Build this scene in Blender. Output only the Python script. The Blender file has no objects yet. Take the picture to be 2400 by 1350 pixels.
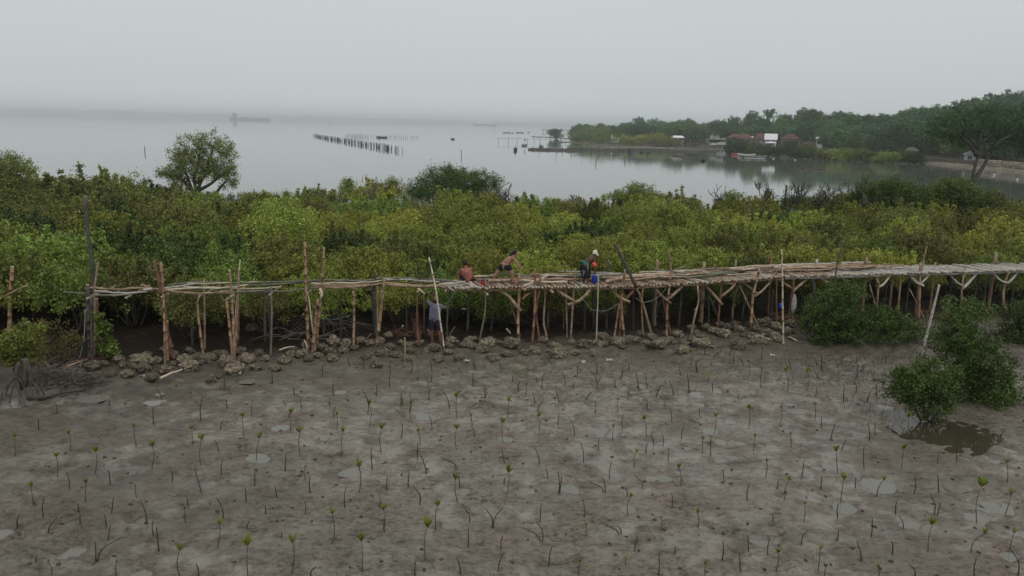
import bpy, math, random
import numpy as np
from mathutils import Vector, Matrix, noise as mnoise

sc = bpy.context.scene
COL = sc.collection
R = random.Random(7)

# ------------------------------------------------------------------ camera
CAMZ = 8.0
FPX = 1866.0
PITCH = math.atan(385 / FPX)
ROLL = math.atan(0.0224)
_f = Vector((0, math.cos(PITCH), -math.sin(PITCH)))
_r0 = Vector((1, 0, 0))
_u0 = Vector((0, math.sin(PITCH), math.cos(PITCH)))
_r = _r0 * math.cos(ROLL) + _u0 * math.sin(ROLL)
_u = _u0 * math.cos(ROLL) - _r0 * math.sin(ROLL)
CAM = Vector((0, 0, CAMZ))
cd = bpy.data.cameras.new("camera")
cam = bpy.data.objects.new("camera", cd)
COL.objects.link(cam)
m = Matrix((( _r.x, _u.x, -_f.x, 0), (_r.y, _u.y, -_f.y, 0), (_r.z, _u.z, -_f.z, 0), (0, 0, 0, 1)))
cam.matrix_world = Matrix.Translation(CAM) @ m
cd.sensor_width = 36
cd.lens = 36 * FPX / 2400
cd.clip_start = 0.1
cd.clip_end = 20000
sc.camera = cam

# ------------------------------------------------------------------ sky, sun, exposure
SUN_EL, SUN_AZ = math.radians(52), math.radians(150)   # azimuth measured from +Y towards +X
w = bpy.data.worlds.new("World")
sc.world = w
w.use_nodes = True
nt = w.node_tree
for n in list(nt.nodes):
    nt.nodes.remove(n)
out = nt.nodes.new("ShaderNodeOutputWorld")
bg = nt.nodes.new("ShaderNodeBackground")
sky = nt.nodes.new("ShaderNodeTexSky")
sky.sky_type = 'NISHITA'
sky.sun_disc = False
sky.sun_elevation = SUN_EL
sky.sun_rotation = SUN_AZ
sky.altitude = 0
sky.air_density = 1.0
sky.dust_density = 6.0
sky.ozone_density = 1.0
hsv = nt.nodes.new("ShaderNodeHueSaturation")
hsv.inputs["Saturation"].default_value = 0.25
hsv.inputs["Value"].default_value = 0.7
tc = nt.nodes.new("ShaderNodeTexCoord")
sep = nt.nodes.new("ShaderNodeSeparateXYZ")
ramp = nt.nodes.new("ShaderNodeValToRGB")        # overcast cloud deck: even grey, a touch bluer low down
ramp.color_ramp.elements[0].position = 0.0
ramp.color_ramp.elements[0].color = (0.66, 0.715, 0.735, 1)
ramp.color_ramp.elements[1].position = 1.0
ramp.color_ramp.elements[1].color = (0.63, 0.65, 0.65, 1)
e = ramp.color_ramp.elements.new(0.045)
e.color = (0.605, 0.645, 0.655, 1)
e = ramp.color_ramp.elements.new(0.14)
e.color = (0.615, 0.65, 0.655, 1)
mulv = nt.nodes.new("ShaderNodeVectorMath"); mulv.operation = 'SCALE'; mulv.inputs["Scale"].default_value = 10.0
cn = nt.nodes.new("ShaderNodeTexNoise"); cn.inputs["Scale"].default_value = 1.6; cn.inputs["Detail"].default_value = 3
mapn = nt.nodes.new("ShaderNodeMapping"); mapn.inputs["Scale"].default_value = (1, 1, 3.5)
cm = nt.nodes.new("ShaderNodeMapRange"); cm.inputs["To Min"].default_value = 0.955; cm.inputs["To Max"].default_value = 1.045
cmul = nt.nodes.new("ShaderNodeVectorMath"); cmul.operation = 'SCALE'
mix = nt.nodes.new("ShaderNodeMix"); mix.data_type = 'RGBA'
mix.inputs[0].default_value = 0.93
L = nt.links.new
L(tc.outputs["Generated"], sep.inputs[0]); L(sep.outputs["Z"], ramp.inputs[0])
L(ramp.outputs[0], mulv.inputs[0])
L(tc.outputs["Generated"], mapn.inputs[0]); L(mapn.outputs[0], cn.inputs["Vector"]); L(cn.outputs["Fac"], cm.inputs["Value"])
L(mulv.outputs[0], cmul.inputs[0]); L(cm.outputs[0], cmul.inputs["Scale"])
L(sky.outputs[0], hsv.inputs["Color"])
L(hsv.outputs[0], mix.inputs[6]); L(cmul.outputs[0], mix.inputs[7])
L(mix.outputs[2], bg.inputs["Color"])
bg.inputs["Strength"].default_value = 0.1
L(bg.outputs[0], out.inputs[0])
sl = bpy.data.lights.new("sun", 'SUN')
sl.energy = 0.75
sl.angle = math.radians(18)
sl.color = (1.0, 0.95, 0.88)
so = bpy.data.objects.new("sun", sl)
COL.objects.link(so)
sdir = Vector((math.sin(SUN_AZ) * math.cos(SUN_EL), math.cos(SUN_AZ) * math.cos(SUN_EL), math.sin(SUN_EL)))
so.rotation_euler = (-sdir).to_track_quat('-Z', 'Y').to_euler()
so.location = (0, 0, 60)
sc.view_settings.view_transform = 'Standard'
sc.view_settings.look = 'None'
sc.view_settings.exposure = 0.0
sc.view_settings.gamma = 1.0
sc.view_settings.use_curve_mapping = False
sc.render.engine = 'CYCLES'
cy = sc.cycles
cy.max_bounces = 8; cy.diffuse_bounces = 3; cy.glossy_bounces = 3; cy.transmission_bounces = 3
cy.volume_bounces = 5; cy.transparent_max_bounces = 8
cy.use_denoising = True
cy.volume_step_rate = 1.0

# ------------------------------------------------------------------ helpers
def ray(px, py):
    u = (px - 1200) / FPX
    v = -(py - 675) / FPX
    return _f + _r * u + _u * v
def at(px, py, z=0.0):
    d = ray(px, py)
    return CAM + d * ((z - CAMZ) / d.z)
def atY(px, py, Y):
    d = ray(px, py)
    return CAM + d * (Y / d.y)
def proj(p):
    d = Vector(p) - CAM
    k = d.dot(_f)
    return 1200 + FPX * d.dot(_r) / k, 675 - FPX * d.dot(_u) / k
def cat(pts, n=6):
    """Catmull-Rom through points."""
    P = [Vector(p) for p in pts]
    if len(P) == 2:
        return [P[0].lerp(P[1], i / n) for i in range(n + 1)]
    Q = [P[0] * 2 - P[1]] + P + [P[-1] * 2 - P[-2]]
    o = []
    for i in range(1, len(Q) - 2):
        a, b, c, d = Q[i - 1], Q[i], Q[i + 1], Q[i + 2]
        for k in range(n):
            t = k / n
            o.append(0.5 * ((2 * b) + (c - a) * t + (2 * a - 5 * b + 4 * c - d) * t * t + (3 * b - a - 3 * c + d) * t ** 3))
    o.append(P[-1])
    return o
class MB:
    def __init__(s): s.v, s.f, s.m = [], [], []
    def add(s, v, f, mi=0):
        b = len(s.v); s.v.extend([tuple(x) for x in v]); s.f.extend([tuple(i + b for i in g) for g in f]); s.m.extend([mi] * len(f))
    def box(s, c, sz, rz=0.0, mi=0, mat=None):
        hx, hy, hz = sz[0] / 2, sz[1] / 2, sz[2] / 2
        vs = [Vector((x, y, z)) for x in (-hx, hx) for y in (-hy, hy) for z in (-hz, hz)]
        M = mat if mat is not None else Matrix.Rotation(rz, 3, 'Z')
        vs = [M @ q + Vector(c) for q in vs]
        s.add(vs, [(0, 1, 3, 2), (4, 6, 7, 5), (0, 4, 5, 1), (2, 3, 7, 6), (0, 2, 6, 4), (1, 5, 7, 3)], mi)
    def tube(s, pts, rad, n=6, mi=0, cap=None, closed=True, squash=1.0):
        """tube along pts, rad float or list."""
        P = [Vector(p) for p in pts]
        k = len(P)
        rr = rad if isinstance(rad, (list, tuple)) else [rad] * k
        vs, fs, ms = [], [], []
        prev = None
        for i, p in enumerate(P):
            t = (P[min(i + 1, k - 1)] - P[max(i - 1, 0)])
            t = t.normalized() if t.length > 1e-9 else Vector((0, 0, 1))
            if prev is None:
                a = Vector((1, 0, 0)) if abs(t.x) < 0.8 else Vector((0, 1, 0))
            else:
                a = prev
            a = (a - t * a.dot(t)).normalized(); prev = a
            b = t.cross(a)
            for j in range(n):
                an = 2 * math.pi * j / n
                vs.append(p + (a * math.cos(an) + b * math.sin(an) * squash) * rr[i])
        base = len(s.v)
        s.v.extend([tuple(q) for q in vs])
        for i in range(k - 1):
            mm = mi[i] if isinstance(mi, list) else mi
            for j in range(n):
                s.f.append((base + i * n + j, base + i * n + (j + 1) % n, base + (i + 1) * n + (j + 1) % n, base + (i + 1) * n + j)); s.m.append(mm)
        if closed:
            c = cap if cap is not None else (mi[0] if isinstance(mi, list) else mi)
            s.f.append(tuple(base + j for j in reversed(range(n)))); s.m.append(c)
            s.f.append(tuple(base + (k - 1) * n + j for j in range(n))); s.m.append(c)
    def mesh(s, name, mats, smooth=True):
        me = bpy.data.meshes.new(name)
        me.from_pydata(s.v, [], s.f)
        for x in (mats if isinstance(mats, (list, tuple)) else [mats]): me.materials.append(x)
        me.polygons.foreach_set("material_index", s.m)
        if smooth: me.polygons.foreach_set("use_smooth", [True] * len(s.f))
        me.update()
        return me
def npmesh(name, V, F, mat, smooth=False):
    """V (n,3), F (k,3|4) numpy arrays."""
    me = bpy.data.meshes.new(name)
    n, k, q = len(V), len(F), F.shape[1]
    me.vertices.add(n); me.vertices.foreach_set("co", np.asarray(V, dtype=np.float32).ravel())
    me.loops.add(k * q); me.loops.foreach_set("vertex_index", np.asarray(F, dtype=np.int32).ravel())
    me.polygons.add(k); me.polygons.foreach_set("loop_start", np.arange(0, k * q, q, dtype=np.int32))
    me.polygons.foreach_set("loop_total", np.full(k, q, dtype=np.int32))
    if smooth: me.polygons.foreach_set("use_smooth", np.ones(k, dtype=bool))
    me.materials.append(mat)
    me.update(calc_edges=True)
    return me
def put(name, me, parent=None, loc=(0, 0, 0), rot=(0, 0, 0), scale=(1, 1, 1), **kw):
    o = bpy.data.objects.new(name, me)
    o.location = loc; o.rotation_euler = rot; o.scale = scale
    if parent is not None: o.parent = parent
    COL.objects.link(o)
    for k, v in kw.items():
        if v is not None: o[k] = v
    return o
def empty(name, loc=(0, 0, 0), rz=0.0, **kw):
    o = put(name, None, None, loc, (0, 0, rz), **kw)
    o.empty_display_size = 0.1
    return o
def parent_keep(o, p):
    """parent o (built in world coordinates) to p standing at p.location without rotation"""
    o.parent = p
    o.location = Vector(o.location) - Vector(p.location)

# ------------------------------------------------------------------ materials
def newmat(name):
    mt = bpy.data.materials.new(name); mt.use_nodes = True
    t = mt.node_tree
    return mt, t, t.nodes["Principled BSDF"], t.nodes["Material Output"]
def c3(c): return (c[0], c[1], c[2], 1.0)
def surf(name, cols, scale=4.0, rough=0.75, bump=0.3, detail=5, stretch=(1, 1, 1), objrand=0.25, bscale=None, coord="Object", spec=0.3, metallic=0.0, dist=0.01):
    mt, t, p, o = newmat(name)
    N, K = t.nodes.new, t.links.new
    tcn = N("ShaderNodeTexCoord"); mp = N("ShaderNodeMapping"); mp.inputs["Scale"].default_value = stretch
    K(tcn.outputs[coord], mp.inputs[0])
    oi = N("ShaderNodeObjectInfo")
    add = N("ShaderNodeVectorMath"); add.operation = 'ADD'
    rs = N("ShaderNodeMath"); rs.operation = 'MULTIPLY'; rs.inputs[1].default_value = 37.0
    K(oi.outputs["Random"], rs.inputs[0]); K(rs.outputs[0], add.inputs[1]); K(mp.outputs[0], add.inputs[0])
    nz = N("ShaderNodeTexNoise"); nz.inputs["Scale"].default_value = scale; nz.inputs["Detail"].default_value = detail; nz.inputs["Roughness"].default_value = 0.62
    K(add.outputs[0], nz.inputs["Vector"])
    rp = N("ShaderNodeValToRGB")
    el = rp.color_ramp.elements
    k = len(cols)
    el[0].position = 0.28; el[0].color = c3(cols[0])
    el[1].position = 0.72; el[1].color = c3(cols[-1])
    for i in range(1, k - 1):
        x = el.new(0.28 + 0.44 * i / (k - 1)); x.color = c3(cols[i])
    K(nz.outputs["Fac"], rp.inputs[0])
    hs = N("ShaderNodeHueSaturation")
    mr = N("ShaderNodeMapRange"); mr.inputs["To Min"].default_value = 1 - objrand; mr.inputs["To Max"].default_value = 1 + objrand
    K(oi.outputs["Random"], mr.inputs["Value"]); K(mr.outputs[0], hs.inputs["Value"]); K(rp.outputs[0], hs.inputs["Color"])
    K(hs.outputs[0], p.inputs["Base Color"])
    p.inputs["Roughness"].default_value = rough
    p.inputs["Specular IOR Level"].default_value = spec
    p.inputs["Metallic"].default_value = metallic
    if bump > 0:
        n2 = N("ShaderNodeTexNoise"); n2.inputs["Scale"].default_value = bscale or scale * 3; n2.inputs["Detail"].default_value = 4
        K(add.outputs[0], n2.inputs["Vector"])
        b = N("ShaderNodeBump"); b.inputs["Strength"].default_value = bump; b.inputs["Distance"].default_value = dist
        K(n2.outputs["Fac"], b.inputs["Height"]); K(b.outputs[0], p.inputs["Normal"])
    return mt
def leafmat(name, cols, objv=0.3, objh=0.02, transl=0.22, rough=0.5):
    mt, t, p, o = newmat(name)
    N, K = t.nodes.new, t.links.new
    g = N("ShaderNodeNewGeometry"); oi = N("ShaderNodeObjectInfo")
    rp = N("ShaderNodeValToRGB"); el = rp.color_ramp.elements
    k = len(cols)
    el[0].position = 0.0; el[0].color = c3(cols[0]); el[1].position = 1.0; el[1].color = c3(cols[-1])
    for i in range(1, k - 1):
        x = el.new(i / (k - 1)); x.color = c3(cols[i])
    K(g.outputs["Random Per Island"], rp.inputs[0])
    # clumps of older and younger leaves
    tcn = N("ShaderNodeTexCoord"); nz = N("ShaderNodeTexNoise"); nz.inputs["Scale"].default_value = 1.3; nz.inputs["Detail"].default_value = 2
    K(tcn.outputs["Object"], nz.inputs["Vector"])
    m1 = N("ShaderNodeMapRange"); m1.inputs["From Min"].default_value = 0.3; m1.inputs["From Max"].default_value = 0.7
    m1.inputs["To Min"].default_value = 0.72; m1.inputs["To Max"].default_value = 1.28
    K(nz.outputs["Fac"], m1.inputs["Value"])
    m2 = N("ShaderNodeMapRange"); m2.inputs["To Min"].default_value = 1 - objv; m2.inputs["To Max"].default_value = 1 + objv
    K(oi.outputs["Random"], m2.inputs["Value"])
    mm = N("ShaderNodeMath"); mm.operation = 'MULTIPLY'; K(m1.outputs[0], mm.inputs[0]); K(m2.outputs[0], mm.inputs[1])
    m3 = N("ShaderNodeMapRange"); m3.inputs["To Min"].default_value = 0.5 - objh; m3.inputs["To Max"].default_value = 0.5 + objh
    fr = N("ShaderNodeMath"); fr.operation = 'FRACT'; mu = N("ShaderNodeMath"); mu.operation = 'MULTIPLY'; mu.inputs[1].default_value = 7.31
    K(oi.outputs["Random"], mu.inputs[0]); K(mu.outputs[0], fr.inputs[0]); K(fr.outputs[0], m3.inputs["Value"])
    hs = N("ShaderNodeHueSaturation"); K(rp.outputs[0], hs.inputs["Color"]); K(mm.outputs[0], hs.inputs["Value"]); K(m3.outputs[0], hs.inputs["Hue"])
    K(hs.outputs[0], p.inputs["Base Color"])
    p.inputs["Roughness"].default_value = rough; p.inputs["Specular IOR Level"].default_value = 0.25
    tr = N("ShaderNodeBsdfTranslucent"); K(hs.outputs[0], tr.inputs["Color"])
    ms = N("ShaderNodeMixShader"); ms.inputs[0].default_value = transl
    K(p.outputs[0], ms.inputs[1]); K(tr.outputs[0], ms.inputs[2]); K(ms.outputs[0], o.inputs["Surface"])
    return mt
def flat(name, col, rough=0.6, spec=0.3, metallic=0.0):
    return surf(name, [tuple(x * 0.85 for x in col), tuple(min(1, x * 1.12) for x in col)], scale=6, rough=rough, bump=0.1, objrand=0.05, spec=spec, metallic=metallic)

M = {}
M['bamboo'] = surf('tan_bamboo', [(0.18, 0.10, 0.055), (0.30, 0.185, 0.11), (0.40, 0.28, 0.18)], 2.2, 0.55, 0.25, stretch=(1, 1, 0.25), objrand=0.2)
M['node'] = surf('bamboo_node', [(0.07, 0.045, 0.03), (0.13, 0.09, 0.06)], 8, 0.8, 0.2)
M['red_wood'] = surf('reddish_wood', [(0.12, 0.055, 0.035), (0.22, 0.11, 0.075), (0.28, 0.16, 0.11)], 3, 0.75, 0.4, objrand=0.2)
M['tan_wood'] = surf('tan_branch_wood', [(0.15, 0.09, 0.058), (0.28, 0.19, 0.13), (0.43, 0.32, 0.235)], 4, 0.75, 0.4, objrand=0.22)
M['dark_wood'] = surf('dark_wet_wood', [(0.03, 0.03, 0.027), (0.07, 0.065, 0.055), (0.11, 0.1, 0.085)], 3, 0.6, 0.4, objrand=0.2)
M['green_bark'] = surf('greenish_bark', [(0.09, 0.1, 0.07), (0.17, 0.17, 0.125), (0.27, 0.25, 0.19)], 4, 0.7, 0.4, objrand=0.25)
M['grey_wood'] = surf('weathered_grey_wood', [(0.26, 0.235, 0.21), (0.43, 0.395, 0.36), (0.56, 0.52, 0.48)], 5, 0.8, 0.4, objrand=0.16)
M['pale_wood'] = surf('peeled_pale_wood', [(0.42, 0.33, 0.23), (0.6, 0.5, 0.38), (0.68, 0.6, 0.48)], 4, 0.65, 0.2, objrand=0.12)
M['cut'] = flat('cut_wood_end', (0.52, 0.42, 0.31))
M['pink_wood'] = surf('pinkish_split_wood', [(0.17, 0.105, 0.07), (0.34, 0.235, 0.165), (0.50, 0.39, 0.30)], 5, 0.75, 0.4, objrand=0.2)
M['bark'] = surf('mangrove_bark', [(0.035, 0.028, 0.022), (0.075, 0.062, 0.05), (0.12, 0.1, 0.085)], 5, 0.85, 0.5)
M['dead'] = surf('bleached_dead_twig', [(0.13, 0.11, 0.095), (0.24, 0.215, 0.19)], 5, 0.85, 0.3)
M['rock'] = surf('encrusted_rock', [(0.05, 0.04, 0.03), (0.17, 0.138, 0.10), (0.36, 0.30, 0.22), (0.66, 0.58, 0.45)], 3.0, 0.85, 1.0, detail=9, bscale=9, objrand=0.3, dist=0.12)
# ------------------------------------------------------------------ terrain noise
_rs = np.random.RandomState(11)
_perm = _rs.permutation(4096)
_val = _rs.rand(4096)
def vnoise(x, y, seed=0):
    xi = np.floor(x).astype(np.int64); yi = np.floor(y).astype(np.int64)
    fx = x - xi; fy = y - yi
    fx = fx * fx * (3 - 2 * fx); fy = fy * fy * (3 - 2 * fy)
    def h(i, j): return _val[_perm[(_perm[(i + seed * 17) & 4095] + j) & 4095]]
    a, b, c, d = h(xi, yi), h(xi + 1, yi), h(xi, yi + 1), h(xi + 1, yi + 1)
    return (a + (b - a) * fx) * (1 - fy) + (c + (d - c) * fx) * fy
WATER = -0.30
# puddles on the mud: centre px, centre py, width px
PUDDLES = [(823,871,30),(797,919,36),(825,1107,46),(655,1001,52),(722,1003,22),(603,1073,50),(356,943,38),(376,924,22),(503,921,32),(579,893,24),
 (998,976,46),(1186,1025,48),(1296,942,34),(1390,932,38),(1336,981,28),(1419,1013,54),(1333,1146,50),(1471,1191,52),(1607,907,26),(1637,927,38),
 (1634,948,28),(1563,921,28),(1676,916,22),(1775,896,26),(1867,897,38),(1855,947,34),(2068,954,42),(1666,1012,34),(1712,988,24),(1690,1034,30),(1915,1096,34),(2115,1093,46),
 (2060,1138,70),(1982,1192,72),(2283,1211,66),(2346,1192,60),(2303,1074,50),(2352,1054,34),(2366,1303,54),(1055,1231,46),(175,1290,66),
 (330,1347,66),(8,1250,60),(1733,1038,30),(1690,1078,34),(2130,1230,60),(1780,1270,56),(1648,1236,50),(1560,1120,40),(2240,1140,46),(1085,1150,40)]
_pr = random.Random(61)
for _ in range(46):
    _x, _y = (_pr.uniform(1180, 1950), _pr.uniform(880, 1090)) if _pr.random() < .62 else (_pr.uniform(60, 2350), _pr.uniform(880, 1320))
    _w = _pr.uniform(12, 26)
    if all(abs(_x - q[0]) > (_w + q[2]) or abs(_y - q[1]) > .45 * (_w + q[2]) for q in PUDDLES): PUDDLES.append((_x, _y, _w))
PUD = []
for (px, py, wd) in PUDDLES:
    c = at(px, py, -0.03); e1 = at(px + wd / 2, py, -0.03)
    PUD.append((c.x, c.y, (e1 - c).length * (.88 if py < 1080 else .74)))
POOLS = [(95, 915, 150), (30, 945, 80), (2205, 1015, 190), (2150, 985, 120), (215, 935, 60)]
for (px, py, wd) in POOLS:
    c = at(px, py, -0.03); e1 = at(px + wd / 2, py, -0.03)
    PUD.append((c.x, c.y, (e1 - c).length))
def shoreY(x):
    return 62.5 + 2.2 * (vnoise(x * 0.08 + 40, x * 0 + 3.3, 5) - 0.5) * 2 + 0.6 * (vnoise(x * 0.4, x * 0, 6) - 0.5) - 0.035 * np.minimum(x, 0) * -1 * 0 + np.where(x < -8, (x + 8) * 0.12, 0)
def terr(x, y):
    x = np.asarray(x, dtype=float); y = np.asarray(y, dtype=float)
    h = (vnoise(x * .35, y * .35, 1) - .5) * .10
    h = h + (vnoise(x * 1.1 + 9, y * 1.1, 2) - .5) * .055
    n3 = vnoise(x * 2.9 + 3, y * 2.9, 3); n3b = vnoise(x * 6.1, y * 6.1 + 4, 4); n5 = vnoise(x * 12.3, y * 12.3, 7)
    rough = np.clip(vnoise(x * .22 + 7, y * .22 + 2, 8) * 1.6 - .25, 0.15, 1.2)          # trampled zones and smooth wet zones
    rough = rough + np.clip((y - 20) / 8, 0, 1) * 0.5 - .3 * np.exp(-((x - 1.5) / 8.0) ** 2 - ((y - 19.5) / 5.0) ** 2)
    rough = np.maximum(rough, .12)
    h = h + rough * ((n3 - .5) * .085 + (n3b - .5) * .065 + (n5 - .5) * .04)
    # foot holes
    pit = np.clip(vnoise(x * 2.0 + 31, y * 2.0 + 17, 9) - .74, 0, 1)
    h = h - pit * .42 * np.minimum(rough, 1)
    pit2 = np.clip(vnoise(x * 5.2 + 1, y * 5.2 + 7, 10) - .8, 0, 1)
    h = h - pit2 * .28
    wob = (1 + 1.2 * (vnoise(x * 3.1 + 5, y * 3.1, 21) - .5) + .7 * (vnoise(x * 7.3, y * 7.3 + 5, 22) - .5))
    for (cx, cy, r) in PUD:
        d2 = ((x - cx) ** 2 + (y - cy) ** 2) / (r * r) * wob
        near = d2 < 6
        k = np.exp(-d2 * .9) * (0.15 if r < .36 else (0.115 if r < 1.0 else 0.13))
        rim = np.exp(-((np.sqrt(d2) - 1.35) ** 2) * 9) * 0.018 * (r < 1.0)
        h = h - np.where(near, k * 1.0 + (h * np.exp(-d2 * 1.0)) * .8, 0) + np.where(near, rim, 0)
    h = h + np.clip((y - 30) / 8, 0, 1) * 0.10
    s = (y - shoreY(x))
    h = h - np.clip(s / 5.0, 0, 1.4) * 1.2
    return h
def ground(x, y):
    return float(terr(np.array([x]), np.array([y]))[0])

# mud material
mt, t, p, o = newmat('tidal_mud')
N, K = t.nodes.new, t.links.new
tcn = N("ShaderNodeTexCoord")
def nz(scale, detail=4, rough=.55, vec=None, stretch=None):
    n = N("ShaderNodeTexNoise"); n.inputs["Scale"].default_value = scale; n.inputs["Detail"].default_value = detail; n.inputs["Roughness"].default_value = rough
    if stretch:
        mp = N("ShaderNodeMapping"); mp.inputs["Scale"].default_value = stretch; K(tcn.outputs["Object"], mp.inputs[0]); K(mp.outputs[0], n.inputs["Vector"])
    else: K(tcn.outputs["Object"], n.inputs["Vector"])
    return n.outputs["Fac"]
def mrange(x, a, b, c, d, clamp=True):
    n = N("ShaderNodeMapRange"); n.inputs["From Min"].default_value = a; n.inputs["From Max"].default_value = b; n.inputs["To Min"].default_value = c; n.inputs["To Max"].default_value = d
    n.clamp = clamp
    K(x, n.inputs["Value"]); return n.outputs[0]
def mixc(f, a, b):
    n = N("ShaderNodeMix"); n.data_type = 'RGBA'
    if isinstance(f, float): n.inputs[0].default_value = f
    else: K(f, n.inputs[0])
    for i, q in ((6, a), (7, b)):
        if isinstance(q, tuple): n.inputs[i].default_value = c3(q)
        else: K(q, n.inputs[i])
    return n.outputs[2]
def mth(op, a, b=None):
    n = N("ShaderNodeMath"); n.operation = op
    for i, q in ((0, a), (1, b)):
        if q is None: continue
        if isinstance(q, (int, float)): n.inputs[i].default_value = q
        else: K(q, n.inputs[i])
    return n.outputs[0]
sx0 = N('ShaderNodeSeparateXYZ'); K(tcn.outputs['Object'], sx0.inputs[0])
big = nz(0.33, 3); mid = nz(1.4, 4); sm = nz(7, 5, .7); fine = nz(26, 4, .7); str_ = nz(3.2, 5, .7, stretch=(1, 1.8, 1))
colr = mixc(mrange(mid, .35, .65, 0, 1), (0.144, 0.122, 0.086), (0.222, 0.198, 0.150))
colr = mixc(mrange(big, .42, .62, 0, .8), colr, (0.232, 0.172, 0.134))
colr = mixc(mrange(sm, .38, .55, .62, 0), colr, (0.060, 0.051, 0.040))
colr = mixc(mrange(fine, .57, .65, 0, .65), colr, (0.036, 0.031, 0.025))
colr = mixc(mrange(str_, .54, .60, 0, .8), colr, (0.040, 0.036, 0.028))
str2 = nz(11, 4, .6, stretch=(.8, 1.6, 1))
colr = mixc(mth('MULTIPLY', mrange(str2, .56, .62, 0, .9), mrange(mid, .40, .55, 1, .25)), colr, (0.026, 0.023, 0.018))
greenf = mth('MULTIPLY', mrange(nz(0.5, 3), .5, .65, 0, .5), mrange(nz(3, 4), .45, .6, 0, 1))
colr = mixc(greenf, colr, (0.075, 0.080, 0.048))
# mud colour darkens towards the rocks and on the left
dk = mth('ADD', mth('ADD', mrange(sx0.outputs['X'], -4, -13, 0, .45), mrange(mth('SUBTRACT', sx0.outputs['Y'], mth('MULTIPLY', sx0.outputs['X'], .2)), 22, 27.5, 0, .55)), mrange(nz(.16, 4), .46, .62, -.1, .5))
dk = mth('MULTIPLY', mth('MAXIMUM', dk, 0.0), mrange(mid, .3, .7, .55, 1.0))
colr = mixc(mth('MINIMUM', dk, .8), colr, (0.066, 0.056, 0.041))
# crab holes
vo = N("ShaderNodeTexVoronoi"); vo.inputs["Scale"].default_value = 4.5; vo.inputs["Randomness"].default_value = 1.0
K(tcn.outputs["Object"], vo.inputs["Vector"])
hol = mrange(vo.outputs["Distance"], .04, .10, 1, 0)
selh = N("ShaderNodeSeparateColor"); K(vo.outputs["Color"], selh.inputs[0])
hol = mth('MULTIPLY', hol, mrange(selh.outputs[0], .70, .75, 0, 1))
colr = mixc(hol, colr, (0.012, 0.010, 0.009))
# near-black ground colour from the rock line back under deck and thicket
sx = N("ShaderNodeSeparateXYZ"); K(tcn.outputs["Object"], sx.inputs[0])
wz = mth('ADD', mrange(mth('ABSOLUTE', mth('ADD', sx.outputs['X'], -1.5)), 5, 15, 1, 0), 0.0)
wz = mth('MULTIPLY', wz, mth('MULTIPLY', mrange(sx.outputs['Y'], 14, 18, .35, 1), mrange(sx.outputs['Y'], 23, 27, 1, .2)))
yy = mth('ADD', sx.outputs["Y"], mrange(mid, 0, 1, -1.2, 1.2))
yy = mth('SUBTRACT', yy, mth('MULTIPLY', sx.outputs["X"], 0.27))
dark_ground = mrange(yy, 28.2, 29.6, 0, .96)
colr = mixc(dark_ground, colr, mixc(sm, (0.012, 0.009, 0.007), (0.034, 0.026, 0.019)))
wet = mth('MULTIPLY', mrange(nz(0.30, 4), .42, .55, 0.1, 1), mrange(nz(1.9, 5), .42, .58, 0, 1))
wet = mth('MINIMUM', mth('ADD', mth('MULTIPLY', wet, .75), mth('MULTIPLY', wz, mrange(nz(.9, 4), .36, .58, 0, .8))), 1.0)
wet = mth('MULTIPLY', wet, mrange(yy, 26.0, 28.0, 1, .15))
colr = mixc(mth('MULTIPLY', mth('MULTIPLY', wet, mrange(nz(1.1, 5, .65), .40, .60, 0, .5)), mth('SUBTRACT', 1.0, dark_ground)), colr, (0.250, 0.230, 0.185))
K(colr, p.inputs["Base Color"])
K(mrange(wet, 0, 1, .62, .14), p.inputs["Roughness"])
K(mth("MULTIPLY", mrange(wet, 0, 1, .38, .80), mrange(dark_ground, 0, 1, 1, .25)), p.inputs["Specular IOR Level"])
bsum = mth('ADD', mth('MULTIPLY', sm, .5), mth('MULTIPLY', fine, .22))
bsum = mth('ADD', bsum, mth('MULTIPLY', str_, .5))
bsum = mth('SUBTRACT', bsum, mth('MULTIPLY', hol, .8))
bp = N("ShaderNodeBump"); bp.inputs["Distance"].default_value = 0.12
K(mrange(wet, 0, 1, 1.0, .16), bp.inputs["Strength"]); K(bsum, bp.inputs["Height"]); K(bp.outputs[0], p.inputs["Normal"])
M['mud'] = mt

# near ground as one sheet, finer close to the camera
rows = [6.0]
while rows[-1] < 34: rows.append(rows[-1] + (0.028 if rows[-1] > 12 else 0.12) * max(1, rows[-1] / 13.0) ** 1.6)
while rows[-1] < 74: rows.append(rows[-1] + 0.35)
rows = np.array(rows)
nu = 760
U = np.linspace(-1, 1, nu)
XX = U[None, :] * (0.80 * rows[:, None] + 7.0); YY = np.repeat(rows[:, None], nu, 1)
ZZ = terr(XX, YY)
V = np.stack([XX, YY, ZZ], -1).reshape(-1, 3)
idx = np.arange(len(rows) * nu).reshape(len(rows), nu)
F = np.stack([idx[:-1, :-1], idx[:-1, 1:], idx[1:, 1:], idx[1:, :-1]], -1).reshape(-1, 4)
put('mudflat', npmesh('mudflat', V, F, M['mud'], True), kind='structure', label='grey brown tidal mudflat dotted with seedlings and puddles')

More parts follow.
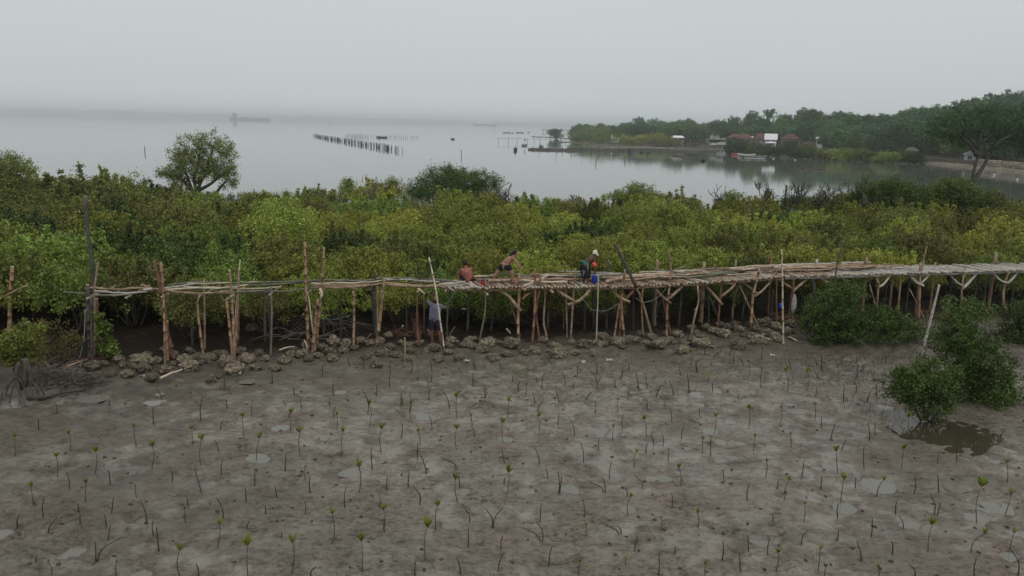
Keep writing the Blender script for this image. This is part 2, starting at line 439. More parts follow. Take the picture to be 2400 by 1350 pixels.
# ------------------------------------------------------------------ water
def watermat(name, col, rough, bs, bd, spec=0.5, coords=((0.35, 4, (1, 2.5, 1)), (2.6, 3, (1, 2.0, 1)))):
    mt, t, p, o = newmat(name)
    N, K = t.nodes.new, t.links.new
    tcn = N("ShaderNodeTexCoord"); h = None
    for sc_, de, st in coords:
        mp = N("ShaderNodeMapping"); mp.inputs["Scale"].default_value = st; K(tcn.outputs["Object"], mp.inputs[0])
        n = N("ShaderNodeTexNoise"); n.inputs["Scale"].default_value = sc_; n.inputs["Detail"].default_value = de; K(mp.outputs[0], n.inputs["Vector"])
        if h is None: h = n.outputs["Fac"]
        else:
            a = N("ShaderNodeMath"); a.operation = 'ADD'; b = N("ShaderNodeMath"); b.operation = 'MULTIPLY'; b.inputs[1].default_value = .25
            K(n.outputs["Fac"], b.inputs[0]); K(h, a.inputs[0]); K(b.outputs[0], a.inputs[1]); h = a.outputs[0]
    bp = N("ShaderNodeBump"); bp.inputs["Strength"].default_value = bs; bp.inputs["Distance"].default_value = bd
    K(h, bp.inputs["Height"]); K(bp.outputs[0], p.inputs["Normal"])
    p.inputs["Base Color"].default_value = c3(col); p.inputs["Roughness"].default_value = rough; p.inputs["IOR"].default_value = 1.33
    p.inputs["Specular IOR Level"].default_value = spec
    return mt
M['water'] = watermat('silty_bay_water', (0.125, 0.135, 0.125), 0.035, 0.10, 0.05)
M['puddle'] = watermat('puddle_water', (0.182, 0.174, 0.150), 0.04, 0.05, 0.005)
M['pool'] = watermat('brown_pool_water', (0.055, 0.046, 0.030), 0.04, 0.06, 0.005)
mb = MB()
mb.add([(-9000, 45, WATER), (9000, 45, WATER), (9000, 9500, WATER), (-9000, 9500, WATER)], [(0, 1, 2, 3)])
put('bay_water', mb.mesh('bay_water', M['water']), kind='structure', label='calm pale grey water of the bay')
for i, (cx, cy, r) in enumerate(PUD):
    mb = MB(); pool = i >= len(PUDDLES)
    n = 28; rr = r * (1.75 if not pool else 1.25)
    ph = R.random() * 6
    pts = [(rr * (1 + .12 * math.sin(3 * a + ph) + .07 * math.sin(5 * a + ph * 2)) * math.cos(a), rr * (1 + .12 * math.sin(3 * a + ph)) * math.sin(a), 0) for a in [2 * math.pi * k / n for k in range(n)]]
    mb.add([(0, 0, 0)] + pts, [(0, k + 1, (k + 1) % n + 1) for k in range(n)])
    z = -0.049 - .0003 * (i % 19) if not pool else -0.036 - .006 * (i % 5)
    put('puddle', mb.mesh('puddle', M['pool'] if i - len(PUDDLES) in (2, 3) else M['puddle']), loc=(cx, cy, z), rot=(0, 0, 0), kind='structure')

# ------------------------------------------------------------------ haze
mb = MB(); mb.box((0, 3300, 20.0), (9600, 6900, 44.0))
mh = bpy.data.materials.new('haze'); mh.use_nodes = True
t = mh.node_tree
for n in list(t.nodes):
    if n.type == 'BSDF_PRINCIPLED': t.nodes.remove(n)
pv = t.nodes.new("ShaderNodeVolumePrincipled")
pv.inputs["Density"].default_value = 0.00048
pv.inputs["Color"].default_value = (0.965, 0.99, 1.0, 1)
pv.inputs["Anisotropy"].default_value = 0.88
t.links.new(pv.outputs[0], t.nodes["Material Output"].inputs["Volume"])
put('haze', mb.mesh('haze', mh, False), kind='stuff')

# ------------------------------------------------------------------ foliage
LG = {}
LG['green'] = leafmat('mangrove_leaf_green', [(0.1, 0.147, 0.032), (0.174, 0.234, 0.044), (0.233, 0.296, 0.059), (0.32, 0.37, 0.092)])
LG['yellow'] = leafmat('mangrove_leaf_yellow_green', [(0.144, 0.184, 0.031), (0.246, 0.292, 0.045), (0.321, 0.348, 0.061), (0.41, 0.392, 0.108)])
LG['olive'] = leafmat('mangrove_leaf_olive', [(0.083, 0.105, 0.026), (0.149, 0.171, 0.04), (0.198, 0.209, 0.053), (0.253, 0.22, 0.077)])
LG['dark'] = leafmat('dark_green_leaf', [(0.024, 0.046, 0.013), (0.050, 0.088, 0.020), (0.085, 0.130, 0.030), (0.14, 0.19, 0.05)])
LG['mid'] = leafmat('mid_green_leaf', [(0.036, 0.064, 0.018), (0.070, 0.115, 0.026), (0.110, 0.165, 0.036), (0.165, 0.225, 0.055)])  # leaf green between the dark and the plain mangrove tones
LG['far'] = leafmat('forest_leaf', [(0.026, 0.062, 0.022), (0.060, 0.130, 0.044), (0.105, 0.205, 0.066), (0.17, 0.29, 0.10)], objv=0.45, objh=0.03)
LG['fresh'] = leafmat('seedling_leaf', [(0.085, 0.125, 0.018), (0.145, 0.18, 0.026), (0.20, 0.205, 0.045)], objv=0.2)
LG['rust'] = leafmat('rusty_leaf', [(0.07, 0.05, 0.018), (0.12, 0.09, 0.03), (0.15, 0.13, 0.04)])
def leaves(name, centers, crad, nleaf, ll, lw, mat, seed, up=0.35, flatten=1.0):
    rs = np.random.RandomState(seed)
    C = np.asarray(centers, dtype=float)
    k = len(C)
    cr = np.asarray(crad, dtype=float) if np.ndim(crad) else np.full(k, crad)
    P = np.repeat(C, nleaf, 0) + rs.normal(0, .5, (k * nleaf, 3)) * np.repeat(cr, nleaf)[:, None] * np.array([1, 1, flatten])
    n = len(P)
    a = rs.normal(0, 1, (n, 3)); a[:, 2] += up; a /= np.linalg.norm(a, axis=1)[:, None]
    b = rs.normal(0, 1, (n, 3)); b -= a * (a * b).sum(1)[:, None]; b /= np.linalg.norm(b, axis=1)[:, None]
    s = rs.uniform(.7, 1.3, n)[:, None]
    q = np.stack([P - a * s * ll / 2, P + b * s * lw / 2, P + a * s * ll / 2, P - b * s * lw / 2], 1).reshape(-1, 3)
    F = np.arange(4 * n).reshape(n, 4)
    return npmesh(name, q, F, mat)
def blob_centers(seed, w, d, z0, z1, n, lobes=7, shell=.55, zlo=.30):
    rs = np.random.RandomState(seed); out = []
    L_ = []
    for i in range(lobes):
        an = rs.rand() * 6.283; r = rs.uniform(.15, .62)
        zc = rs.uniform(zlo, .74)
        L_.append((math.cos(an) * r * w / 2, math.sin(an) * r * d / 2, z0 + (z1 - z0) * zc, rs.uniform(.26, .42) * w, rs.uniform(.26, .42) * d, rs.uniform(.22, .36) * (z1 - z0)))
    L_.append((0, 0, z0 + (z1 - z0) * .5, w * .36, d * .36, (z1 - z0) * .42))
    while len(out) < n:
        l = L_[rs.randint(len(L_))]
        v = rs.normal(0, 1, 3); v /= np.linalg.norm(v)
        if v[2] < -.35 and rs.rand() < .7: continue
        r = rs.uniform(shell, 1.05) ** .7
        p_ = np.array([l[0] + v[0] * l[3] * r, l[1] + v[1] * l[4] * r, l[2] + v[2] * l[5] * r])
        if p_[2] < z0: continue
        out.append(p_)
    return np.array(out)
def stems_mesh(name, seed, spread, h, n, r=.03, mat=None, curve=.3, depth=1):
    rs = random.Random(seed); mb = MB()
    for i in range(n):
        an = rs.random() * 6.283; s = rs.uniform(.2, 1) * spread
        b = Vector((math.cos(an) * s * .2, math.sin(an) * s * .2, -.05))
        tp = Vector((math.cos(an) * s, math.sin(an) * s, h * rs.uniform(.7, 1)))
        mid_ = b.lerp(tp, .5) + Vector((rs.uniform(-1, 1), rs.uniform(-1, 1), rs.uniform(-.3, .3))) * curve * spread * .5
        P = cat([b, mid_, tp], 4); k = len(P)
        mb.tube(P, [r * (1 - .75 * j / (k - 1)) for j in range(k)], 5)
        if depth:
            for q in range(2):
                j = rs.randint(3, k - 2); e_ = P[j] + Vector((rs.uniform(-1, 1), rs.uniform(-1, 1), rs.uniform(.2, 1))) * spread * .5
                mb.tube([P[j], P[j].lerp(e_, .5) + Vector((0, 0, .05)), e_], [r * .4, r * .3, r * .12], 4)
    return mb.mesh(name, mat or M['bark'])
def bare_tree_mesh(name, seed, h, spread, r0, mat, lean=(0, 0), gens=4, kids=3, upb=.35, rmin=0.0):
    rs = random.Random(seed); mb = MB()
    def grow(p, d, ln, r, g):
        P = [p]; dd = d.copy()
        for k in range(4):
            dd = (dd + Vector((rs.uniform(-1, 1), rs.uniform(-1, 1), rs.uniform(-.6, .8))) * .28).normalized()
            P.append(P[-1] + dd * ln / 4)
        mb.tube(P, [max(rmin, r * (1 - .14 * k)) for k in range(5)], 5 if g < 2 else 3)
        if g < gens:
            for q in range(kids + (1 if g == 0 else 0)):
                a = rs.randint(1, 4)
                nd = (dd + Vector((rs.uniform(-1, 1) * spread, rs.uniform(-1, 1) * spread, rs.uniform(-.25, .8) + upb * .4)) * .95).normalized()
                grow(P[a], nd, ln * rs.uniform(.55, .8), r * (1 - .14 * a) * rs.uniform(.45, .65), g + 1)
    grow(Vector((0, 0, -.1)), Vector((lean[0], lean[1], 1)).normalized(), h * .42, r0, 0)
    return mb.mesh(name, mat)
# ------------------------------------------------------------------ landmarks used in labels
LM = [(28,'the lone left post'),(210,'the dark end post'),(300,'the first walkway gap'),(385,'the first crossed posts'),(470,'the short bent post'),
 (545,'the splayed pole cluster'),(635,'the thin grey post'),(722,'the tallest bamboo post'),(765,'the second tall post'),(829,'the straight tan post'),(888,'the leaning tan post'),(960,'the dry red shrub'),
 (1020,'the lilac-shirted worker'),(1090,'the seated worker'),(1135,'the red bucket'),(1190,'the bending worker'),(1217,'the pale forked post'),(1260,'the reddish twin posts'),(1325,'the sagging pale rope'),(1383,'the worker in cap'),
 (1455,'the crossed post bundle'),(1505,'the dark leaning pole'),(1570,'the tall deck post'),(1635,'the bent brown post'),(1690,'the dangling knee brace'),(1765,'the kinked braced post'),(1834,'the pale planted pole'),
 (1862,'the hanging white sack'),(1915,'the first grey boards'),(1965,'the thin dark pole'),(2055,'the first grey brace'),(2110,'the grey post pair'),(2165,'the tall thin stick'),(2255,'the wide grey brace'),(2330,'the last tall stub'),(2385,'the right deck end')]
def lm(px):
    return min(LM, key=lambda q: abs(q[0] - px))[1]
def lm2(p): return lm(proj(p)[0])

# ------------------------------------------------------------------ mangrove thicket behind the walkway
WALK = [(213, 690, 2.35), (400, 687, 2.33), (540, 686, 2.28), (750, 678, 2.2), (1050, 674, 2.12), (1300, 671, 2.1), (1430, 671, 2.1), (1560, 665, 2.1), (1650, 661, 2.1), (1830, 648, 2.1), (2060, 641, 2.1), (2400, 632, 2.1), (2620, 626, 2.1)]
WP = [at(a, b, z) for a, b, z in WALK]
def walk_y(x):
    if x < WP[0].x: return WP[0].y + 1.6
    for i in range(len(WP) - 1):
        if x <= WP[i + 1].x or i == len(WP) - 2:
            t_ = (x - WP[i].x) / (WP[i + 1].x - WP[i].x)
            return WP[i].y + (WP[i + 1].y - WP[i].y) * t_
protoB = []
for i in range(9):
    sd = 100 + i
    wdt, hgt = [(2.9, 2.3), (2.5, 2.5), (3.2, 2.1), (2.7, 2.6), (3.0, 2.4), (2.4, 2.2), (3.3, 2.5), (2.6, 2.0), (2.9, 2.7)][i]
    cen = blob_centers(sd, wdt, wdt, .40, hgt, 150, lobes=8, shell=.45)
    # ascending twigs that break the outline
    rs = np.random.RandomState(sd + 50)
    tw = []
    for k in range(30):
        c0 = cen[rs.randint(len(cen))].copy()
        if c0[2] < hgt * .55: continue
        dz = rs.uniform(.15, .62)
        for q in range(3): tw.append(c0 + np.array([rs.normal(0, .03), rs.normal(0, .03), dz * (q + 1) / 3]))
    cen = np.concatenate([cen, np.array(tw)])
    crd = np.concatenate([np.full(len(cen) - len(tw), .24), np.full(len(tw), .09)])
    nm = 'crown'
    key = ['green', 'yellow', 'green', 'olive', 'yellow', 'dark', 'yellow', 'green', 'olive'][i]
    protoB.append((leaves(nm, cen, crd, 52, .092, .050, LG[key], sd, 1.1), stems_mesh('trunk', sd, wdt * .36, hgt * .75, 9, .035, curve=.4), hgt, key))
KEYW = {'green': 'green', 'yellow': 'yellow-green', 'olive': 'brownish olive', 'dark': 'dark green'}
pts = []
rr_ = random.Random(5)
y = 0.0
row = 0
spots = []
yy0 = 3.0
while yy0 < 36:
    step = 2.15 + yy0 * .055
    x = -48 + rr_.random() * 2
    while x < 56:
        xx_ = x + rr_.uniform(-.55, .55); Y = walk_y(xx_) + yy0 + rr_.uniform(-.6, .6)
        if Y < float(shoreY(np.array([xx_]))[0]) - 1.2 and abs(xx_) < .72 * Y + 3:
            spots.append((xx_, Y, row))
        x += step
    yy0 += step * .86; row += 1
spots.sort(key=lambda s: s[1])
nb = 0
RN = ['in front row', 'in second row', 'in mid thicket', 'in rear thicket', 'near the bay']
extra = MB
stuff_spots = []
for (x, Y, row) in spots:
    q = proj((x, Y, 1.5))
    inview = -120 < q[0] < 2520
    i = rr_.randrange(len(protoB))
    zc = float(vnoise(np.array([x * .16]), np.array([Y * .16]), 31)[0])
    if rr_.random() < .6: i = rr_.choice([0, 2, 7] if zc < .45 else ([1, 4, 6] if zc < .72 else [3, 8, 5]))
    if q[0] < 560 and rr_.random() < .75: i = rr_.choice([5, 3, 5, 0, 2, 8])
    elif q[0] > 1750 and rr_.random() < .4: i = rr_.choice([3, 8, 1])
    elif rr_.random() < .25: i = rr_.choice([1, 4, 6, 7])
    s = rr_.uniform(.82, 1.18)
    if q[0] < 700: s *= 1.0 + .28 * min(1, (700 - q[0]) / 500)
    if row == 0: s *= .88
    if Y > 46: s *= 1.12
    cm_, tm_, hg, key = protoB[i]
    if not inview or nb >= 298:
        stuff_spots.append((x, Y, i, s)); continue
    nb += 1
    z = ground(x, Y)
    rown = RN[0] if row == 0 else RN[1] if row == 1 else RN[2] if row < 5 else RN[3] if row < 9 else RN[4]
    b = empty('mangrove_bush', (x, Y, z), rr_.random() * 6.28, label='%s bush %s, behind %s' % (KEYW[key], rown, lm(q[0])), category='bush', group='mangrove bushes of the thicket behind the walkway')
    sx_ = s * rr_.uniform(.95, 1.2)
    b.scale = (sx_, sx_, s)
    put('crown', cm_, b); put('trunk', tm_, b)
# the few bushes past the count or beyond the picture's edge, one mass
if stuff_spots:
    Vs, Fs, off = [], [], 0
    for (x, Y, i, s) in stuff_spots[:90]:
        me = protoB[i][0]; n = len(me.vertices); a = np.empty(n * 3, dtype=np.float32); me.vertices.foreach_get("co", a)
        a = a.reshape(-1, 4, 3)[::4].reshape(-1, 3) ; k = len(a) // 4
        mid_ = a.reshape(-1, 4, 3).mean(1, keepdims=True); a = ((a.reshape(-1, 4, 3) - mid_) * 2.0 + mid_).reshape(-1, 3)
        a = a * s + np.array([x, Y, ground(x, Y)])
        Vs.append(a); Fs.append(np.arange(off, off + k * 4).reshape(k, 4)); off += k * 4
    put('mangrove_thicket', npmesh('mangrove_thicket', np.concatenate(Vs), np.concatenate(Fs), LG['green']), kind='stuff', label='mass of mangrove foliage beyond the counted bushes')

# ------------------------------------------------------------------ plants shaped one by one
def pxplant(name, label, category, Y, base, blobs, key, leaf=(.10, .055), clump=.22, nl=30, dens=1.0, stems=(), srad=.05, seed=1, smat=None, group=None, up=.4, deep=.8, crown='crown', flatten=1.0):
    """blobs (px, py, rx, ry, density[, dY]); stems lists of (px, py[, dY])"""
    b = atY(base[0], base[1], Y); b.z = ground(b.x, b.y)
    t_ = empty(name, b, 0, label=label, category=category, group=group)
    kk = (atY(base[0] + 100, base[1], Y) - atY(base[0], base[1], Y)).length / 100
    rs = np.random.RandomState(seed); cen = []
    for bl in blobs:
        cx, cy, rx, ry, dn = bl[:5]; dY = bl[5] if len(bl) > 5 else 0
        c = atY(cx, cy, Y + dY) - b
        n = int(dn * dens * 4.2 * (rx * kk) * (ry * kk) * 3.1 / (clump * clump) * .55) + 4
        for i in range(n):
            v = rs.normal(0, 1, 3); v /= np.linalg.norm(v); r = rs.uniform(.3, 1.08) ** .6
            r *= 1 + .75 * mnoise.noise(Vector(v) * 2.3 + Vector((cx, cy, seed))) + (.25 if rs.rand() < .06 else 0)
            cen.append((c.x + v[0] * rx * kk * r, c.y + v[1] * rx * kk * deep * r, max(.12, c.z + v[2] * ry * kk * r)))
    put(crown, leaves(crown, cen, clump, nl, leaf[0], leaf[1], LG[key], seed, up, flatten), t_)
    mb = MB(); rs2 = random.Random(seed)
    for s in stems:
        P = [atY(q[0], q[1], Y + (q[2] if len(q) > 2 else 0)) - b for q in s]
        C = cat(P, 4); k = len(C)
        mb.tube(C, [srad * (1 - .65 * j / (k - 1)) for j in range(k)], 6)
    # twigs to the clumps
    if stems:
        ends = [atY(s[-1][0], s[-1][1], Y + (s[-1][2] if len(s[-1]) > 2 else 0)) - b for s in stems]
        for i in range(min(60, len(cen))):
            c = Vector(cen[rs2.randrange(len(cen))]); e_ = min(ends, key=lambda q: (q - c).length)
            mb.tube([e_, e_.lerp(c, .5) + Vector((0, 0, -.1 * (c - e_).length)), c], [srad * .3, srad * .2, srad * .08], 3)
    if mb.v: put('trunk', mb.mesh('trunk', smat or M['bark']), t_)
    return t_
# lone tree at the bay edge, left
pxplant('mangrove_tree', 'tall rounded mangrove tree standing against the bay left of the fish trap', 'tree', 60, (462, 470),
  [(487, 332, 46, 26, .36), (452, 345, 40, 30, .55), (500, 362, 52, 34, .6), (425, 368, 34, 22, .6), (402, 402, 34, 16, .7), (385, 408, 22, 9, .8), (448, 395, 48, 28, .95), (502, 400, 45, 26, .8), (530, 415, 26, 26, .6), (540, 375, 16, 26, .35), (520, 350, 30, 26, .35), (425, 425, 30, 14, .6), (545, 430, 12, 12, .5)],
  'olive', (.13, .06), .26, 26, .95, [[(462, 470), (466, 440), (478, 415), (500, 395)], [(458, 470), (448, 440), (440, 415), (430, 395)], [(466, 450), (455, 425), (462, 390), (470, 350)], [(448, 445), (425, 420), (395, 408)], [(468, 445), (495, 430), (520, 410)], [(500, 470), (512, 445), (530, 425)], [(462, 430), (485, 390), (500, 345)]], .16, 21)
for (lab, Y, base, bl, key, st, sd) in [
 ('tall dark mangrove tree cut by the left edge of the view', 45, (20, 560), [(28, 395, 46, 32, .9), (-30, 400, 50, 40, .9), (18, 440, 60, 36, 1), (62, 470, 52, 30, .9), (10, 500, 70, 40, 1)], 'olive', [[(20, 560), (25, 470), (30, 400)]], 22),
 ('broad brown-green bush left of the tall dark pole', 42, (95, 610), [(95, 520, 58, 40, .9), (60, 560, 50, 40, .9), (130, 560, 45, 40, .8)], 'olive', [[(95, 610), (95, 530)]], 23),
 ('dense dark green bush low on the left, left of the tall pole', 36, (90, 680), [(95, 610, 62, 42, .9), (70, 650, 50, 30, .9), (140, 640, 35, 30, .8)], 'dark', [[(90, 680), (95, 620)]], 24),
 ('big domed yellow-green mangrove bush behind the tallest bamboo post', 38.5, (665, 700), [(665, 530, 80, 55, .9), (640, 590, 62, 50, .9), (705, 590, 55, 50, .8), (660, 640, 80, 40, .8)], 'yellow', [[(665, 700), (665, 600)], [(665, 700), (700, 600)]], 25),
 ('wispy tall shoot of mangrove standing above the thicket, second from the left', 58, (240, 480), [(245, 430, 14, 20, .6), (243, 455, 26, 18, .7)], 'green', [[(240, 480), (246, 415)]], 26),
 ('pale wispy shoot above the thicket nearest the left edge tree', 55, (150, 480), [(150, 440, 13, 15, .45), (160, 462, 24, 14, .6)], 'green', [[(150, 480), (150, 430)]], 27),
 ('small pointed green bush just left of the dead branching sapling', 60, (815, 470), [(818, 428, 13, 14, .6), (812, 450, 26, 18, .8)], 'green', [[(815, 470), (820, 418)]], 28),
 ('round light green bush left of the dark bay-side bush', 60, (915, 465), [(918, 437, 30, 17, .9), (905, 455, 30, 12, .9)], 'green', [[(915, 465), (918, 440)]], 29),
 ('low pale green bush on the bay edge right of the big olive tree', 58, (632, 480), [(630, 462, 34, 10, .8), (615, 470, 30, 8, .8)], 'green', [[(632, 480), (630, 462)]], 30),
 ('dark reddish green bush at the bay edge above the tallest bamboo post', 58, (735, 480), [(735, 456, 22, 8, .5), (720, 466, 35, 9, .9)], 'dark', [[(735, 480), (735, 447)]], 33),
 ('low wide light green bush at the bay edge right of centre', 61, (1492, 490), [(1495, 446, 34, 14, .9), (1455, 460, 34, 10, .9), (1540, 462, 30, 10, .9), (1490, 464, 60, 10, .9)], 'green', [[(1492, 490), (1495, 450)]], 31),
 ('small upright green bush left of the bare dead tree', 58, (1718, 500), [(1718, 468, 22, 18, .8), (1712, 485, 30, 12, .9)], 'green', [[(1718, 500), (1718, 462)]], 32),
]:
    pxplant('mangrove_bush' if 'tree' not in lab.split()[:4] else 'mangrove_tree', lab, 'bush' if 'tree' not in lab.split()[:4] else 'tree', Y, base, bl, key, (.12, .06), .24, 30, 1.15, st, .06, sd)
# dark bay-side bush in the centre
pxplant('thorny_bush', 'large dark green thorny bush on the bay edge in the centre', 'bush', 61, (1060, 480),
 [(1050, 412, 68, 20, .9), (1010, 440, 55, 22, 1), (1090, 425, 62, 26, 1), (1060, 450, 95, 18, 1), (1140, 430, 38, 24, .7), (975, 452, 30, 12, .8), (1168, 435, 16, 20, .3), (1046, 398, 18, 9, .5), (1060, 466, 110, 12, 1)],
 'dark', (.16, .045), .28, 30, 1.25, [[(1060, 480), (1040, 420)], [(1070, 480), (1090, 420)], [(1100, 480), (1130, 430)], [(1125, 480), (1165, 425)], [(1135, 480), (1175, 440)], [(1010, 480), (985, 445)]], .06, 40)
# dark scrub at the bay edge, right
for (lab, base, bl, key, sd, Y) in [
 ('domed dark green scrub bush on the bay edge right of the bare branches', (2080, 500), [(2065, 440, 62, 24, 1), (2110, 455, 62, 28, 1), (2030, 462, 50, 20, 1), (2090, 478, 85, 26, 1), (2080, 500, 95, 16, 1)], 'dark', 41, 57),
 ('tall dark scrub bush at the foot of the spreading tree', (2240, 500), [(2240, 437, 45, 20, 1), (2220, 462, 65, 28, 1), (2280, 465, 48, 26, 1), (2180, 470, 50, 28, 1), (2240, 496, 95, 18, 1)], 'dark', 42, 57),
 ('low dark scrub bush tapering off right of the spreading tree', (2325, 500), [(2325, 468, 30, 18, .8), (2345, 480, 25, 10, .7), (2330, 494, 50, 10, .9)], 'olive', 43, 57),
 ('low dark brown scrub under the bare branches', (1950, 500), [(1960, 470, 55, 14, .9), (1900, 476, 45, 11, .9), (2000, 477, 55, 17, 1), (1950, 492, 90, 14, 1)], 'olive', 44, 58),
 ('low dark bush between the bare dead tree and the brown scrub', (1868, 490), [(1865, 470, 32, 9, .9), (1850, 478, 40, 8, .9)], 'dark', 45, 59),
]:
    pxplant('scrub_bush', lab, 'bush', Y, base, bl, key, (.14, .06), .28, 32, 1.3, [[base, (bl[0][0], bl[0][1])]], .07, sd)
# spreading tree on the right
pxplant('spreading_tree', 'large spreading umbrella tree with forked trunk at the right edge', 'tree', 62, (2272, 495),
 [(2215, 288, 45, 13, .85), (2260, 268, 55, 14, .85), (2320, 262, 55, 15, .9), (2385, 262, 60, 18, .9), (2450, 270, 60, 20, .8), (2235, 315, 50, 12, .7), (2300, 300, 60, 14, .8), (2370, 300, 60, 18, .85), (2440, 315, 60, 20, .8), (2340, 335, 45, 10, .5), (2400, 345, 50, 14, .6), (2190, 305, 22, 9, .6, 1.5), (2265, 290, 50, 12, .7, -2.5), (2350, 280, 60, 14, .7, -2.5), (2330, 290, 60, 14, .6, 3), (2215, 322, 40, 14, .8, 2), (2260, 330, 45, 14, .7, 2.5), (2380, 325, 60, 20, .9, 2), (2440, 345, 60, 20, .9, 1), (2310, 318, 60, 14, .8, 2)],
 'far', (.17, .07), .34, 24, .95,
 [[(2272, 495), (2276, 430), (2284, 395), (2292, 365), (2288, 340)], [(2280, 425), (2300, 398), (2315, 370), (2322, 352)], [(2290, 365), (2275, 340), (2255, 322), (2235, 300)], [(2289, 350), (2296, 325), (2300, 295), (2305, 270)], [(2289, 345), (2310, 325), (2340, 300), (2380, 275)], [(2320, 355), (2345, 330), (2390, 310), (2440, 290)], [(2290, 345), (2268, 318), (2262, 285)]], .2, 46, group=None, smat=M['dark_wood'])
# plants growing on the mud in front
for (nm, lab, base, bl, key, sd, st, le, cl) in [
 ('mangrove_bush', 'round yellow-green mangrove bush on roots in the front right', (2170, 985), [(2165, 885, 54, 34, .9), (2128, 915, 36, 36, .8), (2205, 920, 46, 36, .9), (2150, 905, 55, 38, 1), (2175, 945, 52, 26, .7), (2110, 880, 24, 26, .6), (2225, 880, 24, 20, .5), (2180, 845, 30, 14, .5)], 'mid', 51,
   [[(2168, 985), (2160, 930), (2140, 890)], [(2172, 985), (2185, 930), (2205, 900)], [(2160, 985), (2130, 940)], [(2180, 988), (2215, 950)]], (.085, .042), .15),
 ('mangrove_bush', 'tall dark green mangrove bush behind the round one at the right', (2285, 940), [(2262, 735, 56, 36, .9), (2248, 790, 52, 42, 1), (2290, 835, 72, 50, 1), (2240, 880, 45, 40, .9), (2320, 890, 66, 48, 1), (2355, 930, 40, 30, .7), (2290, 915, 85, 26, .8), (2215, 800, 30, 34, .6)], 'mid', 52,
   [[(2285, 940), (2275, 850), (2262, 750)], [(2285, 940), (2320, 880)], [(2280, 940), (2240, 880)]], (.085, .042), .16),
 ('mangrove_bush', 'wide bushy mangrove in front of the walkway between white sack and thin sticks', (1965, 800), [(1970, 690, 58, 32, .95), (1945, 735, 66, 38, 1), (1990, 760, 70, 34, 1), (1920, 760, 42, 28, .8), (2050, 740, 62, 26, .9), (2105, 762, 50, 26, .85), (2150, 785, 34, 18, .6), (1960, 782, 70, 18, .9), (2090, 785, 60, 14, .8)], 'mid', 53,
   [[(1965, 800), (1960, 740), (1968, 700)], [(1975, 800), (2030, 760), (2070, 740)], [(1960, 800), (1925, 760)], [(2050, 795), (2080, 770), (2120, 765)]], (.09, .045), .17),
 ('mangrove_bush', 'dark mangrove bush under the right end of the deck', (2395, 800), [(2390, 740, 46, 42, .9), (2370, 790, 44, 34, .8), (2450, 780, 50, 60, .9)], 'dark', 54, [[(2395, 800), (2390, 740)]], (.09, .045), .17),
 ('mangrove_bush', 'small green mangrove bush under the lone bamboo post at the left edge', (55, 905), [(45, 800, 50, 36, .9), (78, 795, 30, 30, .7), (20, 830, 34, 26, .7), (55, 835, 40, 22, .6)], 'green', 55,
   [[(55, 905), (52, 850), (45, 810)], [(60, 905), (75, 840), (80, 800)], [(50, 905), (25, 850)]], (.10, .042), .13),
 ('mangrove_sapling', 'leafy young mangrove beside the dark end post of the walkway', (248, 838), [(243, 770, 13, 20, .5), (240, 800, 18, 22, .6), (256, 820, 20, 14, .7), (232, 745, 8, 10, .3)], 'green', 56, [[(248, 838), (244, 790), (240, 745)], [(249, 835), (262, 808)]], (.17, .06), .12),
]:
    Yb = at(base[0], base[1], 0).y
    pxplant(nm, lab, 'bush' if 'bush' in nm else 'sapling', Yb, base, bl, key, le, cl, 26, 1.0 if nm != 'mangrove_sapling' else .6, st, .045, sd)
Yb = at(150, 858, 0).y
pxplant('scraggly_bush', 'scraggly yellowing bush with many bare twigs left of the dark end post', 'bush', Yb, (140, 858),
  [(95, 760, 40, 14, .35), (130, 785, 55, 22, .3), (150, 820, 50, 26, .22), (100, 820, 40, 20, .25), (170, 795, 25, 20, .25)], 'rust', (.09, .045), .14, 16, .9,
  [[(140, 858), (120, 810), (90, 765)], [(140, 858), (150, 800), (165, 775)], [(145, 858), (185, 815), (200, 800)], [(135, 858), (100, 830), (70, 800)], [(120, 858), (110, 820), (130, 780)]], .03, 57)
# red-brown knee roots and fallen trunk in the dark pool, left
b0 = at(55, 925, 0)
rt = empty('mangrove_stump', b0, 0, label='dark mangrove stump with arching prop roots in the pool at left', category='stump')
mb = MB()
for (a, c, e_, r) in [((58, 905), (62, 860), (60, 840), .09), ((50, 915), (40, 880), (45, 850), .06), ((75, 905), (70, 870), (62, 845), .07)]:
    mb.tube(cat([atY(q[0], q[1], b0.y) - b0 for q in (a, c, e_)], 4), r, 7)
put('trunk', mb.mesh('trunk', M['dark_wood']), rt)
for (x0, y0, x1, y1, dy) in [(38, 880, 70, 940, -.3), (40, 890, 48, 950, -.5), (42, 895, 20, 945, -.2), (36, 885, 10, 930, .3), (40, 905, 60, 955, -.6), (75, 880, 105, 925, .1), (70, 885, 95, 940, -.4), (30, 890, -5, 950, -.5)]:
    mb = MB(); p0 = atY(x0, y0, b0.y) - b0; p1 = at(x1, y1, -.05) - b0
    mb.tube(cat([p0, p0.lerp(p1, .5) + Vector((0, 0, .12)), p1 + Vector((0, 0, -.05))], 5), .022, 5)
    put('root', mb.mesh('root', M['bark']), rt)
mb = MB(); P = cat([at(65, 932, .02), at(110, 930, .07), at(150, 920, .05), at(200, 912, .04)], 5); o0 = P[0].copy(); mb.tube([q - o0 for q in P], [.07 - .002 * i for i in range(len(P))], 8)
put('fallen_trunk', mb.mesh('fallen_trunk', M['dark_wood']), loc=o0, label='dark fallen trunk lying across the pool at left', category='log')
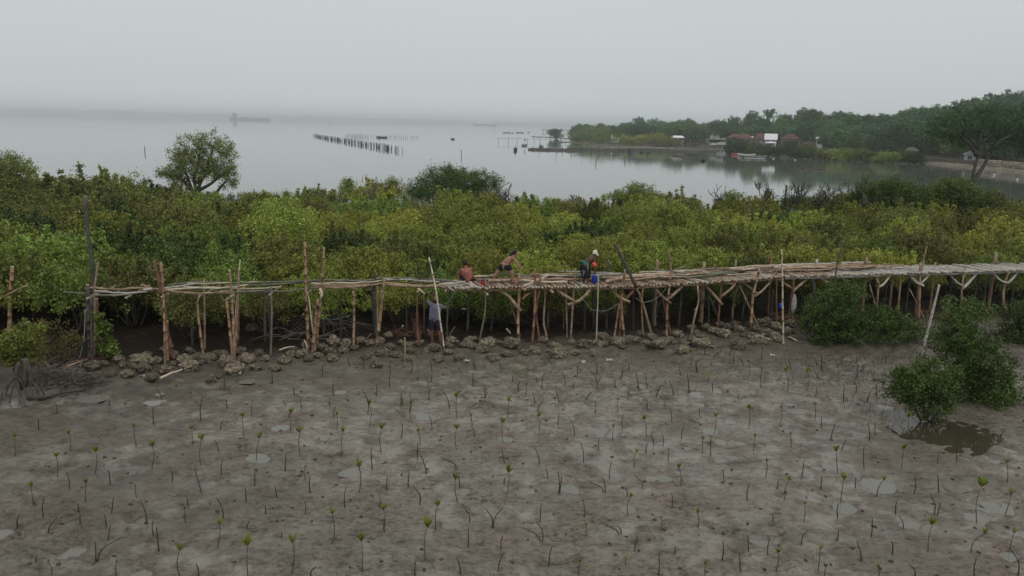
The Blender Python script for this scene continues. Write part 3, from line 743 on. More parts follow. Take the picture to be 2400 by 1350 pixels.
# bare trees
def bare(lab, px, py, Y, h, spread, r, sd, lean, mat='dead', gens=4, kids=3, name='dead_tree', cat_='dead tree', z=None, sc3=(1, 1, 1), top=None):
    b = atY(px, py, Y); b.z = ground(b.x, b.y) if z is None else z
    if top is not None:
        me = bare_tree_mesh(name, sd, h, spread, r, M[mat], lean, gens, kids, rmin=.017)
        hz = max(v.co.z for v in me.vertices); s_ = (atY(px, top, Y).z - b.z) / hz
        put(name, me, loc=b, scale=(s_, s_, s_), label=lab, category=cat_); return
    put(name, bare_tree_mesh(name, sd, h, spread, r, M[mat], lean, gens, kids), loc=b, scale=sc3, label=lab, category=cat_)
bare('bare dead tree fanning to the left at the bay edge right of centre', 1822, 490, 57, 4.6, 1.25, .2, 3, (-.75, 0), 'bark', 5, 3, sc3=(1, 1, 1), top=420)
bare('second bare dead tree beside the fanning one, upright', 1828, 490, 57.5, 4.2, .9, .16, 9, (.15, 0), 'bark', 4, 3, top=421)
bare('bare grey branches arching over the brown scrub', 1945, 490, 57, 5.2, 1.2, .17, 6, (-.4, 0), 'bark', 5, 3, top=412)
bare('thin bare branches between the arching ones and the dark scrub', 2005, 490, 57, 4.9, 1.1, .15, 12, (.2, 0), 'dead', 5, 3, top=418)
bare('leafless pale sapling above the thicket left of the dark bay-side bush', 868, 475, 58, 4.6, .6, .1, 15, (-.2, 0), 'dead', 4, 3, top=405)
bare('small leafless twiggy shrub at the right end of the dark bay-side bush', 1178, 478, 58, 3.6, .8, .09, 18, (.3, 0), 'dead', 4, 4, top=424)
bare('low leafless shrub by the bay above the thicket at far left', 205, 480, 56, 3.8, 1.0, .1, 19, (.0, 0), 'dead', 4, 4, top=428)
bare('low leafless shrub right of the lone olive tree', 570, 478, 57, 3.2, 1.1, .08, 20, (.1, 0), 'dead', 4, 4, top=440)
bare('tiny leafless shrub on the bare bank at the bay edge', 1357, 482, 61, 1.6, .9, .03, 25, (.1, 0), 'dead', 4, 4, top=458)
bare('small leafless seedling tuft on the mud below the bending worker', 1213, 920, at(1213, 920, 0).y, .75, .5, .015, 27, (.1, 0), 'red_wood', 3, 3, 'dry_shrub', 'shrub')
bare('reddish dry shrub with twig fan under the walkway beside the lilac shirt', 980, 770, at(985, 800, 0).y, 1.5, 1.1, .03, 29, (0, 0), 'red_wood', 4, 4, 'dry_shrub', 'shrub')
# dark bank spot at the water
# ------------------------------------------------------------------ far shore
SH = [(1336,327),(1360,333),(1420,337),(1480,340),(1560,344),(1640,349),(1690,354),(1720,358),(1780,363),(1850,367),(1950,372),(2050,375),(2120,379),(2180,386),(2260,394),(2330,401),(2400,409),(2520,424),(2640,440)]
TOP = [(1336,308),(1400,298),(1480,292),(1550,279),(1590,290),(1615,303),(1640,286),(1700,260),(1800,254),(1900,251),(2000,250),(2100,245),(2200,241),(2300,232),(2400,224),(2640,216)]
def lerp1(tab, x):
    if x <= tab[0][0]: return tab[0][1]
    for i in range(len(tab) - 1):
        if x <= tab[i + 1][0]:
            return tab[i][1] + (tab[i + 1][1] - tab[i][1]) * (x - tab[i][0]) / (tab[i + 1][0] - tab[i][0])
    return tab[-1][1]
TREEH = 9.0
def shore_pt(px): return at(px, lerp1(SH, px), WATER)
def peak_d(px): return 60 if px < 1430 else (60 + 190 * min(1, (px - 1430) / 60) if px < 1600 else (110 if px > 1640 else 250 - 140 * (px - 1600) / 40))
def landh(px, d):
    s = shore_pt(px); D = s.length; pk = peak_d(px)
    hy = 263 + .0224 * px
    ztop = 8 + (hy - lerp1(TOP, px)) / FPX * (D + pk) * 1.0
    H = max(1.2, ztop - 12.5)
    d0 = 58 if 1650 < px < 1880 else 22
    t_ = min(1, max(0, (d - d0) / max(20, pk - d0))); t_ = t_ * t_ * (3 - 2 * t_)
    bank = -.6 + min(1, d / 5) * 1.5
    if px > 2150: bank = -.6 + min(1, d / 9) * .9 + (.9 if d > 11 else 0)
    if 1336 <= px < 1700: bank = -.6 + min(1, d / 3) * .55 + min(1, max(0, (d - 22) / 6)) * .8
    return bank + (H - 1) * t_
def land_pt(px, d):
    s = shore_pt(px); g = Vector((s.x, s.y, 0)).normalized()
    q = s + g * d; q.z = landh(px, d); return q
pxs = list(range(1336, 2641, 8)); ds = [-3, 0, 1.5, 3, 5, 7, 9, 10.9, 11.1, 14, 18, 22, 28, 36, 46, 58, 72, 90, 110, 140, 180, 230, 290, 340]
V = []; 
for px in pxs:
    for d in ds:
        q = land_pt(px, d); f_ = 1 if d > 20 else .12
        V.append((q.x + R.uniform(-.6, .6) * f_, q.y + R.uniform(-.6, .6) * f_, q.z + R.uniform(-.35, .35) * f_))
k = len(ds)
F = [(i * k + j, (i + 1) * k + j, (i + 1) * k + j + 1, i * k + j + 1) for i in range(len(pxs) - 1) for j in range(k - 1)]
M['soil'] = surf('brown_shore_soil', [(0.03, 0.026, 0.018), (0.065, 0.054, 0.04), (0.12, 0.10, 0.075)], .35, .95, .8, detail=7, dist=.3, bscale=1.5, objrand=0)
put('far_shore', npmesh('far_shore', np.array(V), np.array(F), M['soil'], True), kind='structure', label='far shore land rising to a wooded hill')
# distant coast across the bay
V, F = [], []; n = 0
cpx = np.linspace(-900, 1700, 420)
for i, px in enumerate(cpx):
    base = at(px, 263 + .0224 * px + 3.1, WATER)
    D = base.length
    hgt = 24 + 9 * (float(vnoise(np.array([px * .011]), np.array([0.5]), 3)[0]) - .5) + 8 * (float(vnoise(np.array([px * .06]), np.array([2.5]), 4)[0]) - .5) + 4 * (float(vnoise(np.array([px * .3]), np.array([7.5]), 5)[0]) - .5)
    hgt *= (1.25 if px < 350 else 1.25 - .5 * min(1, (px - 350) / 900))
    g = Vector((base.x, base.y, 0)).normalized()
    for d, z in ((-10, -1), (0, .5), (30, hgt * .75), (120, hgt), (700, hgt * 1.0), (900, -1)):
        q = base + g * d; V.append((q.x, q.y, z))
for i in range(len(cpx) - 1):
    for j in range(5): F.append((i * 6 + j, (i + 1) * 6 + j, (i + 1) * 6 + j + 1, i * 6 + j + 1))
M['coast'] = surf('distant_wooded_coast', [(0.03, 0.05, 0.03), (0.06, 0.085, 0.05)], .02, .95, 0, objrand=0)
put('distant_coast', npmesh('distant_coast', np.array(V), np.array(F), M['coast'], True), kind='structure', label='faint low wooded coast across the bay')

# far trees
FT = []
for i in range(6):
    w_, h_ = [(8.5, 9), (7, 10), (9.5, 8.5), (6.5, 8.5), (8, 10.5), (10, 9)][i]
    cen = blob_centers(300 + i, w_ * 1.15, w_ * 1.15, h_ * .05, h_, 150, lobes=11, shell=.5)
    me = leaves('forest_tree', cen, .75, 30, .52, .34, LG['far'], 300 + i, .3)
    tmb = MB(); tmb.tube([(0, 0, -1), (.1, 0, h_ * .3), (.3, .2, h_ * .7)], [.28, .22, .1], 6)
    for q in range(6):
        an = q * 1.05; tmb.tube([(.1, 0, h_ * .3), (math.cos(an) * w_ * .18, math.sin(an) * w_ * .18, h_ * .5), (math.cos(an) * w_ * .33, math.sin(an) * w_ * .33, h_ * .68)], [.14, .1, .04], 4)
    FT.append((me, tmb.mesh('trunk', M['bark']), h_))
# arching bamboo clump
cen, rad = [], []
rs = np.random.RandomState(5); tmb = MB()
for q in range(16):
    an = rs.rand() * 6.28; rch = rs.uniform(1.2, 4.2); hh = rs.uniform(8.5, 12)
    P = []
    for s in np.linspace(0, 1, 9):
        P.append((math.cos(an) * rch * s ** 2.2, math.sin(an) * rch * s ** 2.2, hh * math.sin(s * 1.75) / 1.0))
        if s > .4:
            for z in range(2): cen.append((P[-1][0] + rs.normal(0, .2), P[-1][1] + rs.normal(0, .2), P[-1][2] - rs.uniform(0, .5))); rad.append(.35 + .35 * (1 - s))
    tmb.tube(P, [.06] * 9, 3)
BAM = (leaves('bamboo_clump', cen, rad, 26, .5, .16, LG['far'], 77, -.2), tmb.mesh('culm', M['green_bark']), 11)
rf = random.Random(3)
def zone(px):
    for a, b, s in ((1336, 1430, 'the green headland'), (1430, 1500, 'the low white hut'), (1500, 1580, 'the round olive mangroves'), (1580, 1640, 'the white-roofed stilt house'), (1640, 1720, 'the open pavilion'), (1720, 1780, 'the red roofs'),
                    (1780, 1830, 'the bright white roof'), (1830, 1890, 'the rusty hipped roof'), (1890, 1950, 'the small white house'), (1950, 2050, 'the wooded slope right of the village'), (2050, 2150, 'the small thatched shelter'), (2150, 2250, 'the pebble beach'), (2250, 2330, 'the beach hut'), (2330, 2700, 'the pale stone wall')):
        if a <= px < b: return s
nt_ = 0
MASS = []
drows = [(15, 1.0), (27, 1.0), (40, 1.0), (54, 1.0), (70, 1.0), (88, 1.05), (108, 1.1), (135, 1.15), (175, 1.2), (215, 1.2), (255, 1.25)]
for di, (d, sc_) in enumerate(drows):
    px = 1346.0 + rf.random() * 15
    while px < 2560:
        D = shore_pt(px).length + d
        step = rf.uniform(5.6, 7.8) * (1.15 if d > 80 else 1) / D * FPX
        if px > 1780: step *= 1.0
        pk = peak_d(px)
        ok = d <= pk + 12
        if 1632 < px < 1890 and d < 64: ok = False
        if 1900 < px < 1940 and d < 60: ok = False
        if px > 2080 and d < 26: ok = False
        if 1480 < px < 1632 and d < 24: ok = False
        if 1425 < px < 1450 and d < 20: ok = False
        if 1470 < px < 1600 and 60 < d < 200 and rf.random() < .35: ok = False
        if ok and nt_ >= 292:
            q = land_pt(px, d + rf.uniform(-4, 4)); MASS.append((q, sc_ * rf.uniform(.82, 1.12) * .95, rf.randrange(6), rf.random() * 6.28))
        if ok and nt_ < 292:
            q = land_pt(px, d + rf.uniform(-4, 4))
            b_ = rf.random() < .14 and px > 1650 and d > 50
            pr = BAM if b_ else FT[rf.randrange(6)]
            s = sc_ * rf.uniform(.82, 1.12) * (.72 if d < 20 else .95) * (.85 if px < 1480 else 1)
            depth = 'at the shore below' if d < 30 else ('just behind' if d < 60 else ('on the slope above' if d < 100 else 'on the ridge behind'))
            if px < 1480 and d >= 30: depth = 'behind'
            nm = 'bamboo_clump' if b_ else 'forest_tree'
            t_ = empty(nm, q, rf.random() * 6.28, label=('arching bamboo clump ' if b_ else rf.choice(['rounded tree ', 'broad tree ', 'dense tree '])) + depth + ' ' + zone(px), category='bamboo' if b_ else 'tree', group='trees of the wooded far shore')
            t_.scale = (s * rf.uniform(.9, 1.15),) * 2 + (s,)
            put('crown', pr[0], t_); put('trunk', pr[1], t_)
            nt_ += 1
        px += step
if MASS:
    Vs, Fs, off = [], [], 0
    for (q, s, v, an) in MASS:
        me = FT[v][0]; n = len(me.vertices); a = np.empty(n * 3, dtype=np.float32); me.vertices.foreach_get("co", a)
        a = a.reshape(-1, 4, 3)[::3]; m_ = a.mean(1, keepdims=True); a = ((a - m_) * 1.7 + m_).reshape(-1, 3) * s
        ca, sa = math.cos(an), math.sin(an); a = np.stack([a[:, 0] * ca - a[:, 1] * sa, a[:, 0] * sa + a[:, 1] * ca, a[:, 2]], 1) + np.array(q)
        k_ = len(a) // 4; Vs.append(a); Fs.append(np.arange(off, off + k_ * 4).reshape(k_, 4)); off += k_ * 4
    put('ridge_forest', npmesh('ridge_forest', np.concatenate(Vs), np.concatenate(Fs), LG['far']), kind='stuff', label='mass of tree crowns along the far ridge behind the counted trees')
# pebble beach
V, F = [], []
bp_ = list(range(2140, 2641, 10)); bd = [-2, 0, 2, 4, 6, 8, 10]
for px in bp_:
    for d in bd:
        q = land_pt(px, d * (1 if px > 2200 else max(.15, (px - 2140) / 60))); V.append((q.x, q.y, q.z + .06 + R.uniform(-.04, .06)))
k = len(bd)
F = [(i * k + j, (i + 1) * k + j, (i + 1) * k + j + 1, i * k + j + 1) for i in range(len(bp_) - 1) for j in range(k - 1)]
M['beach'] = surf('tan_pebble_beach', [(0.09, 0.075, 0.055), (0.19, 0.16, 0.12), (0.30, 0.26, 0.2)], .6, .95, .8, detail=8, dist=.2, bscale=3, objrand=0)
put('pebble_beach', npmesh('pebble_beach', np.array(V), np.array(F), M['beach'], True), kind='structure', label='tan pebble beach at the right of the inlet')
# shore shrubs and olive mangroves in front of the wood
def far_bush(px, py, wpx, toppx, key, lab, name='mangrove_bush', grp='mangrove bushes along the far shore', sd=0, dz=0.0, cat_='bush'):
    b = at(px, py + 2.5, .0 + dz); D = b.length; k = D / FPX
    w_ = wpx * k; h_ = (py - toppx) * k
    b.y += 0
    t_ = empty(name, b, 0, label=lab, category=cat_, group=grp)
    n = max(40, int(w_ * h_ * 7)); n = min(n, 320)
    cen = blob_centers(sd, w_ * 1.1, w_ * .8, -.3, h_, n, lobes=9, shell=.4, zlo=.1)
    put('crown', leaves('crown', cen, .42, 26, .32, .2, LG[key], sd, .3), t_)
    put('trunk', stems_mesh('trunk', sd, w_ * .25, h_ * .7, 7, .09, curve=.3), t_)
for i, (px, py, wd, tp, key, lab) in enumerate([
 (1372,331,60,298,'green','bright green mangrove at the tip of the headland'),(1352,329,34,303,'green','hazy mangrove on the outermost left end of the headland'),(1410,334,66,291,'green','tall green mangrove, second of the headland'),(1452,333,50,296,'dark','dark rounded mangrove above the low white hut'),
 (1468,337,40,313,'yellow','small olive mangrove right of the low white hut'),(1500,338,52,312,'yellow','olive mangrove dome in the middle of the spit'),(1542,339,62,308,'yellow','largest olive mangrove dome on the spit'),(1575,340,34,318,'yellow','olive mangrove dome at the right end of the spit'),
 (1732,357,56,321,'dark','dark mangrove between the pavilion and the red boat'),(1772,360,52,329,'dark','dark mangrove behind the long outrigger boat'),(1820,363,40,341,'dark','low dark mangrove under the bright white roof'),(1850,365,54,327,'dark','dark mangrove under the rusty hipped roof'),
 (1890,367,46,337,'olive','greyish mangrove left of the small white house'),(1932,370,54,345,'olive','greyish mangrove below the small white house'),(1978,372,52,345,'green','green mangrove right of the small white house'),(2022,374,52,348,'olive','olive shore mangrove, middle of the low row'),
 (2066,376,50,350,'green','green shore mangrove left of the thatched shelter'),(2108,378,48,352,'dark','dark shore mangrove at the thatched shelter'),(2145,380,44,356,'dark','last dark shore mangrove before the pebble beach'),(2005,373,30,352,'yellow','small yellowish bush in the low shore row'),(1710,356,30,334,'dark','small dark mangrove right beside the stilt shed'),(1795,362,34,340,'dark','low dark mangrove right of the long outrigger boat'),(1870,367,36,344,'dark','low dark mangrove at the rubble below the hipped roof'),(1912,369,36,348,'dark','low dark mangrove left below the small white house'),(1955,372,38,350,'green','low green mangrove right below the small white house'),(2045,375,38,353,'dark','low dark mangrove in the middle of the low row'),(2088,378,38,356,'green','low green mangrove near the thatched shelter')]):
    far_bush(px, py, wd, tp, key, lab, sd=400 + i)
far_bush(1301, 322, 36, 297, 'dark', 'hazy round tree standing alone on the water left of the headland', 'mangrove_tree', None, 430, 0, 'tree')

# ------------------------------------------------------------------ far buildings
W = {'white': flat('white_plaster', (.62, .64, .64)), 'greyroof': flat('grey_sheet_roof', (.33, .35, .33), .5), 'redroof': surf('rusty_red_tile', [(.09, .042, .032), (.15, .07, .052)], .6, .85, .3, objrand=.15), 'dk': flat('dark_opening', (.02, .022, .024)),
     'post': flat('pale_post', (.45, .45, .43)), 'whiteroof': flat('bright_white_sheet', (.82, .82, .84), .4), 'grey': flat('grey_board', (.26, .26, .25)), 'thatch': flat('grey_thatch', (.12, .105, .085), .95)}
def frame(px, py, z=0.3):
    b = at(px, py, z); k = b.length / FPX
    yaw = math.atan2(-b.x, b.y)
    return b, k, yaw
def part(name, mb, mat, parent, **kw):
    return put(name, mb.mesh(name, mat, False), parent, **kw)
def hip(w_, d_, z0, z1, ridge=.0, ov=0.0):
    a, b = w_ / 2 + ov, d_ / 2 + ov; rx = ridge * w_ / 2
    V = [(-a, -b, z0), (a, -b, z0), (a, b, z0), (-a, b, z0), (-rx, 0, z1), (rx, 0, z1), (-a, -b, z0 - .12), (a, -b, z0 - .12), (a, b, z0 - .12), (-a, b, z0 - .12)]
    return V, [(0, 1, 5, 4), (1, 2, 5), (2, 3, 4, 5), (3, 0, 4), (6, 7, 1, 0), (7, 8, 2, 1), (8, 9, 3, 2), (9, 6, 0, 3), (6, 9, 8, 7)]
def house(name, lab, px, py, wpx, hpx, roofpx, wall='white', roof='greyroof', ridge=.5, depth=1.0, nwin=3, z=0.5, stilts=0, yawadd=0.0, gable=False, d=None):
    b, k, yaw = frame(px, py, z)
    fnd = 0.0
    if d is not None:
        r_ = ray(px, py); D_ = Vector((shore_pt(px).x, shore_pt(px).y, 0)).length + d
        b = CAM + r_ * (D_ / Vector((r_.x, r_.y, 0)).length); k = D_ / FPX; yaw = math.atan2(-b.x, b.y); fnd = max(0, b.z - landh(px, d) + .4)
    g = z + .0
    h = empty(name, b, yaw + yawadd, label=lab, category='house' if name != 'hut' else 'hut')
    w_, hh, rh = wpx * k, hpx * k, roofpx * k; d_ = w_ * depth
    zb = stilts * k
    mb = MB(); mb.box((0, d_ / 2, zb + hh / 2 - fnd / 2), (w_, d_, hh + fnd)); part('wall', mb, W[wall], h)
    mb = MB()
    if gable:
        a, bq = w_ / 2 + .3, d_ / 2 + .4
        mb.add([(-a, -bq, zb + hh), (a, -bq, zb + hh), (a, 0, zb + hh + rh), (-a, 0, zb + hh + rh), (-a, bq, zb + hh), (a, bq, zb + hh)], [(0, 1, 2, 3), (3, 2, 5, 4), (0, 3, 4), (1, 5, 2), (0, 4, 5, 1)])
    else:
        V_, F_ = hip(w_, d_, zb + hh + .14, zb + hh + rh, ridge, .5); mb.add(V_, F_)
    part('roof', mb, W[roof], h, loc=(0, d_ / 2, 0))
    for i in range(nwin):
        x = -w_ / 2 + w_ * (i + .5) / nwin
        mb = MB(); mb.box((x, -.03, zb + hh * .5), (w_ / nwin * .38, .07, hh * .5)); wn = part('window', mb, W['dk'], h)
        mb = MB(); mb.box((x, -.08, zb + hh * .5), (w_ / nwin * .06, .05, hh * .5)); mb.box((x, -.08, zb + hh * .77), (w_ / nwin * .46, .05, .08)); part('frame', mb, W['post'], wn)
    if stilts:
        for i in range(4):
            for yy_ in (.1, d_ - .1):
                mb = MB(); mb.box((-w_ / 2 + w_ * (i + .1) / 3.2, yy_, zb / 2 - .5), (.18, .18, zb + 1)); part('stilt', mb, W['post'], h)
    return h, b, k, yaw
# pavilion
b, k, yaw = frame(1684, 338, .6)
h = empty('pavilion', b, yaw, label='open white pavilion with a peaked grey roof by the water', category='pavilion')
w_ = 52 * k; d_ = w_ * .7
mb = MB(); V_, F_ = hip(w_, d_, 10.5 * k, 14 * k, .42, .9); mb.add(V_, F_); part('roof', mb, W['greyroof'], h, loc=(0, d_ / 2, 0))
mb = MB(); V_, F_ = hip(w_ * .44, d_ * .42, 13.4 * k, 25 * k, .18, 0); mb.add(V_, F_); part('roof_peak', mb, W['greyroof'], h, loc=(0, d_ / 2, 0))
for i in range(8):
    for yy_ in (.2, d_ - .2):
        mb = MB(); mb.box((-w_ / 2 + w_ * (i + .06) / 7.1, yy_, 5.2 * k), (.25, .25, 10.4 * k)); part('column', mb, W['white'], h)
mb = MB(); mb.box((0, d_ * .75, 4.5 * k), (w_ * .8, .2, 9 * k)); part('back_wall', mb, W['dk'], h)
mb = MB(); mb.box((0, -.1, 1.6 * k), (w_, .12, 3.2 * k)); part('parapet', mb, W['white'], h)
house('stilt_shed', 'grey boarded shed on stilts at the waterline in front of the pavilion', 1693, 356, 26, 9, 6, 'grey', 'grey', .8, .6, 2, -.2, 6)
house('boat_shed', 'low grey lean-to roof on posts beside the stilt shed', 1676, 351, 20, 7, 4, 'grey', 'greyroof', .7, .5, 1, .3, 3)
house('white_hut', 'low white hut with a small spire on the muddy spit', 1441, 334, 17, 9, 2, 'white', 'whiteroof', .9, .8, 2, .4)
mb = MB(); b, k, yaw = frame(1433.5, 325, 2.2); mb.tube([(0, 0, 0), (0, 0, 10 * k)], [.45, .03], 6); put('spire', mb.mesh('spire', W['white']), loc=at(1434, 326, 2.4), label='slender white spire beside the low white hut', category='spire')
house('stilt_house', 'grey stilt house with white roof at the foot of the wood', 1588, 338, 24, 8, 5, 'grey', 'whiteroof', .8, .7, 2, .6, 6, d=9)
house('village_house', 'house with rusty red roof right behind the pavilion', 1733, 334, 56, 8, 11, 'grey', 'redroof', .6, .7, 4, 1.6, d=36)
house('village_house', 'house with low pale roof between the red roofs', 1755, 330, 14, 6, 4, 'grey', 'whiteroof', .8, .6, 1, 3.0, gable=True, d=50)
house('village_house', 'house with dark red roof left of the bright white one', 1782, 334, 26, 8, 12, 'grey', 'redroof', .5, .8, 2, 2.4, d=42)
house('village_house', 'house with bright white sheet roof in the village', 1806, 334, 24, 6, 13, 'white', 'whiteroof', .9, 1.0, 2, 1.8, gable=True, d=30)
house('porch', 'low white porch roof in front of the bright white roof', 1806, 341, 17, 5, 3, 'grey', 'whiteroof', .8, .4, 1, 1.4, d=24)
house('village_house', 'house with rusty hipped roof at the right end of the village', 1852, 334, 40, 7, 11, 'grey', 'redroof', .25, .7, 3, 2.4, d=40)
house('village_house', 'small bright white house half hidden in trees', 1920, 343, 13, 16, 4, 'white', 'whiteroof', .8, .8, 2, 3.2, d=45)
house('shelter', 'small thatched shelter on posts among shore bushes', 2136, 359, 22, 4, 8, 'dk', 'thatch', .5, .7, 1, 2.2)
house('hut', 'small pale hut with dark doorway on the bank behind the spreading tree', 2272, 377, 20, 12, 8, 'white', 'greyroof', .3, .8, 1, 1.0)
house('hut', 'patched grey hut right of the spreading tree trunk', 2312, 376, 34, 12, 4, 'grey', 'grey', .8, .5, 2, 1.0)
# stone wall on the right
b, k, yaw = frame(2350, 389, .4)
wl = empty('stone_wall', shore_pt(2300), 0, label='pale rough stone sea wall on the bank at the right edge', category='wall')
WL = surf('pale_rubble', [(.2, .17, .13), (.36, .31, .25), (.5, .45, .37)], 1.2, .9, .8, detail=6, objrand=.25, dist=.1)
stone = []
for v in range(4):
    mb = MB(); rs = random.Random(v)
    n = 7
    vs = []
    for z in (-.5, -.2, .25, .5):
        for j in range(n):
            a = 6.283 * j / n; r = (.5 if abs(z) < .4 else .33) * rs.uniform(.85, 1.12); vs.append((math.cos(a) * r * 1.25, math.sin(a) * r, z * rs.uniform(.9, 1.1)))
    mb.add(vs, [(i * n + j, i * n + (j + 1) % n, (i + 1) * n + (j + 1) % n, (i + 1) * n + j) for i in range(3) for j in range(n)] + [tuple(3 * n + j for j in range(n)), tuple(reversed(range(n)))])
    stone.append(mb.mesh('stone', WL))
w0 = Vector(wl.location); ns = 0
px = 2290.0
while px < 2450 and ns < 290:
    for lay in range(4):
        q = land_pt(px, 10.4 + lay * .25) ; q.z = .15 + lay * .48 + R.uniform(-.08, .08)
        put('stone', stone[R.randrange(4)], wl, loc=q - w0, rot=(R.random() * .6, R.random() * .6, R.random() * 6), scale=(.62, .5, .5)); ns += 1
    px += .75 * FPX / q.length * .9
# beach rubble
mb = MB()
for i in range(420):
    px = R.uniform(1850, 2480); d = R.uniform(-1, 5) if px < 2150 else R.uniform(-1.5, 8)
    q = land_pt(px, d); q.z = max(q.z, WATER) ; s = R.uniform(.1, .42)
    mb.box(q, (s * 1.6, s, s * .7), R.random() * 3)
put('shore_rubble', mb.mesh('shore_rubble', WL, False), kind='stuff', label='rubble and litter strewn along the far waterline')
# mud banks, dikes
M['dk_rock'] = surf('dark_dike_rock', [(.03, .028, .024), (.08, .072, .06)], 1.5, .9, .6, objrand=.1, dist=.1)
def strip(name, lab, pts, w_, hgt, mat, kind='structure', cat_=None):
    P = [at(a, b_, WATER) for a, b_ in pts]; C = cat(P, 10); rs = random.Random(len(pts) * 7)
    V, F = [], []
    n = 7
    C2 = []
    for i in range(len(C) - 1):
        L_ = (C[i + 1] - C[i]).length; m_ = max(1, int(L_ / 1.2))
        for j in range(m_): C2.append(C[i].lerp(C[i + 1], j / m_))
    C = C2
    for i, c in enumerate(C):
        t_ = (C[min(i + 1, len(C) - 1)] - C[max(0, i - 1)]).normalized(); nn = Vector((-t_.y, t_.x, 0))
        for j in range(n):
            u_ = -1 + 2 * j / (n - 1)
            z = hgt * (1 - abs(u_) ** 1.6) * rs.uniform(.5, 1.25) - .12
            q = c + nn * u_ * w_ / 2 * rs.uniform(.85, 1.15); V.append((q.x, q.y, WATER + z))
    for i in range(len(C) - 1):
        for j in range(n - 1): F.append((i * n + j, (i + 1) * n + j, (i + 1) * n + j + 1, i * n + j + 1))
    return put(name, npmesh(name, np.array(V), np.array(F), mat), kind=kind if cat_ is None else None, label=lab, category=cat_)
strip('rock_dike', 'long dark rock dike running out from the village into the bay', [(1238, 351), (1300, 352.5), (1420, 354), (1560, 355.5), (1690, 357)], 2.0, .8, M['dk_rock'], cat_='dike')
strip('rock_spit', 'curved dark rock spit in the water in front of the stilt shed', [(1575, 364), (1600, 368), (1625, 375), (1650, 379)], 1.6, .7, M['dk_rock'], cat_='spit')
M['bank'] = surf('mud_bank_silt', [(0.06, 0.05, 0.038), (0.13, 0.11, 0.085)], .5, .9, .5, objrand=0)
strip('mud_bank', 'brown mud bank along the headland', [(1345, 333), (1420, 340), (1500, 344), (1600, 349), (1690, 354)], 16, .5, M['bank'])
strip('mud_bank', 'thin mud bar left of the headland', [(1250, 320.5), (1300, 323), (1345, 325.5)], 5, .45, M['soil'])
strip('mud_bank', 'second thin mud bar left of the headland', [(1290, 333.5), (1330, 334), (1380, 335)], 3, .4, M['soil'])
strip('driftwood', 'dark driftwood line floating in the inlet', [(1880, 396), (1905, 396.5), (1935, 398.5)], .5, .35, M['dk_rock'], cat_='driftwood')
strip('bank_debris', 'dark twiggy debris on the near bank at the right', [(2340, 482), (2370, 481), (2400, 479), (2440, 478)], 1.2, .6, M['bark'], cat_='debris')
# far jetty on piles
b = at(1310, 311, WATER)
j = empty('jetty', b, 0, label='thin distant jetty on piles behind the lone tree', category='jetty')
P0, P1 = at(1270, 309.0, WATER), at(1352, 311.0, WATER)
dirv = (P1 - P0); rzj = math.atan2(dirv.y, dirv.x)
mb = MB(); mb.box((P0 + P1) / 2 - b + Vector((0, 0, 2.5)), (dirv.length, 3, .8), rzj); part('deck', mb, W['grey'], j)
for i in range(12):
    q = P0.lerp(P1, (i + .5) / 12) - b; mb = MB(); mb.box(q + Vector((0, 0, 1)), (.5, .5, 3)); part('pile', mb, W['grey'], j)

# ------------------------------------------------------------------ stakes
SM = []
for i in range(4):
    mb = MB(); mb.tube([(0, 0, -.6), (.03 * i, 0, 1), (.05 * (i - 2), .02, 2)], [.055, .05, .04], 5); SM.append(mb.mesh('stake', M['dark_wood']))
rs = random.Random(77)
trap = [(735, 319), (760, 324), (800, 331), (850, 340), (900, 348), (941, 356)]
ns = 0; x = 735.0
while x < 942:
    y = lerp1(trap, x); q = at(x, y, WATER)
    hpx = 7 + 8 * (x - 735) / 205
    thick = 1 + (rs.random() < .45) * .8
    if 862 < x < 924 and rs.random() < .1: x += 3; continue
    hh = hpx * q.length / FPX * rs.uniform(.8, 1.1)
    seg = 'at its far end' if x < 790 else ('in its middle run' if x < 880 else 'at its near end')
    put('stake', SM[rs.randrange(4)], loc=(q.x + rs.uniform(-.4, .4), q.y + rs.uniform(-1, 1), WATER), rot=(rs.uniform(-.08, .08), rs.uniform(-.12, .12), rs.random() * 6), scale=(1.35 * thick, 1.35 * thick, hh / 2.5),
        label='dark stake of the long fish trap, ' + seg, category='stake', group='stakes of the long fish trap')
    ns += 1
    x += rs.uniform(.7, 1.1) if x < 795 else (rs.uniform(.9, 1.8) if x < 915 else rs.uniform(4, 5))
x = 810.0
while x < 984:
    if 955 < x < 962: x = 962
    q = at(x, 321.5 + (x - 810) * .012, WATER)
    put('stake', SM[rs.randrange(4)], loc=(q.x, q.y, WATER), rot=(0, rs.uniform(-.12, .12), rs.random() * 6), scale=(1.6, 1.6, rs.uniform(5.5, 8.5) * q.length / FPX / 2),
        label='faint stake in the far row behind the fishing boat', category='stake', group='stakes of the far row in the bay')
    x += rs.uniform(2, 3.6) if x < 850 else rs.uniform(3, 6.5)
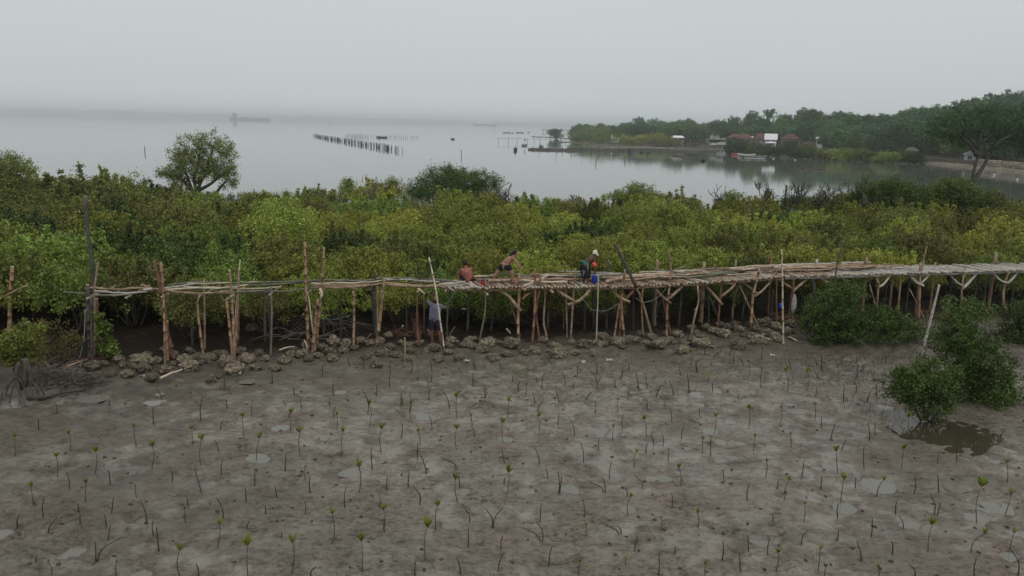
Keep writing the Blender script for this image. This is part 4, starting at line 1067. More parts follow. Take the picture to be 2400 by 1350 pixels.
for (px, yb, yt, lab) in [(1168,334,324,'first post of the line left of the lone tree'),(1191,334,323,'second post of the line left of the lone tree'),(1212,334,324,'third post of the line left of the lone tree'),(1236,334,325,'fourth post, behind the flag boat'),(1252,334,325,'thin post right of the flag boat'),
   (1265,336,323,'tall thin post behind the loaded boat'),(1288,336,326,'post near the mast of the sailing boat'),(1326,338,328,'post right of the mast'),(1263,355,343,'dark post at the left part of the dike'),(1318,354,342,'post on the dike right of the sailing boat'),(1339,356,341,'second post on the dike right of the sailing boat'),
   (1364,356,332,'tallest post on the dike'),(1386,356,344,'post on the dike below the headland'),(1405,356,341,'post on the dike near the white hut'),(1420,356,346,'short post on the dike near the white hut'),(1440,356,335,'tall post on the dike in front of the white hut'),(1449,356,335,'second tall post on the dike in front of the white hut'),
   (1461,356,346,'short post on the dike right of the white hut'),(1482,357,345,'post on the dike behind the dark boats'),(1566,358,343,'post on the dike below the olive mangroves'),(1581,362,340,'thick post at the gap before the stilt shed'),(1397,384,370,'thin pole standing in open water below the headland'),
   (1465,379,366,'short pole standing in open water below the dark boats'),(1160,309,298,'faint pole in the water far off, left of the small boats'),(1081,366,350,'thin pole alone in the centre of the bay'),(339,357,343,'thin pole alone in the water left of the olive tree'),(413,316,308,'tiny distant pole left of the olive tree'),(1857,389,381,'slanted stick in the inlet')]:
    q = at(px, yb, WATER)
    put('stake', SM[rs.randrange(4)], loc=(q.x, q.y, WATER), rot=(0, rs.uniform(-.05, .05), rs.random() * 6), scale=(1.7, 1.7, (yb - yt) * q.length / FPX / 2), label=lab, category='post')
mb = MB(); P = [at(1163, 324.5, WATER + 1.8), at(1260, 326, WATER + 1.9), at(1350, 328, WATER + 1.8)]; o0 = P[0].copy()
mb.tube([q - o0 for q in P], .05, 4); put('tie_line', mb.mesh('tie_line', M['dark_wood']), loc=o0, label='thin line strung along the posts left of the lone tree', category='line')
mb = MB(); P = [at(1338, 343.5, WATER + 1.5), at(1440, 346, WATER + 1.5), at(1580, 347, WATER + 1.5)]; o0 = P[0].copy()
mb.tube([q - o0 for q in P], .09, 4); put('rail', mb.mesh('rail', M['grey_wood']), loc=o0, label='pale rail running along the posts of the dike', category='rail')
# ------------------------------------------------------------------ boats and ships
def hull_mb(Lh, Wd, H, sheer=.35, n=11, t=.05):
    mb = MB(); V = []; sec = 7
    for i in range(n):
        u = -1 + 2 * i / (n - 1); hw = Wd / 2 * (1 - abs(u) ** 2.4) + .02
        top = H * (1 + sheer * u * u)
        for j in range(sec):
            a = math.pi * j / (sec - 1); V.append((u * Lh / 2, -math.cos(a) * hw, top - (top) * math.sin(a) ** .8 * (1 - .25 * u * u) - .12))
        for j in range(sec):
            a = math.pi * j / (sec - 1); V.append((u * (Lh / 2 - .1), -math.cos(a) * max(.005, hw - t), top - (top - .1) * math.sin(a) ** .8 * (1 - .25 * u * u) - .12))
    s2 = sec * 2; F = []
    for i in range(n - 1):
        for j in range(sec - 1):
            F.append((i * s2 + j, i * s2 + j + 1, (i + 1) * s2 + j + 1, (i + 1) * s2 + j))
            F.append((i * s2 + sec + j + 1, i * s2 + sec + j, (i + 1) * s2 + sec + j, (i + 1) * s2 + sec + j + 1))
        for j in (0, sec - 1):
            F.append((i * s2 + j, (i + 1) * s2 + j, (i + 1) * s2 + sec + j, i * s2 + sec + j))
    mb.add(V, F); return mb
BM = {'dark': flat('dark_boat_paint', (.03, .035, .035)), 'blue': flat('blue_green_boat_paint', (.10, .22, .24)), 'red': flat('red_boat_paint', (.5, .12, .08)), 'white': flat('white_boat_paint', (.55, .56, .55)), 'green': flat('green_boat_paint', (.05, .12, .09)), 'grey': flat('grey_boat_paint', (.16, .17, .16)), 'wood': M['grey_wood']}
def boat(lab, px, py, wpx, rz, paint='dark', mast=0, outrigger=False, cabin=False, wd=.22, aspect=None, name='fishing_boat'):
    q = at(px, py, WATER); k = q.length / FPX
    L_ = wpx * k / max(.25, abs(math.cos(rz))) if aspect is None else aspect
    b = empty(name, q, rz, label=lab, category='boat')
    W_ = max(.9, L_ * wd); H = .55 + L_ * .03
    put('hull', hull_mb(L_, W_, H).mesh('hull', BM[paint]), b)
    for i in range(3):
        mb = MB(); mb.box((L_ * (-.25 + .25 * i), 0, H * .7), (.22, W_ * .8, .05)); put('thwart', mb.mesh('thwart', BM['wood'], False), b)
    if mast:
        mb = MB(); mb.tube([(L_ * .05, 0, 0), (L_ * .02, 0, mast * k)], [.09, .05], 6); put('mast', mb.mesh('mast', M['dark_wood']), b)
    if outrigger:
        for s in (-1, 1):
            mb = MB(); mb.tube(cat([(-L_ * .36, s * W_ * 1.3, .05), (0, s * W_ * 1.35, .0), (L_ * .38, s * W_ * 1.3, .12)], 4), .08, 5); put('float', mb.mesh('float', BM['white']), b)
        for x in (-.2, .2):
            mb = MB(); mb.tube(cat([(x * L_, -W_ * 1.3, .1), (x * L_, 0, H + .15), (x * L_, W_ * 1.3, .1)], 4), .04, 5); put('boom', mb.mesh('boom', BM['wood']), b)
    if cabin:
        mb = MB(); mb.box((-L_ * .1, 0, H + .3), (L_ * .22, W_ * .7, .7)); put('cabin', mb.mesh('cabin', BM[paint], False), b)
    return b, k
def pxl(px, py, dz=0): return at(px, py, WATER + dz)
def capsules(bones, parent, name, mat, voxel=.012, smooth=3, loc=(0, 0, 0)):
    """bones: (p0, r0, p1, r1[, squashY]) -> one continuous skin via voxel remesh"""
    mb = MB()
    for bn in bones:
        p0, r0, p1, r1 = Vector(bn[0]), bn[1], Vector(bn[2]), bn[3]
        d = p1 - p0; ln = d.length
        if ln < 1e-5: d = Vector((0, 0, 1)); ln = 1e-4
        d.normalize()
        P, rad = [], []
        for i in range(5):
            a = math.pi / 2 * (1 - i / 4); P.append(p0 - d * math.sin(a) * r0); rad.append(max(.001, math.cos(a) * r0))
        for i in range(1, 5): P.append(p0.lerp(p1, i / 5)); rad.append(r0 + (r1 - r0) * i / 5)
        for i in range(5):
            a = math.pi / 2 * (i / 4); P.append(p1 + d * math.sin(a) * r1); rad.append(max(.001, math.cos(a) * r1))
        # drop duplicate points
        mb.tube(P, rad, 12)
    me = mb.mesh(name, mat)
    tmp = bpy.data.objects.new(name, me); COL.objects.link(tmp)
    md = tmp.modifiers.new('r', 'REMESH'); md.mode = 'VOXEL'; md.voxel_size = voxel; md.use_smooth_shade = True
    ms = tmp.modifiers.new('s', 'SMOOTH'); ms.iterations = smooth; ms.factor = .5
    dg = bpy.context.evaluated_depsgraph_get(); dg.update()
    m2 = bpy.data.meshes.new_from_object(tmp.evaluated_get(dg))
    bpy.data.objects.remove(tmp); m2.name = name
    m2.materials.clear(); m2.materials.append(mat)
    m2.polygons.foreach_set("use_smooth", [True] * len(m2.polygons))
    return put(name, m2, parent, loc)
SK = {'brown': flat('sun_browned_skin', (.22, .105, .07), .5), 'pink': flat('reddish_brown_skin', (.33, .12, .09), .5), 'tan': flat('light_brown_skin', (.33, .165, .125), .5), 'deep': flat('deep_brown_skin', (.11, .055, .04), .5),
      'hair': flat('black_hair', (.012, .011, .011), .5), 'shirt': flat('lilac_grey_shirt', (.165, .17, .235), .85), 'navy': flat('navy_cloth', (.018, .02, .045), .85), 'black': flat('black_cloth', (.014, .014, .018), .85), 'sash': flat('green_cloth', (.02, .19, .11), .8),
      'cap': flat('cream_cap', (.7, .68, .52), .8), 'olivecap': flat('olive_cap', (.22, .2, .1), .85), 'waist': flat('pinkish_waistband', (.38, .2, .2), .8), 'redg': flat('red_rubber', (.75, .1, .08), .5)}
# boat people: seated, small
def sitter(q, k, lab, shirt='black', rz=0.0):
    p = empty('person', q, rz, label=lab, category='person')
    S_ = 1.0
    B = [((0, 0, .15), .13, (0, 0, .52), .15), ((-.13, 0, .52), .06, (.13, 0, .52), .06), ((0, 0, .55), .05, (0, .02, .66), .05), ((0, .02, .74), .1, (0, .02, .80), .09),
         ((-.17, 0, .5), .05, (-.25, .12, .28), .045), ((-.25, .12, .28), .04, (-.12, .32, .25), .035), ((.17, 0, .5), .05, (.25, .12, .28), .045), ((.25, .12, .28), .04, (.12, .32, .25), .035),
         ((-.1, .02, .1), .09, (-.14, .38, .22), .075), ((-.14, .38, .22), .07, (-.13, .42, -.1), .05), ((.1, .02, .1), .09, (.14, .38, .22), .075), ((.14, .38, .22), .07, (.13, .42, -.1), .05)]
    capsules(B, p, 'body', SK['deep'], .03, 1)
    capsules([((0, 0, .14), .15, (0, 0, .52), .175), ((-.14, 0, .52), .08, (.14, 0, .52), .08)], p, 'shirt', SK[shirt], .035, 1)
    capsules([((0, .0, .77), .115, (0, 0, .84), .1)], p, 'hair', SK['hair'], .03, 1)
    p.scale = (1.15,) * 3
    return p
bt, k = boat('dark fishing boat with one man in front of the far stake row', 895, 323, 24, .04, 'dark', wd=.2)
sitter(pxl(889, 322.5, .25), k, 'person in dark clothes sitting in the dark boat by the far stake row', 'black', 1.4)
bt, k = boat('small boat seen end-on nearest the open water, left of the dike', 1208, 353, 6, 1.35, 'dark', aspect=3.6, wd=.32); sitter(pxl(1208, 351, .35), k, 'person sitting in the end-on boat left of the dike', 'navy', .2)
bt, k = boat('small boat flying a flag left of the loaded boat', 1229, 342, 9, .9, 'grey', aspect=3.4, wd=.34)
q = pxl(1228.5, 342, 0); mb = MB(); mb.tube([(0, 0, 0), (.05, 0, 2.6)], .035, 5)
fp = put('flag_pole', mb.mesh('flag_pole', M['dark_wood']), loc=q, label='thin pole with a small dark flag standing in the flag boat', category='flag pole')
mb = MB(); mb.add([(.03, 0, 1.7), (.45, .03, 2.0), (.5, .0, 2.75), (.1, -.02, 2.6), (.03, .03, 1.72), (.45, .06, 2.02), (.5, .03, 2.77), (.1, .01, 2.62)], [(0, 1, 2, 3), (7, 6, 5, 4), (0, 4, 5, 1), (1, 5, 6, 2), (2, 6, 7, 3), (3, 7, 4, 0)]); put('flag', mb.mesh('flag', BM['dark'], False), fp)
bt, k = boat('small boat piled with dark gear left of the sailing boat', 1269, 345, 10, .3, 'grey', wd=.34); sitter(pxl(1267.5, 343.5, .35), k, 'person hunched in the boat piled with dark gear', 'black', 1.0)
boat('sailing boat with a tall bare mast moored at the dike', 1303, 352, 31, .03, 'grey', mast=27, outrigger=True, wd=.13)
boat('distant low boat, first left of the lone tree group', 1188, 311.5, 17, .02, 'grey', wd=.18)
boat('distant low boat, nearest the lone tree', 1218, 311.5, 18, .02, 'grey', wd=.18, mast=4)
boat('tiny distant boat between the two distant low boats', 1201, 312.5, 5, .1, 'dark', wd=.35)
boat('tiny distant boat left of the lone tree', 1239, 310.7, 5, .1, 'dark', wd=.35)
boat('tiny distant boat on the water left of the far stake row', 775, 290.8, 8, .1, 'grey', wd=.2)
boat('dark boat moored at the dike, left of three', 1476, 358, 11, .6, 'dark', wd=.3, cabin=True)
boat('small dark boat moored at the dike, middle of three', 1504, 358, 9, .5, 'dark', wd=.3)
boat('greenish boat moored at the dike, right of three', 1520, 358.5, 12, .4, 'green', wd=.3, cabin=True)
boat('blue-green boat pulled up beside the pavilion', 1647, 347, 14, .15, 'blue', wd=.25, cabin=True)
boat('red boat moored left of the long outrigger boat', 1722, 363.5, 14, .08, 'red', wd=.22)
boat('long pale outrigger boat moored below the bright white roof', 1765, 370.5, 62, .04, 'grey', mast=12, outrigger=True, wd=.09)
boat('second pale boat just behind the long outrigger boat', 1750, 366, 40, .03, 'white', wd=.1)
boat('small white boat right of the long outrigger boat', 1803, 363.8, 12, .06, 'white', wd=.2)
boat('small dark boat alone in the middle of the bay', 1061, 327, 5, .8, 'dark', aspect=2.4, wd=.5)
for (px, py, lab) in [(1783, 363, 'white round float beside the long outrigger boat'), (1783 + 81, 375.5, 'white float by the rubble below the hipped roof'), (2330, 411, 'small white float off the beach, left one'), (2384, 422, 'small white float at the right edge of the inlet'), (1813, 372, 'white float right of the long outrigger boat')]:
    q = pxl(px, py); mb = MB(); mb.tube([(0, 0, -.1), (0, 0, .05), (0, 0, .2), (0, 0, .32)], [.1, .22, .22, .06], 10); put('float', mb.mesh('float', W['white']), loc=q, label=lab, category='float')
# cargo ships far off
def ship(lab, px, py, wpx, hullc, supc, cargo=False):
    q = at(px, py, WATER); k = q.length / FPX; L_ = wpx * k
    s = empty('cargo_ship', q, math.atan2(-q.x, q.y), label=lab, category='ship')
    V = []
    H = L_ * .052
    for x, zt in ((-.5, 1.25), (-.47, 1.2), (-.3, 1), (.3, 1), (.44, 1.12), (.5, 1.4)):
        wv = L_ * .07 * (.2 if abs(x) == .5 else 1)
        for y_, z in ((-wv, 0), (-wv, H * zt), (wv, H * zt), (wv, 0)): V.append((x * L_, y_, z - 1 if z == 0 else z))
    F = [(i * 4 + j, (i + 1) * 4 + j, (i + 1) * 4 + (j + 1) % 4, i * 4 + (j + 1) % 4) for i in range(5) for j in range(4)] + [(0, 1, 2, 3), (23, 22, 21, 20)]
    mb = MB(); mb.add(V, F); put('hull', mb.mesh('hull', hullc, False), s)
    mb = MB(); mb.box((-.37 * L_, 0, H * 1.9), (L_ * .1, L_ * .11, H * 1.9)); mb.box((-.37 * L_, 0, H * 3.1), (L_ * .06, L_ * .12, H * .6)); put('bridge', mb.mesh('bridge', supc, False), s)
    mb = MB(); mb.box((-.42 * L_, 0, H * 3.2), (L_ * .02, L_ * .03, H * 1.2)); put('funnel', mb.mesh('funnel', hullc, False), s)
    for x in (-.1, .12, .32): mb = MB(); mb.box((x * L_, 0, H * 1.1), (L_ * .16, L_ * .1, H * .5)); put('hatch', mb.mesh('hatch', hullc, False), s)
    if cargo: mb = MB(); mb.box((.08 * L_, 0, H * 1.7), (L_ * .75, L_ * .12, H * 1.6)); put('cargo', mb.mesh('cargo', supc, False), s)
SG, SW = flat('ship_grey_hull', (.02, .022, .026)), flat('ship_white', (.8, .82, .82))
ship('hazy cargo ship with its bridge at the left end', 586, 281.8, 84, SG, SG)
ship('faint white ship far off behind the bay poles', 1137, 293.6, 54, SG, SW, True)
boat('tiny distant boat with a white sail at far left', 172, 272.5, 9, .05, 'grey', mast=9, wd=.25)

# ------------------------------------------------------------------ walkway
wk = empty('bamboo_walkway', (WP[4].x, WP[4].y, 0), 0, label='long raised walkway of poles and split bamboo boards across the mud', category='walkway')
W0 = Vector(wk.location)
def wYpx(px):
    for i in range(len(WALK) - 1):
        if px <= WALK[i + 1][0] or i == len(WALK) - 2:
            t_ = (px - WALK[i][0]) / (WALK[i + 1][0] - WALK[i][0]); return WP[i].y + (WP[i + 1].y - WP[i].y) * t_
def pole_mesh(name, P, r0, r1, mat, nodes=None, wob=.0, seed=0, n=7, cap='cut'):
    rs = random.Random(seed); P = [Vector(q) for q in P]
    C = cat(P, 6 if len(P) > 2 else 8); o0 = C[0].copy()
    # resample by length, with node rings
    L_ = [0]
    for i in range(1, len(C)): L_.append(L_[-1] + (C[i] - C[i - 1]).length)
    T = L_[-1]
    def pos(s):
        for i in range(1, len(C)):
            if s <= L_[i] or i == len(C) - 1:
                return C[i - 1].lerp(C[i], (s - L_[i - 1]) / max(1e-6, L_[i] - L_[i - 1]))
    st = []
    if nodes:
        s = rs.uniform(.1, nodes)
        last = 0; st.append((0, 1, 0))
        while s < T - .04:
            st += [(s - .02, 1.0, 1), (s - .008, 1.14, 1), (s + .012, 1.14, 0), (s + .022, .97, 0)]; s += nodes * rs.uniform(.85, 1.15)
        st.append((T, 1, 0))
    else:
        m_ = max(3, int(T / .22))
        for i in range(m_ + 1): st.append((T * i / m_, 1 + (rs.uniform(-.14, .2) if 0 < i < m_ else 0), 0))
    PP, RR, MI = [], [], []
    for s, k_, mi in st:
        q = pos(min(T, max(0, s))) - o0
        if wob: q = q + Vector((rs.uniform(-1, 1), rs.uniform(-1, 1), rs.uniform(-1, 1))) * wob
        PP.append(q); RR.append((r0 + (r1 - r0) * s / T) * k_); MI.append(mi)
    mb = MB(); mb.tube(PP, RR, n, MI, cap=2)
    if not nodes and T > .9:         # stubs of cut side twigs
        for q in range(int(T / .7)):
            i = rs.randrange(1, len(PP) - 1); dv = Vector((rs.uniform(-1, 1), rs.uniform(-1, 0), rs.uniform(-.2, 1))).normalized()
            mb.tube([PP[i], PP[i] + dv * RR[i] * rs.uniform(1.8, 3)], [RR[i] * .4, RR[i] * .3], 4, 0, cap=2)
    return mb.mesh(name, [M[mat], M['node'], M[cap]]), o0
def pole(name, pxpts, wpx, mat, dY=0.0, nodes=None, seed=0, parent=wk, ground_=False, taper=.8, Y=None, **kw):
    """pxpts listed bottom -> top or any order; each (px, py[, extra dY])"""
    Yb = wYpx(pxpts[-1][0] if not ground_ else pxpts[0][0]) if Y is None else Y
    P = [atY(q[0], q[1], Yb + dY + (q[2] if len(q) > 2 else 0)) for q in pxpts]
    if ground_:
        b = P[0]; gz = ground(b.x, b.y) - .15
        if b.z > gz: d = (P[0] - P[1]).normalized(); d.z = min(d.z, -.6); P.insert(0, b + d * ((gz - b.z) / d.z))
    r = wpx / 2 * P[0].length / FPX
    me, o0 = pole_mesh(name, P, r, r * taper, mat, nodes, wob=.006, seed=seed or R.randrange(9999))
    if parent is not None: return put(name, me, parent, loc=o0 - W0, **kw)
    return put(name, me, None, loc=o0, **kw)
B_ = 'bamboo'
POSTS = [  # (points bottom->top, width px, material, dY, node spacing)
 ([(211,832),(208,760),(205,667)],10,'dark_wood',0,.3), ([(215,800),(214,740),(213,700)],5,'dark_wood',-.1,None), ([(222,800),(223,740),(222,676),(229,616)],4,'tan_wood',1.2,None), ([(226,790),(226,700)],9,'red_wood',1.4,None),
 ([(402,815),(388,760),(374,665),(361,612)],8,'red_wood',.15,.35), ([(392,845),(384,700),(377,615)],8,B_,0,.33), ([(387,848),(383,690)],5,B_,-.1,.4), ([(393,843),(392,750)],6,B_,.3,.4),
 ([(475,821),(463,720),(468,690)],6,B_,0,.4), ([(480,800),(479,656)],5,'tan_wood',1.3,None),
 ([(548,827),(544,700),(538,632)],6.5,B_,0,.36), ([(545,835),(536,747),(531,705)],7,B_,-.1,.36), ([(549,848),(558,700),(560,631)],5,'tan_wood',.25,None), ([(555,700),(563,608)],2.5,'pale_wood',.4,None), ([(559,690),(560,631)],7,'red_wood',1.3,.4),
 ([(722,800),(717,653),(715,568)],8,B_,.3,.34), ([(742,825),(745,767),(752,700),(757,640),(759,580)],6.5,B_,.15,.36), ([(732,830),(738,770),(745,701)],8.5,B_,-.05,.36), ([(732,765),(722,686)],4,'pale_wood',.1,None),
 ([(635,822),(637,736),(635,671)],4.5,'green_bark',0,None), ([(633,790),(628,686)],4,'dark_wood',.8,None), ([(799,740),(800,676)],5,'dark_wood',1.4,None),
 ([(828,830),(830,724),(828,668)],6.5,'tan_wood',0,.3), ([(877,817),(885,795),(895,711),(901,652)],8,B_,0,.4), ([(885,787),(885,671)],4.5,'tan_wood',.3,None), ([(880,780),(880,636)],5,'dark_wood',1.2,None),
 ([(985,817),(978,749),(978,676)],4,'red_wood',0,None), ([(953,745),(953,676)],4,'dark_wood',1.2,None), ([(1015,710),(1015,676)],3,'red_wood',.3,None), ([(1047,795),(1049,726),(1056,676)],5,'dark_wood',.3,None),
 ([(1124,797),(1137,726),(1138,655)],4.5,'green_bark',0,None), ([(1216,800),(1214,761),(1216,712),(1217,641)],8,B_,0,.4), ([(1210,756),(1196,708)],3,'tan_wood',.9,None),
 ([(1248,795),(1253,726),(1255,674),(1253,629)],6.5,'red_wood',0,.45), ([(1263,787),(1256,726),(1266,674),(1267,645)],6,'red_wood',.05,.45), ([(1279,780),(1274,754),(1279,674)],5,'tan_wood',.2,None),
 ([(1329,792),(1327,674)],4,'green_bark',.2,None), ([(1338,792),(1340,750),(1343,702),(1349,629)],5.5,'tan_wood',0,None), ([(1398,780),(1401,702),(1402,645)],4,'grey_wood',-.05,None), ([(1370,735),(1370,676)],6,'dark_wood',1.5,None),
 ([(1461,775),(1456,714),(1460,674),(1465,631)],7,B_,0,.4), ([(1440,785),(1452,712)],5,B_,.05,.4), ([(1452,778),(1457,700)],5,'red_wood',.3,.4), ([(1506,773),(1504,710),(1507,670)],5,B_,.1,.4),
 ([(1563,775),(1564,710),(1570,663),(1573,588)],6,B_,0,.36), ([(1570,775),(1554,702)],4,'red_wood',.15,None), ([(1484,745),(1484,680)],5,'dark_wood',1.5,None), ([(1530,740),(1530,680)],6,'dark_wood',1.6,None),
 ([(1624,762),(1630,732),(1637,706),(1635,670)],5.5,'tan_wood',0,None), ([(1691,766),(1664,697)],3.5,'dark_wood',.3,None), ([(1685,736),(1689,685),(1692,648)],4,'red_wood',.1,None), ([(1717,753),(1716,720),(1729,672)],4,'dark_wood',.2,None),
 ([(1768,745),(1732,667)],4.5,'tan_wood',0,None), ([(1761,745),(1765,689),(1774,657),(1780,629)],7,B_,0,.42), ([(1821,751),(1820,710),(1820,633)],4,'red_wood',0,None), ([(1806,745),(1812,680)],6,'dark_wood',1.4,None),
 ([(1849,736),(1858,680),(1860,655)],5.5,'red_wood',0,None), ([(1908,708),(1905,652)],5,'dark_wood',0,None), ([(2055,725),(2058,671)],5,'tan_wood',.1,None), ([(2051,712),(2038,667)],3.5,'tan_wood',.1,None), ([(2106,712),(2111,643)],5,'tan_wood',.1,None),
 ([(2154,724),(2157,619)],5.5,'tan_wood',0,None), ([(2156,726),(2132,677)],3,'tan_wood',.1,None), ([(2074,706),(2079,671)],4,'dark_wood',1.3,None), ([(2253,715),(2255,665),(2263,624)],4.5,'tan_wood',0,None), ([(2308,712),(2309,654)],4,'dark_wood',.8,None),
 ([(2358,725),(2351,704),(2354,667),(2365,635)],5.5,'tan_wood',0,None), ([(2370,712),(2376,665)],4,'dark_wood',1,None),
 # far-side stubs rising behind the deck
 ([(1427,650),(1427,612)],7,'dark_wood',1.7,None), ([(1541,650),(1541,609)],6.5,'tan_wood',1.7,None), ([(1651,648),(1651,614)],9,'tan_wood',1.7,None), ([(1725,640),(1725,609)],5,'tan_wood',1.7,None), ([(1809,640),(1808,594)],6,'red_wood',1.7,None),
 ([(1912,640),(1915,607)],6,'grey_wood',1.6,None), ([(2031,640),(2032,605)],6.5,'tan_wood',1.6,None), ([(2158,645),(2158,616)],6,'tan_wood',.6,None), ([(2329,635),(2335,592)],7,'tan_wood',1.5,None), ([(1325,650),(1325,618)],4,'red_wood',1.7,None), ([(2095,640),(2096,620)],5,'tan_wood',1.5,None), ([(2192,630),(2192,616)],5,'tan_wood',1.5,None)]
for i, (P, wv, mt_, dy, nd) in enumerate(POSTS):
    far_stub = (P[0][1] - P[-1][1]) < 50 and P[0][1] < 655
    if far_stub:
        Yb = wYpx(P[0][0]) + dy; p0 = atY(P[0][0], P[0][1], Yb); p1 = atY(P[-1][0], P[-1][1], Yb); p0.z = -.1
        r = wv / 2 * p1.length / FPX; me, o0 = pole_mesh('post', [p0, p1], r, r * .9, mt_, None, .006, i + 1); put('post', me, wk, loc=o0 - W0)
    else:
        pole('post', P, wv, mt_, dy, nd, i + 1, ground_=True)
# posts on the far side under the deck that are only glimpsed
for px in [450, 620, 760, 870, 1100, 1160, 1290, 1390, 1450, 1600, 1660, 1750, 1880, 1990, 2130, 2230, 2290]:
    Yb = wYpx(px) + 1.6; p1 = atY(px, 668, Yb); p1.z = 2.0; p0 = p1 + Vector((R.uniform(-.15, .15), 0, -2.1)); me, o0 = pole_mesh('post', [p0, p1], .05, .045, 'dark_wood', None, .01, px); put('post', me, wk, loc=o0 - W0)
BR = [([(523,707),(535,700),(547,692)],5,'tan_wood'), ([(749,676),(754,684),(752,700)],6,'pale_wood'), ([(1160,676,.3),(1191,693),(1208,714),(1221,728,-.1)],8,'tan_wood'), ([(1224,702),(1230,695),(1248,683,.3)],6.5,'red_wood'),
 ([(1293,671,.3),(1320,690),(1348,707)],7.5,'tan_wood'), ([(1331,714,-.1),(1357,705),(1371,693),(1387,671,.3)],7.5,'pink_wood'), ([(1428,674,.3),(1452,697),(1477,708,-.1)],7,'tan_wood'), ([(1461,707),(1480,686,.2),(1492,672,.3)],7,'red_wood'),
 ([(1530,670,.3),(1546,689),(1572,711,-.1)],6.5,'tan_wood'), ([(1568,700),(1606,665,.3)],6.5,'pink_wood'), ([(1650,665,.3),(1675,693),(1693,714,-.1)],6.5,'pink_wood'), ([(1687,697,-.1),(1718,672),(1724,659,.3)],6.5,'pink_wood'), ([(1685,663),(1720,666)],3.5,'tan_wood'),
 ([(1737,657,.3),(1776,689,-.05)],6,'tan_wood'), ([(1762,696,-.1),(1780,687),(1808,658,.3)],6,'pink_wood'), ([(1821,654,.3),(1862,679)],5.5,'tan_wood'), ([(1853,695),(1862,679),(1892,654,.3)],5.5,'tan_wood'), ([(1915,648,.3),(1945,666)],5.5,'pink_wood'),
 ([(2049,643,.3),(2061,667)],4.5,'tan_wood'), ([(2059,673,-.1),(2072,665),(2087,645,.3)],5.5,'grey_wood'), ([(2130,644,.3),(2148,662),(2165,670,-.1)],5.5,'grey_wood'), ([(2159,665),(2177,643,.3)],5,'grey_wood'), ([(2227,644,.3),(2240,660),(2257,670,-.1)],5,'grey_wood'), ([(2253,678,-.1),(2270,663),(2289,641,.3)],5.5,'grey_wood'),
 ([(2329,641,.3),(2345,658),(2361,663,-.1)],5,'grey_wood'), ([(2361,665),(2383,641,.3)],5,'grey_wood'), ([(1133,681,.2),(1143,691,-.2)],7,'tan_wood'), ([(1216,672,.3),(1231,679,-.3)],6,'tan_wood'), ([(1283,675,.3),(1296,685,-.3)],6,'tan_wood'), ([(980,676),(996,689)],4.5,'pale_wood'), ([(1050,672),(1065,683)],4,'grey_wood'), ([(1573,668),(1583,671)],3.5,'tan_wood'),
 ([(1176,735,1.2),(1215,690,1.2)],3,'dark_wood'), ([(1540,720,1.2),(1560,695,1.2)],3.5,'dark_wood'), ([(1640,712,1.2),(1665,690,1.2)],4,'dark_wood'), ([(1312,690,1.2),(1335,705,1.2)],4,'dark_wood')]
for i, (P, wv, mt_) in enumerate(BR): pole('brace', P, wv, mt_, -.06, None, 500 + i, taper=.9)
# stringers under the deck
for off, seed in ((.18, 1), (.95, 2), (1.6, 3)):
    for a in range(4, 12):
        A, B = WP[a - 1 if a == 4 else a], WP[a + 1]
        if a == 4: A = WP[4]
        P = [A + Vector((-.2, off, -.12)), A.lerp(B, .5) + Vector((0, off, -.14)), B + Vector((.2, off, -.12))]
        me, o0 = pole_mesh('stringer', P, .05, .045, 'tan_wood' if a < 9 else 'grey_wood', None, .012, seed * 20 + a); put('stringer', me, wk, loc=o0 - W0)
# rails of the unfinished left part, lying on the cross ties
LONG = [([(213,692),(300,690),(340,683),(375,681)],4.5,'green_bark',2.28),([(208,674),(280,678),(335,675),(405,682)],5,'tan_wood',2.4),([(222,683),(300,687),(345,683)],4.5,'grey_wood',2.32),([(150,684),(175,686),(207,690)],3,'green_bark',2.2),([(330,668),(380,682),(470,687),(540,682)],5,'tan_wood',2.34),([(335,680),(410,672),(455,665)],4.5,'grey_wood',2.38),
 ([(395,668),(465,661),(540,663),(650,661),(755,657)],4.5,'green_bark',2.3),([(375,680),(470,674),(530,674),(580,668)],4.5,'pale_wood',2.35),([(420,672),(500,676),(560,673)],4,'grey_wood',2.33),([(545,668),(640,667),(700,662),(760,660)],4.5,'green_bark',2.25),([(560,684),(620,684),(680,681),(745,673)],5.5,'green_bark',2.18),
 ([(450,690),(560,685),(640,679)],5,'green_bark',2.24),([(440,664),(520,664),(610,660)],3.5,'pale_wood',2.3),([(545,676),(600,676),(660,672)],3.5,'pale_wood',2.25),([(728,664),(830,663),(900,657)],4,'pale_wood',2.22),([(740,674),(820,673),(900,664)],6,'tan_wood',2.2),([(730,668),(800,669),(880,667)],4,'pink_wood',2.2),([(755,656),(850,658),(900,652),(1000,654),(1060,657)],5.5,'green_bark',2.2),
 ([(880,660),(945,655),(1010,653)],4,'dark_wood',2.2),([(903,667),(980,671),(1034,671)],6.5,'tan_wood',2.16),([(900,663),(985,669),(1060,669)],5,'pink_wood',2.14),([(960,663),(1010,661),(1065,659)],5,'green_bark',2.16),([(1000,672),(1040,673),(1085,671)],6,'green_bark',2.12),([(1030,666),(1060,664),(1090,660)],5,'grey_wood',2.18),([(900,655),(960,656),(1030,660)],4,'grey_wood',2.2)]
for i, (P, wv, mt_, z) in enumerate(LONG):
    Q = [at(a, b, z) for a, b in P]; r = wv / 2 * Q[0].length / FPX
    me, o0 = pole_mesh('rail_pole', Q, r, r * .8, mt_, None, .014, 700 + i); put('rail_pole', me, wk, loc=o0 - W0)
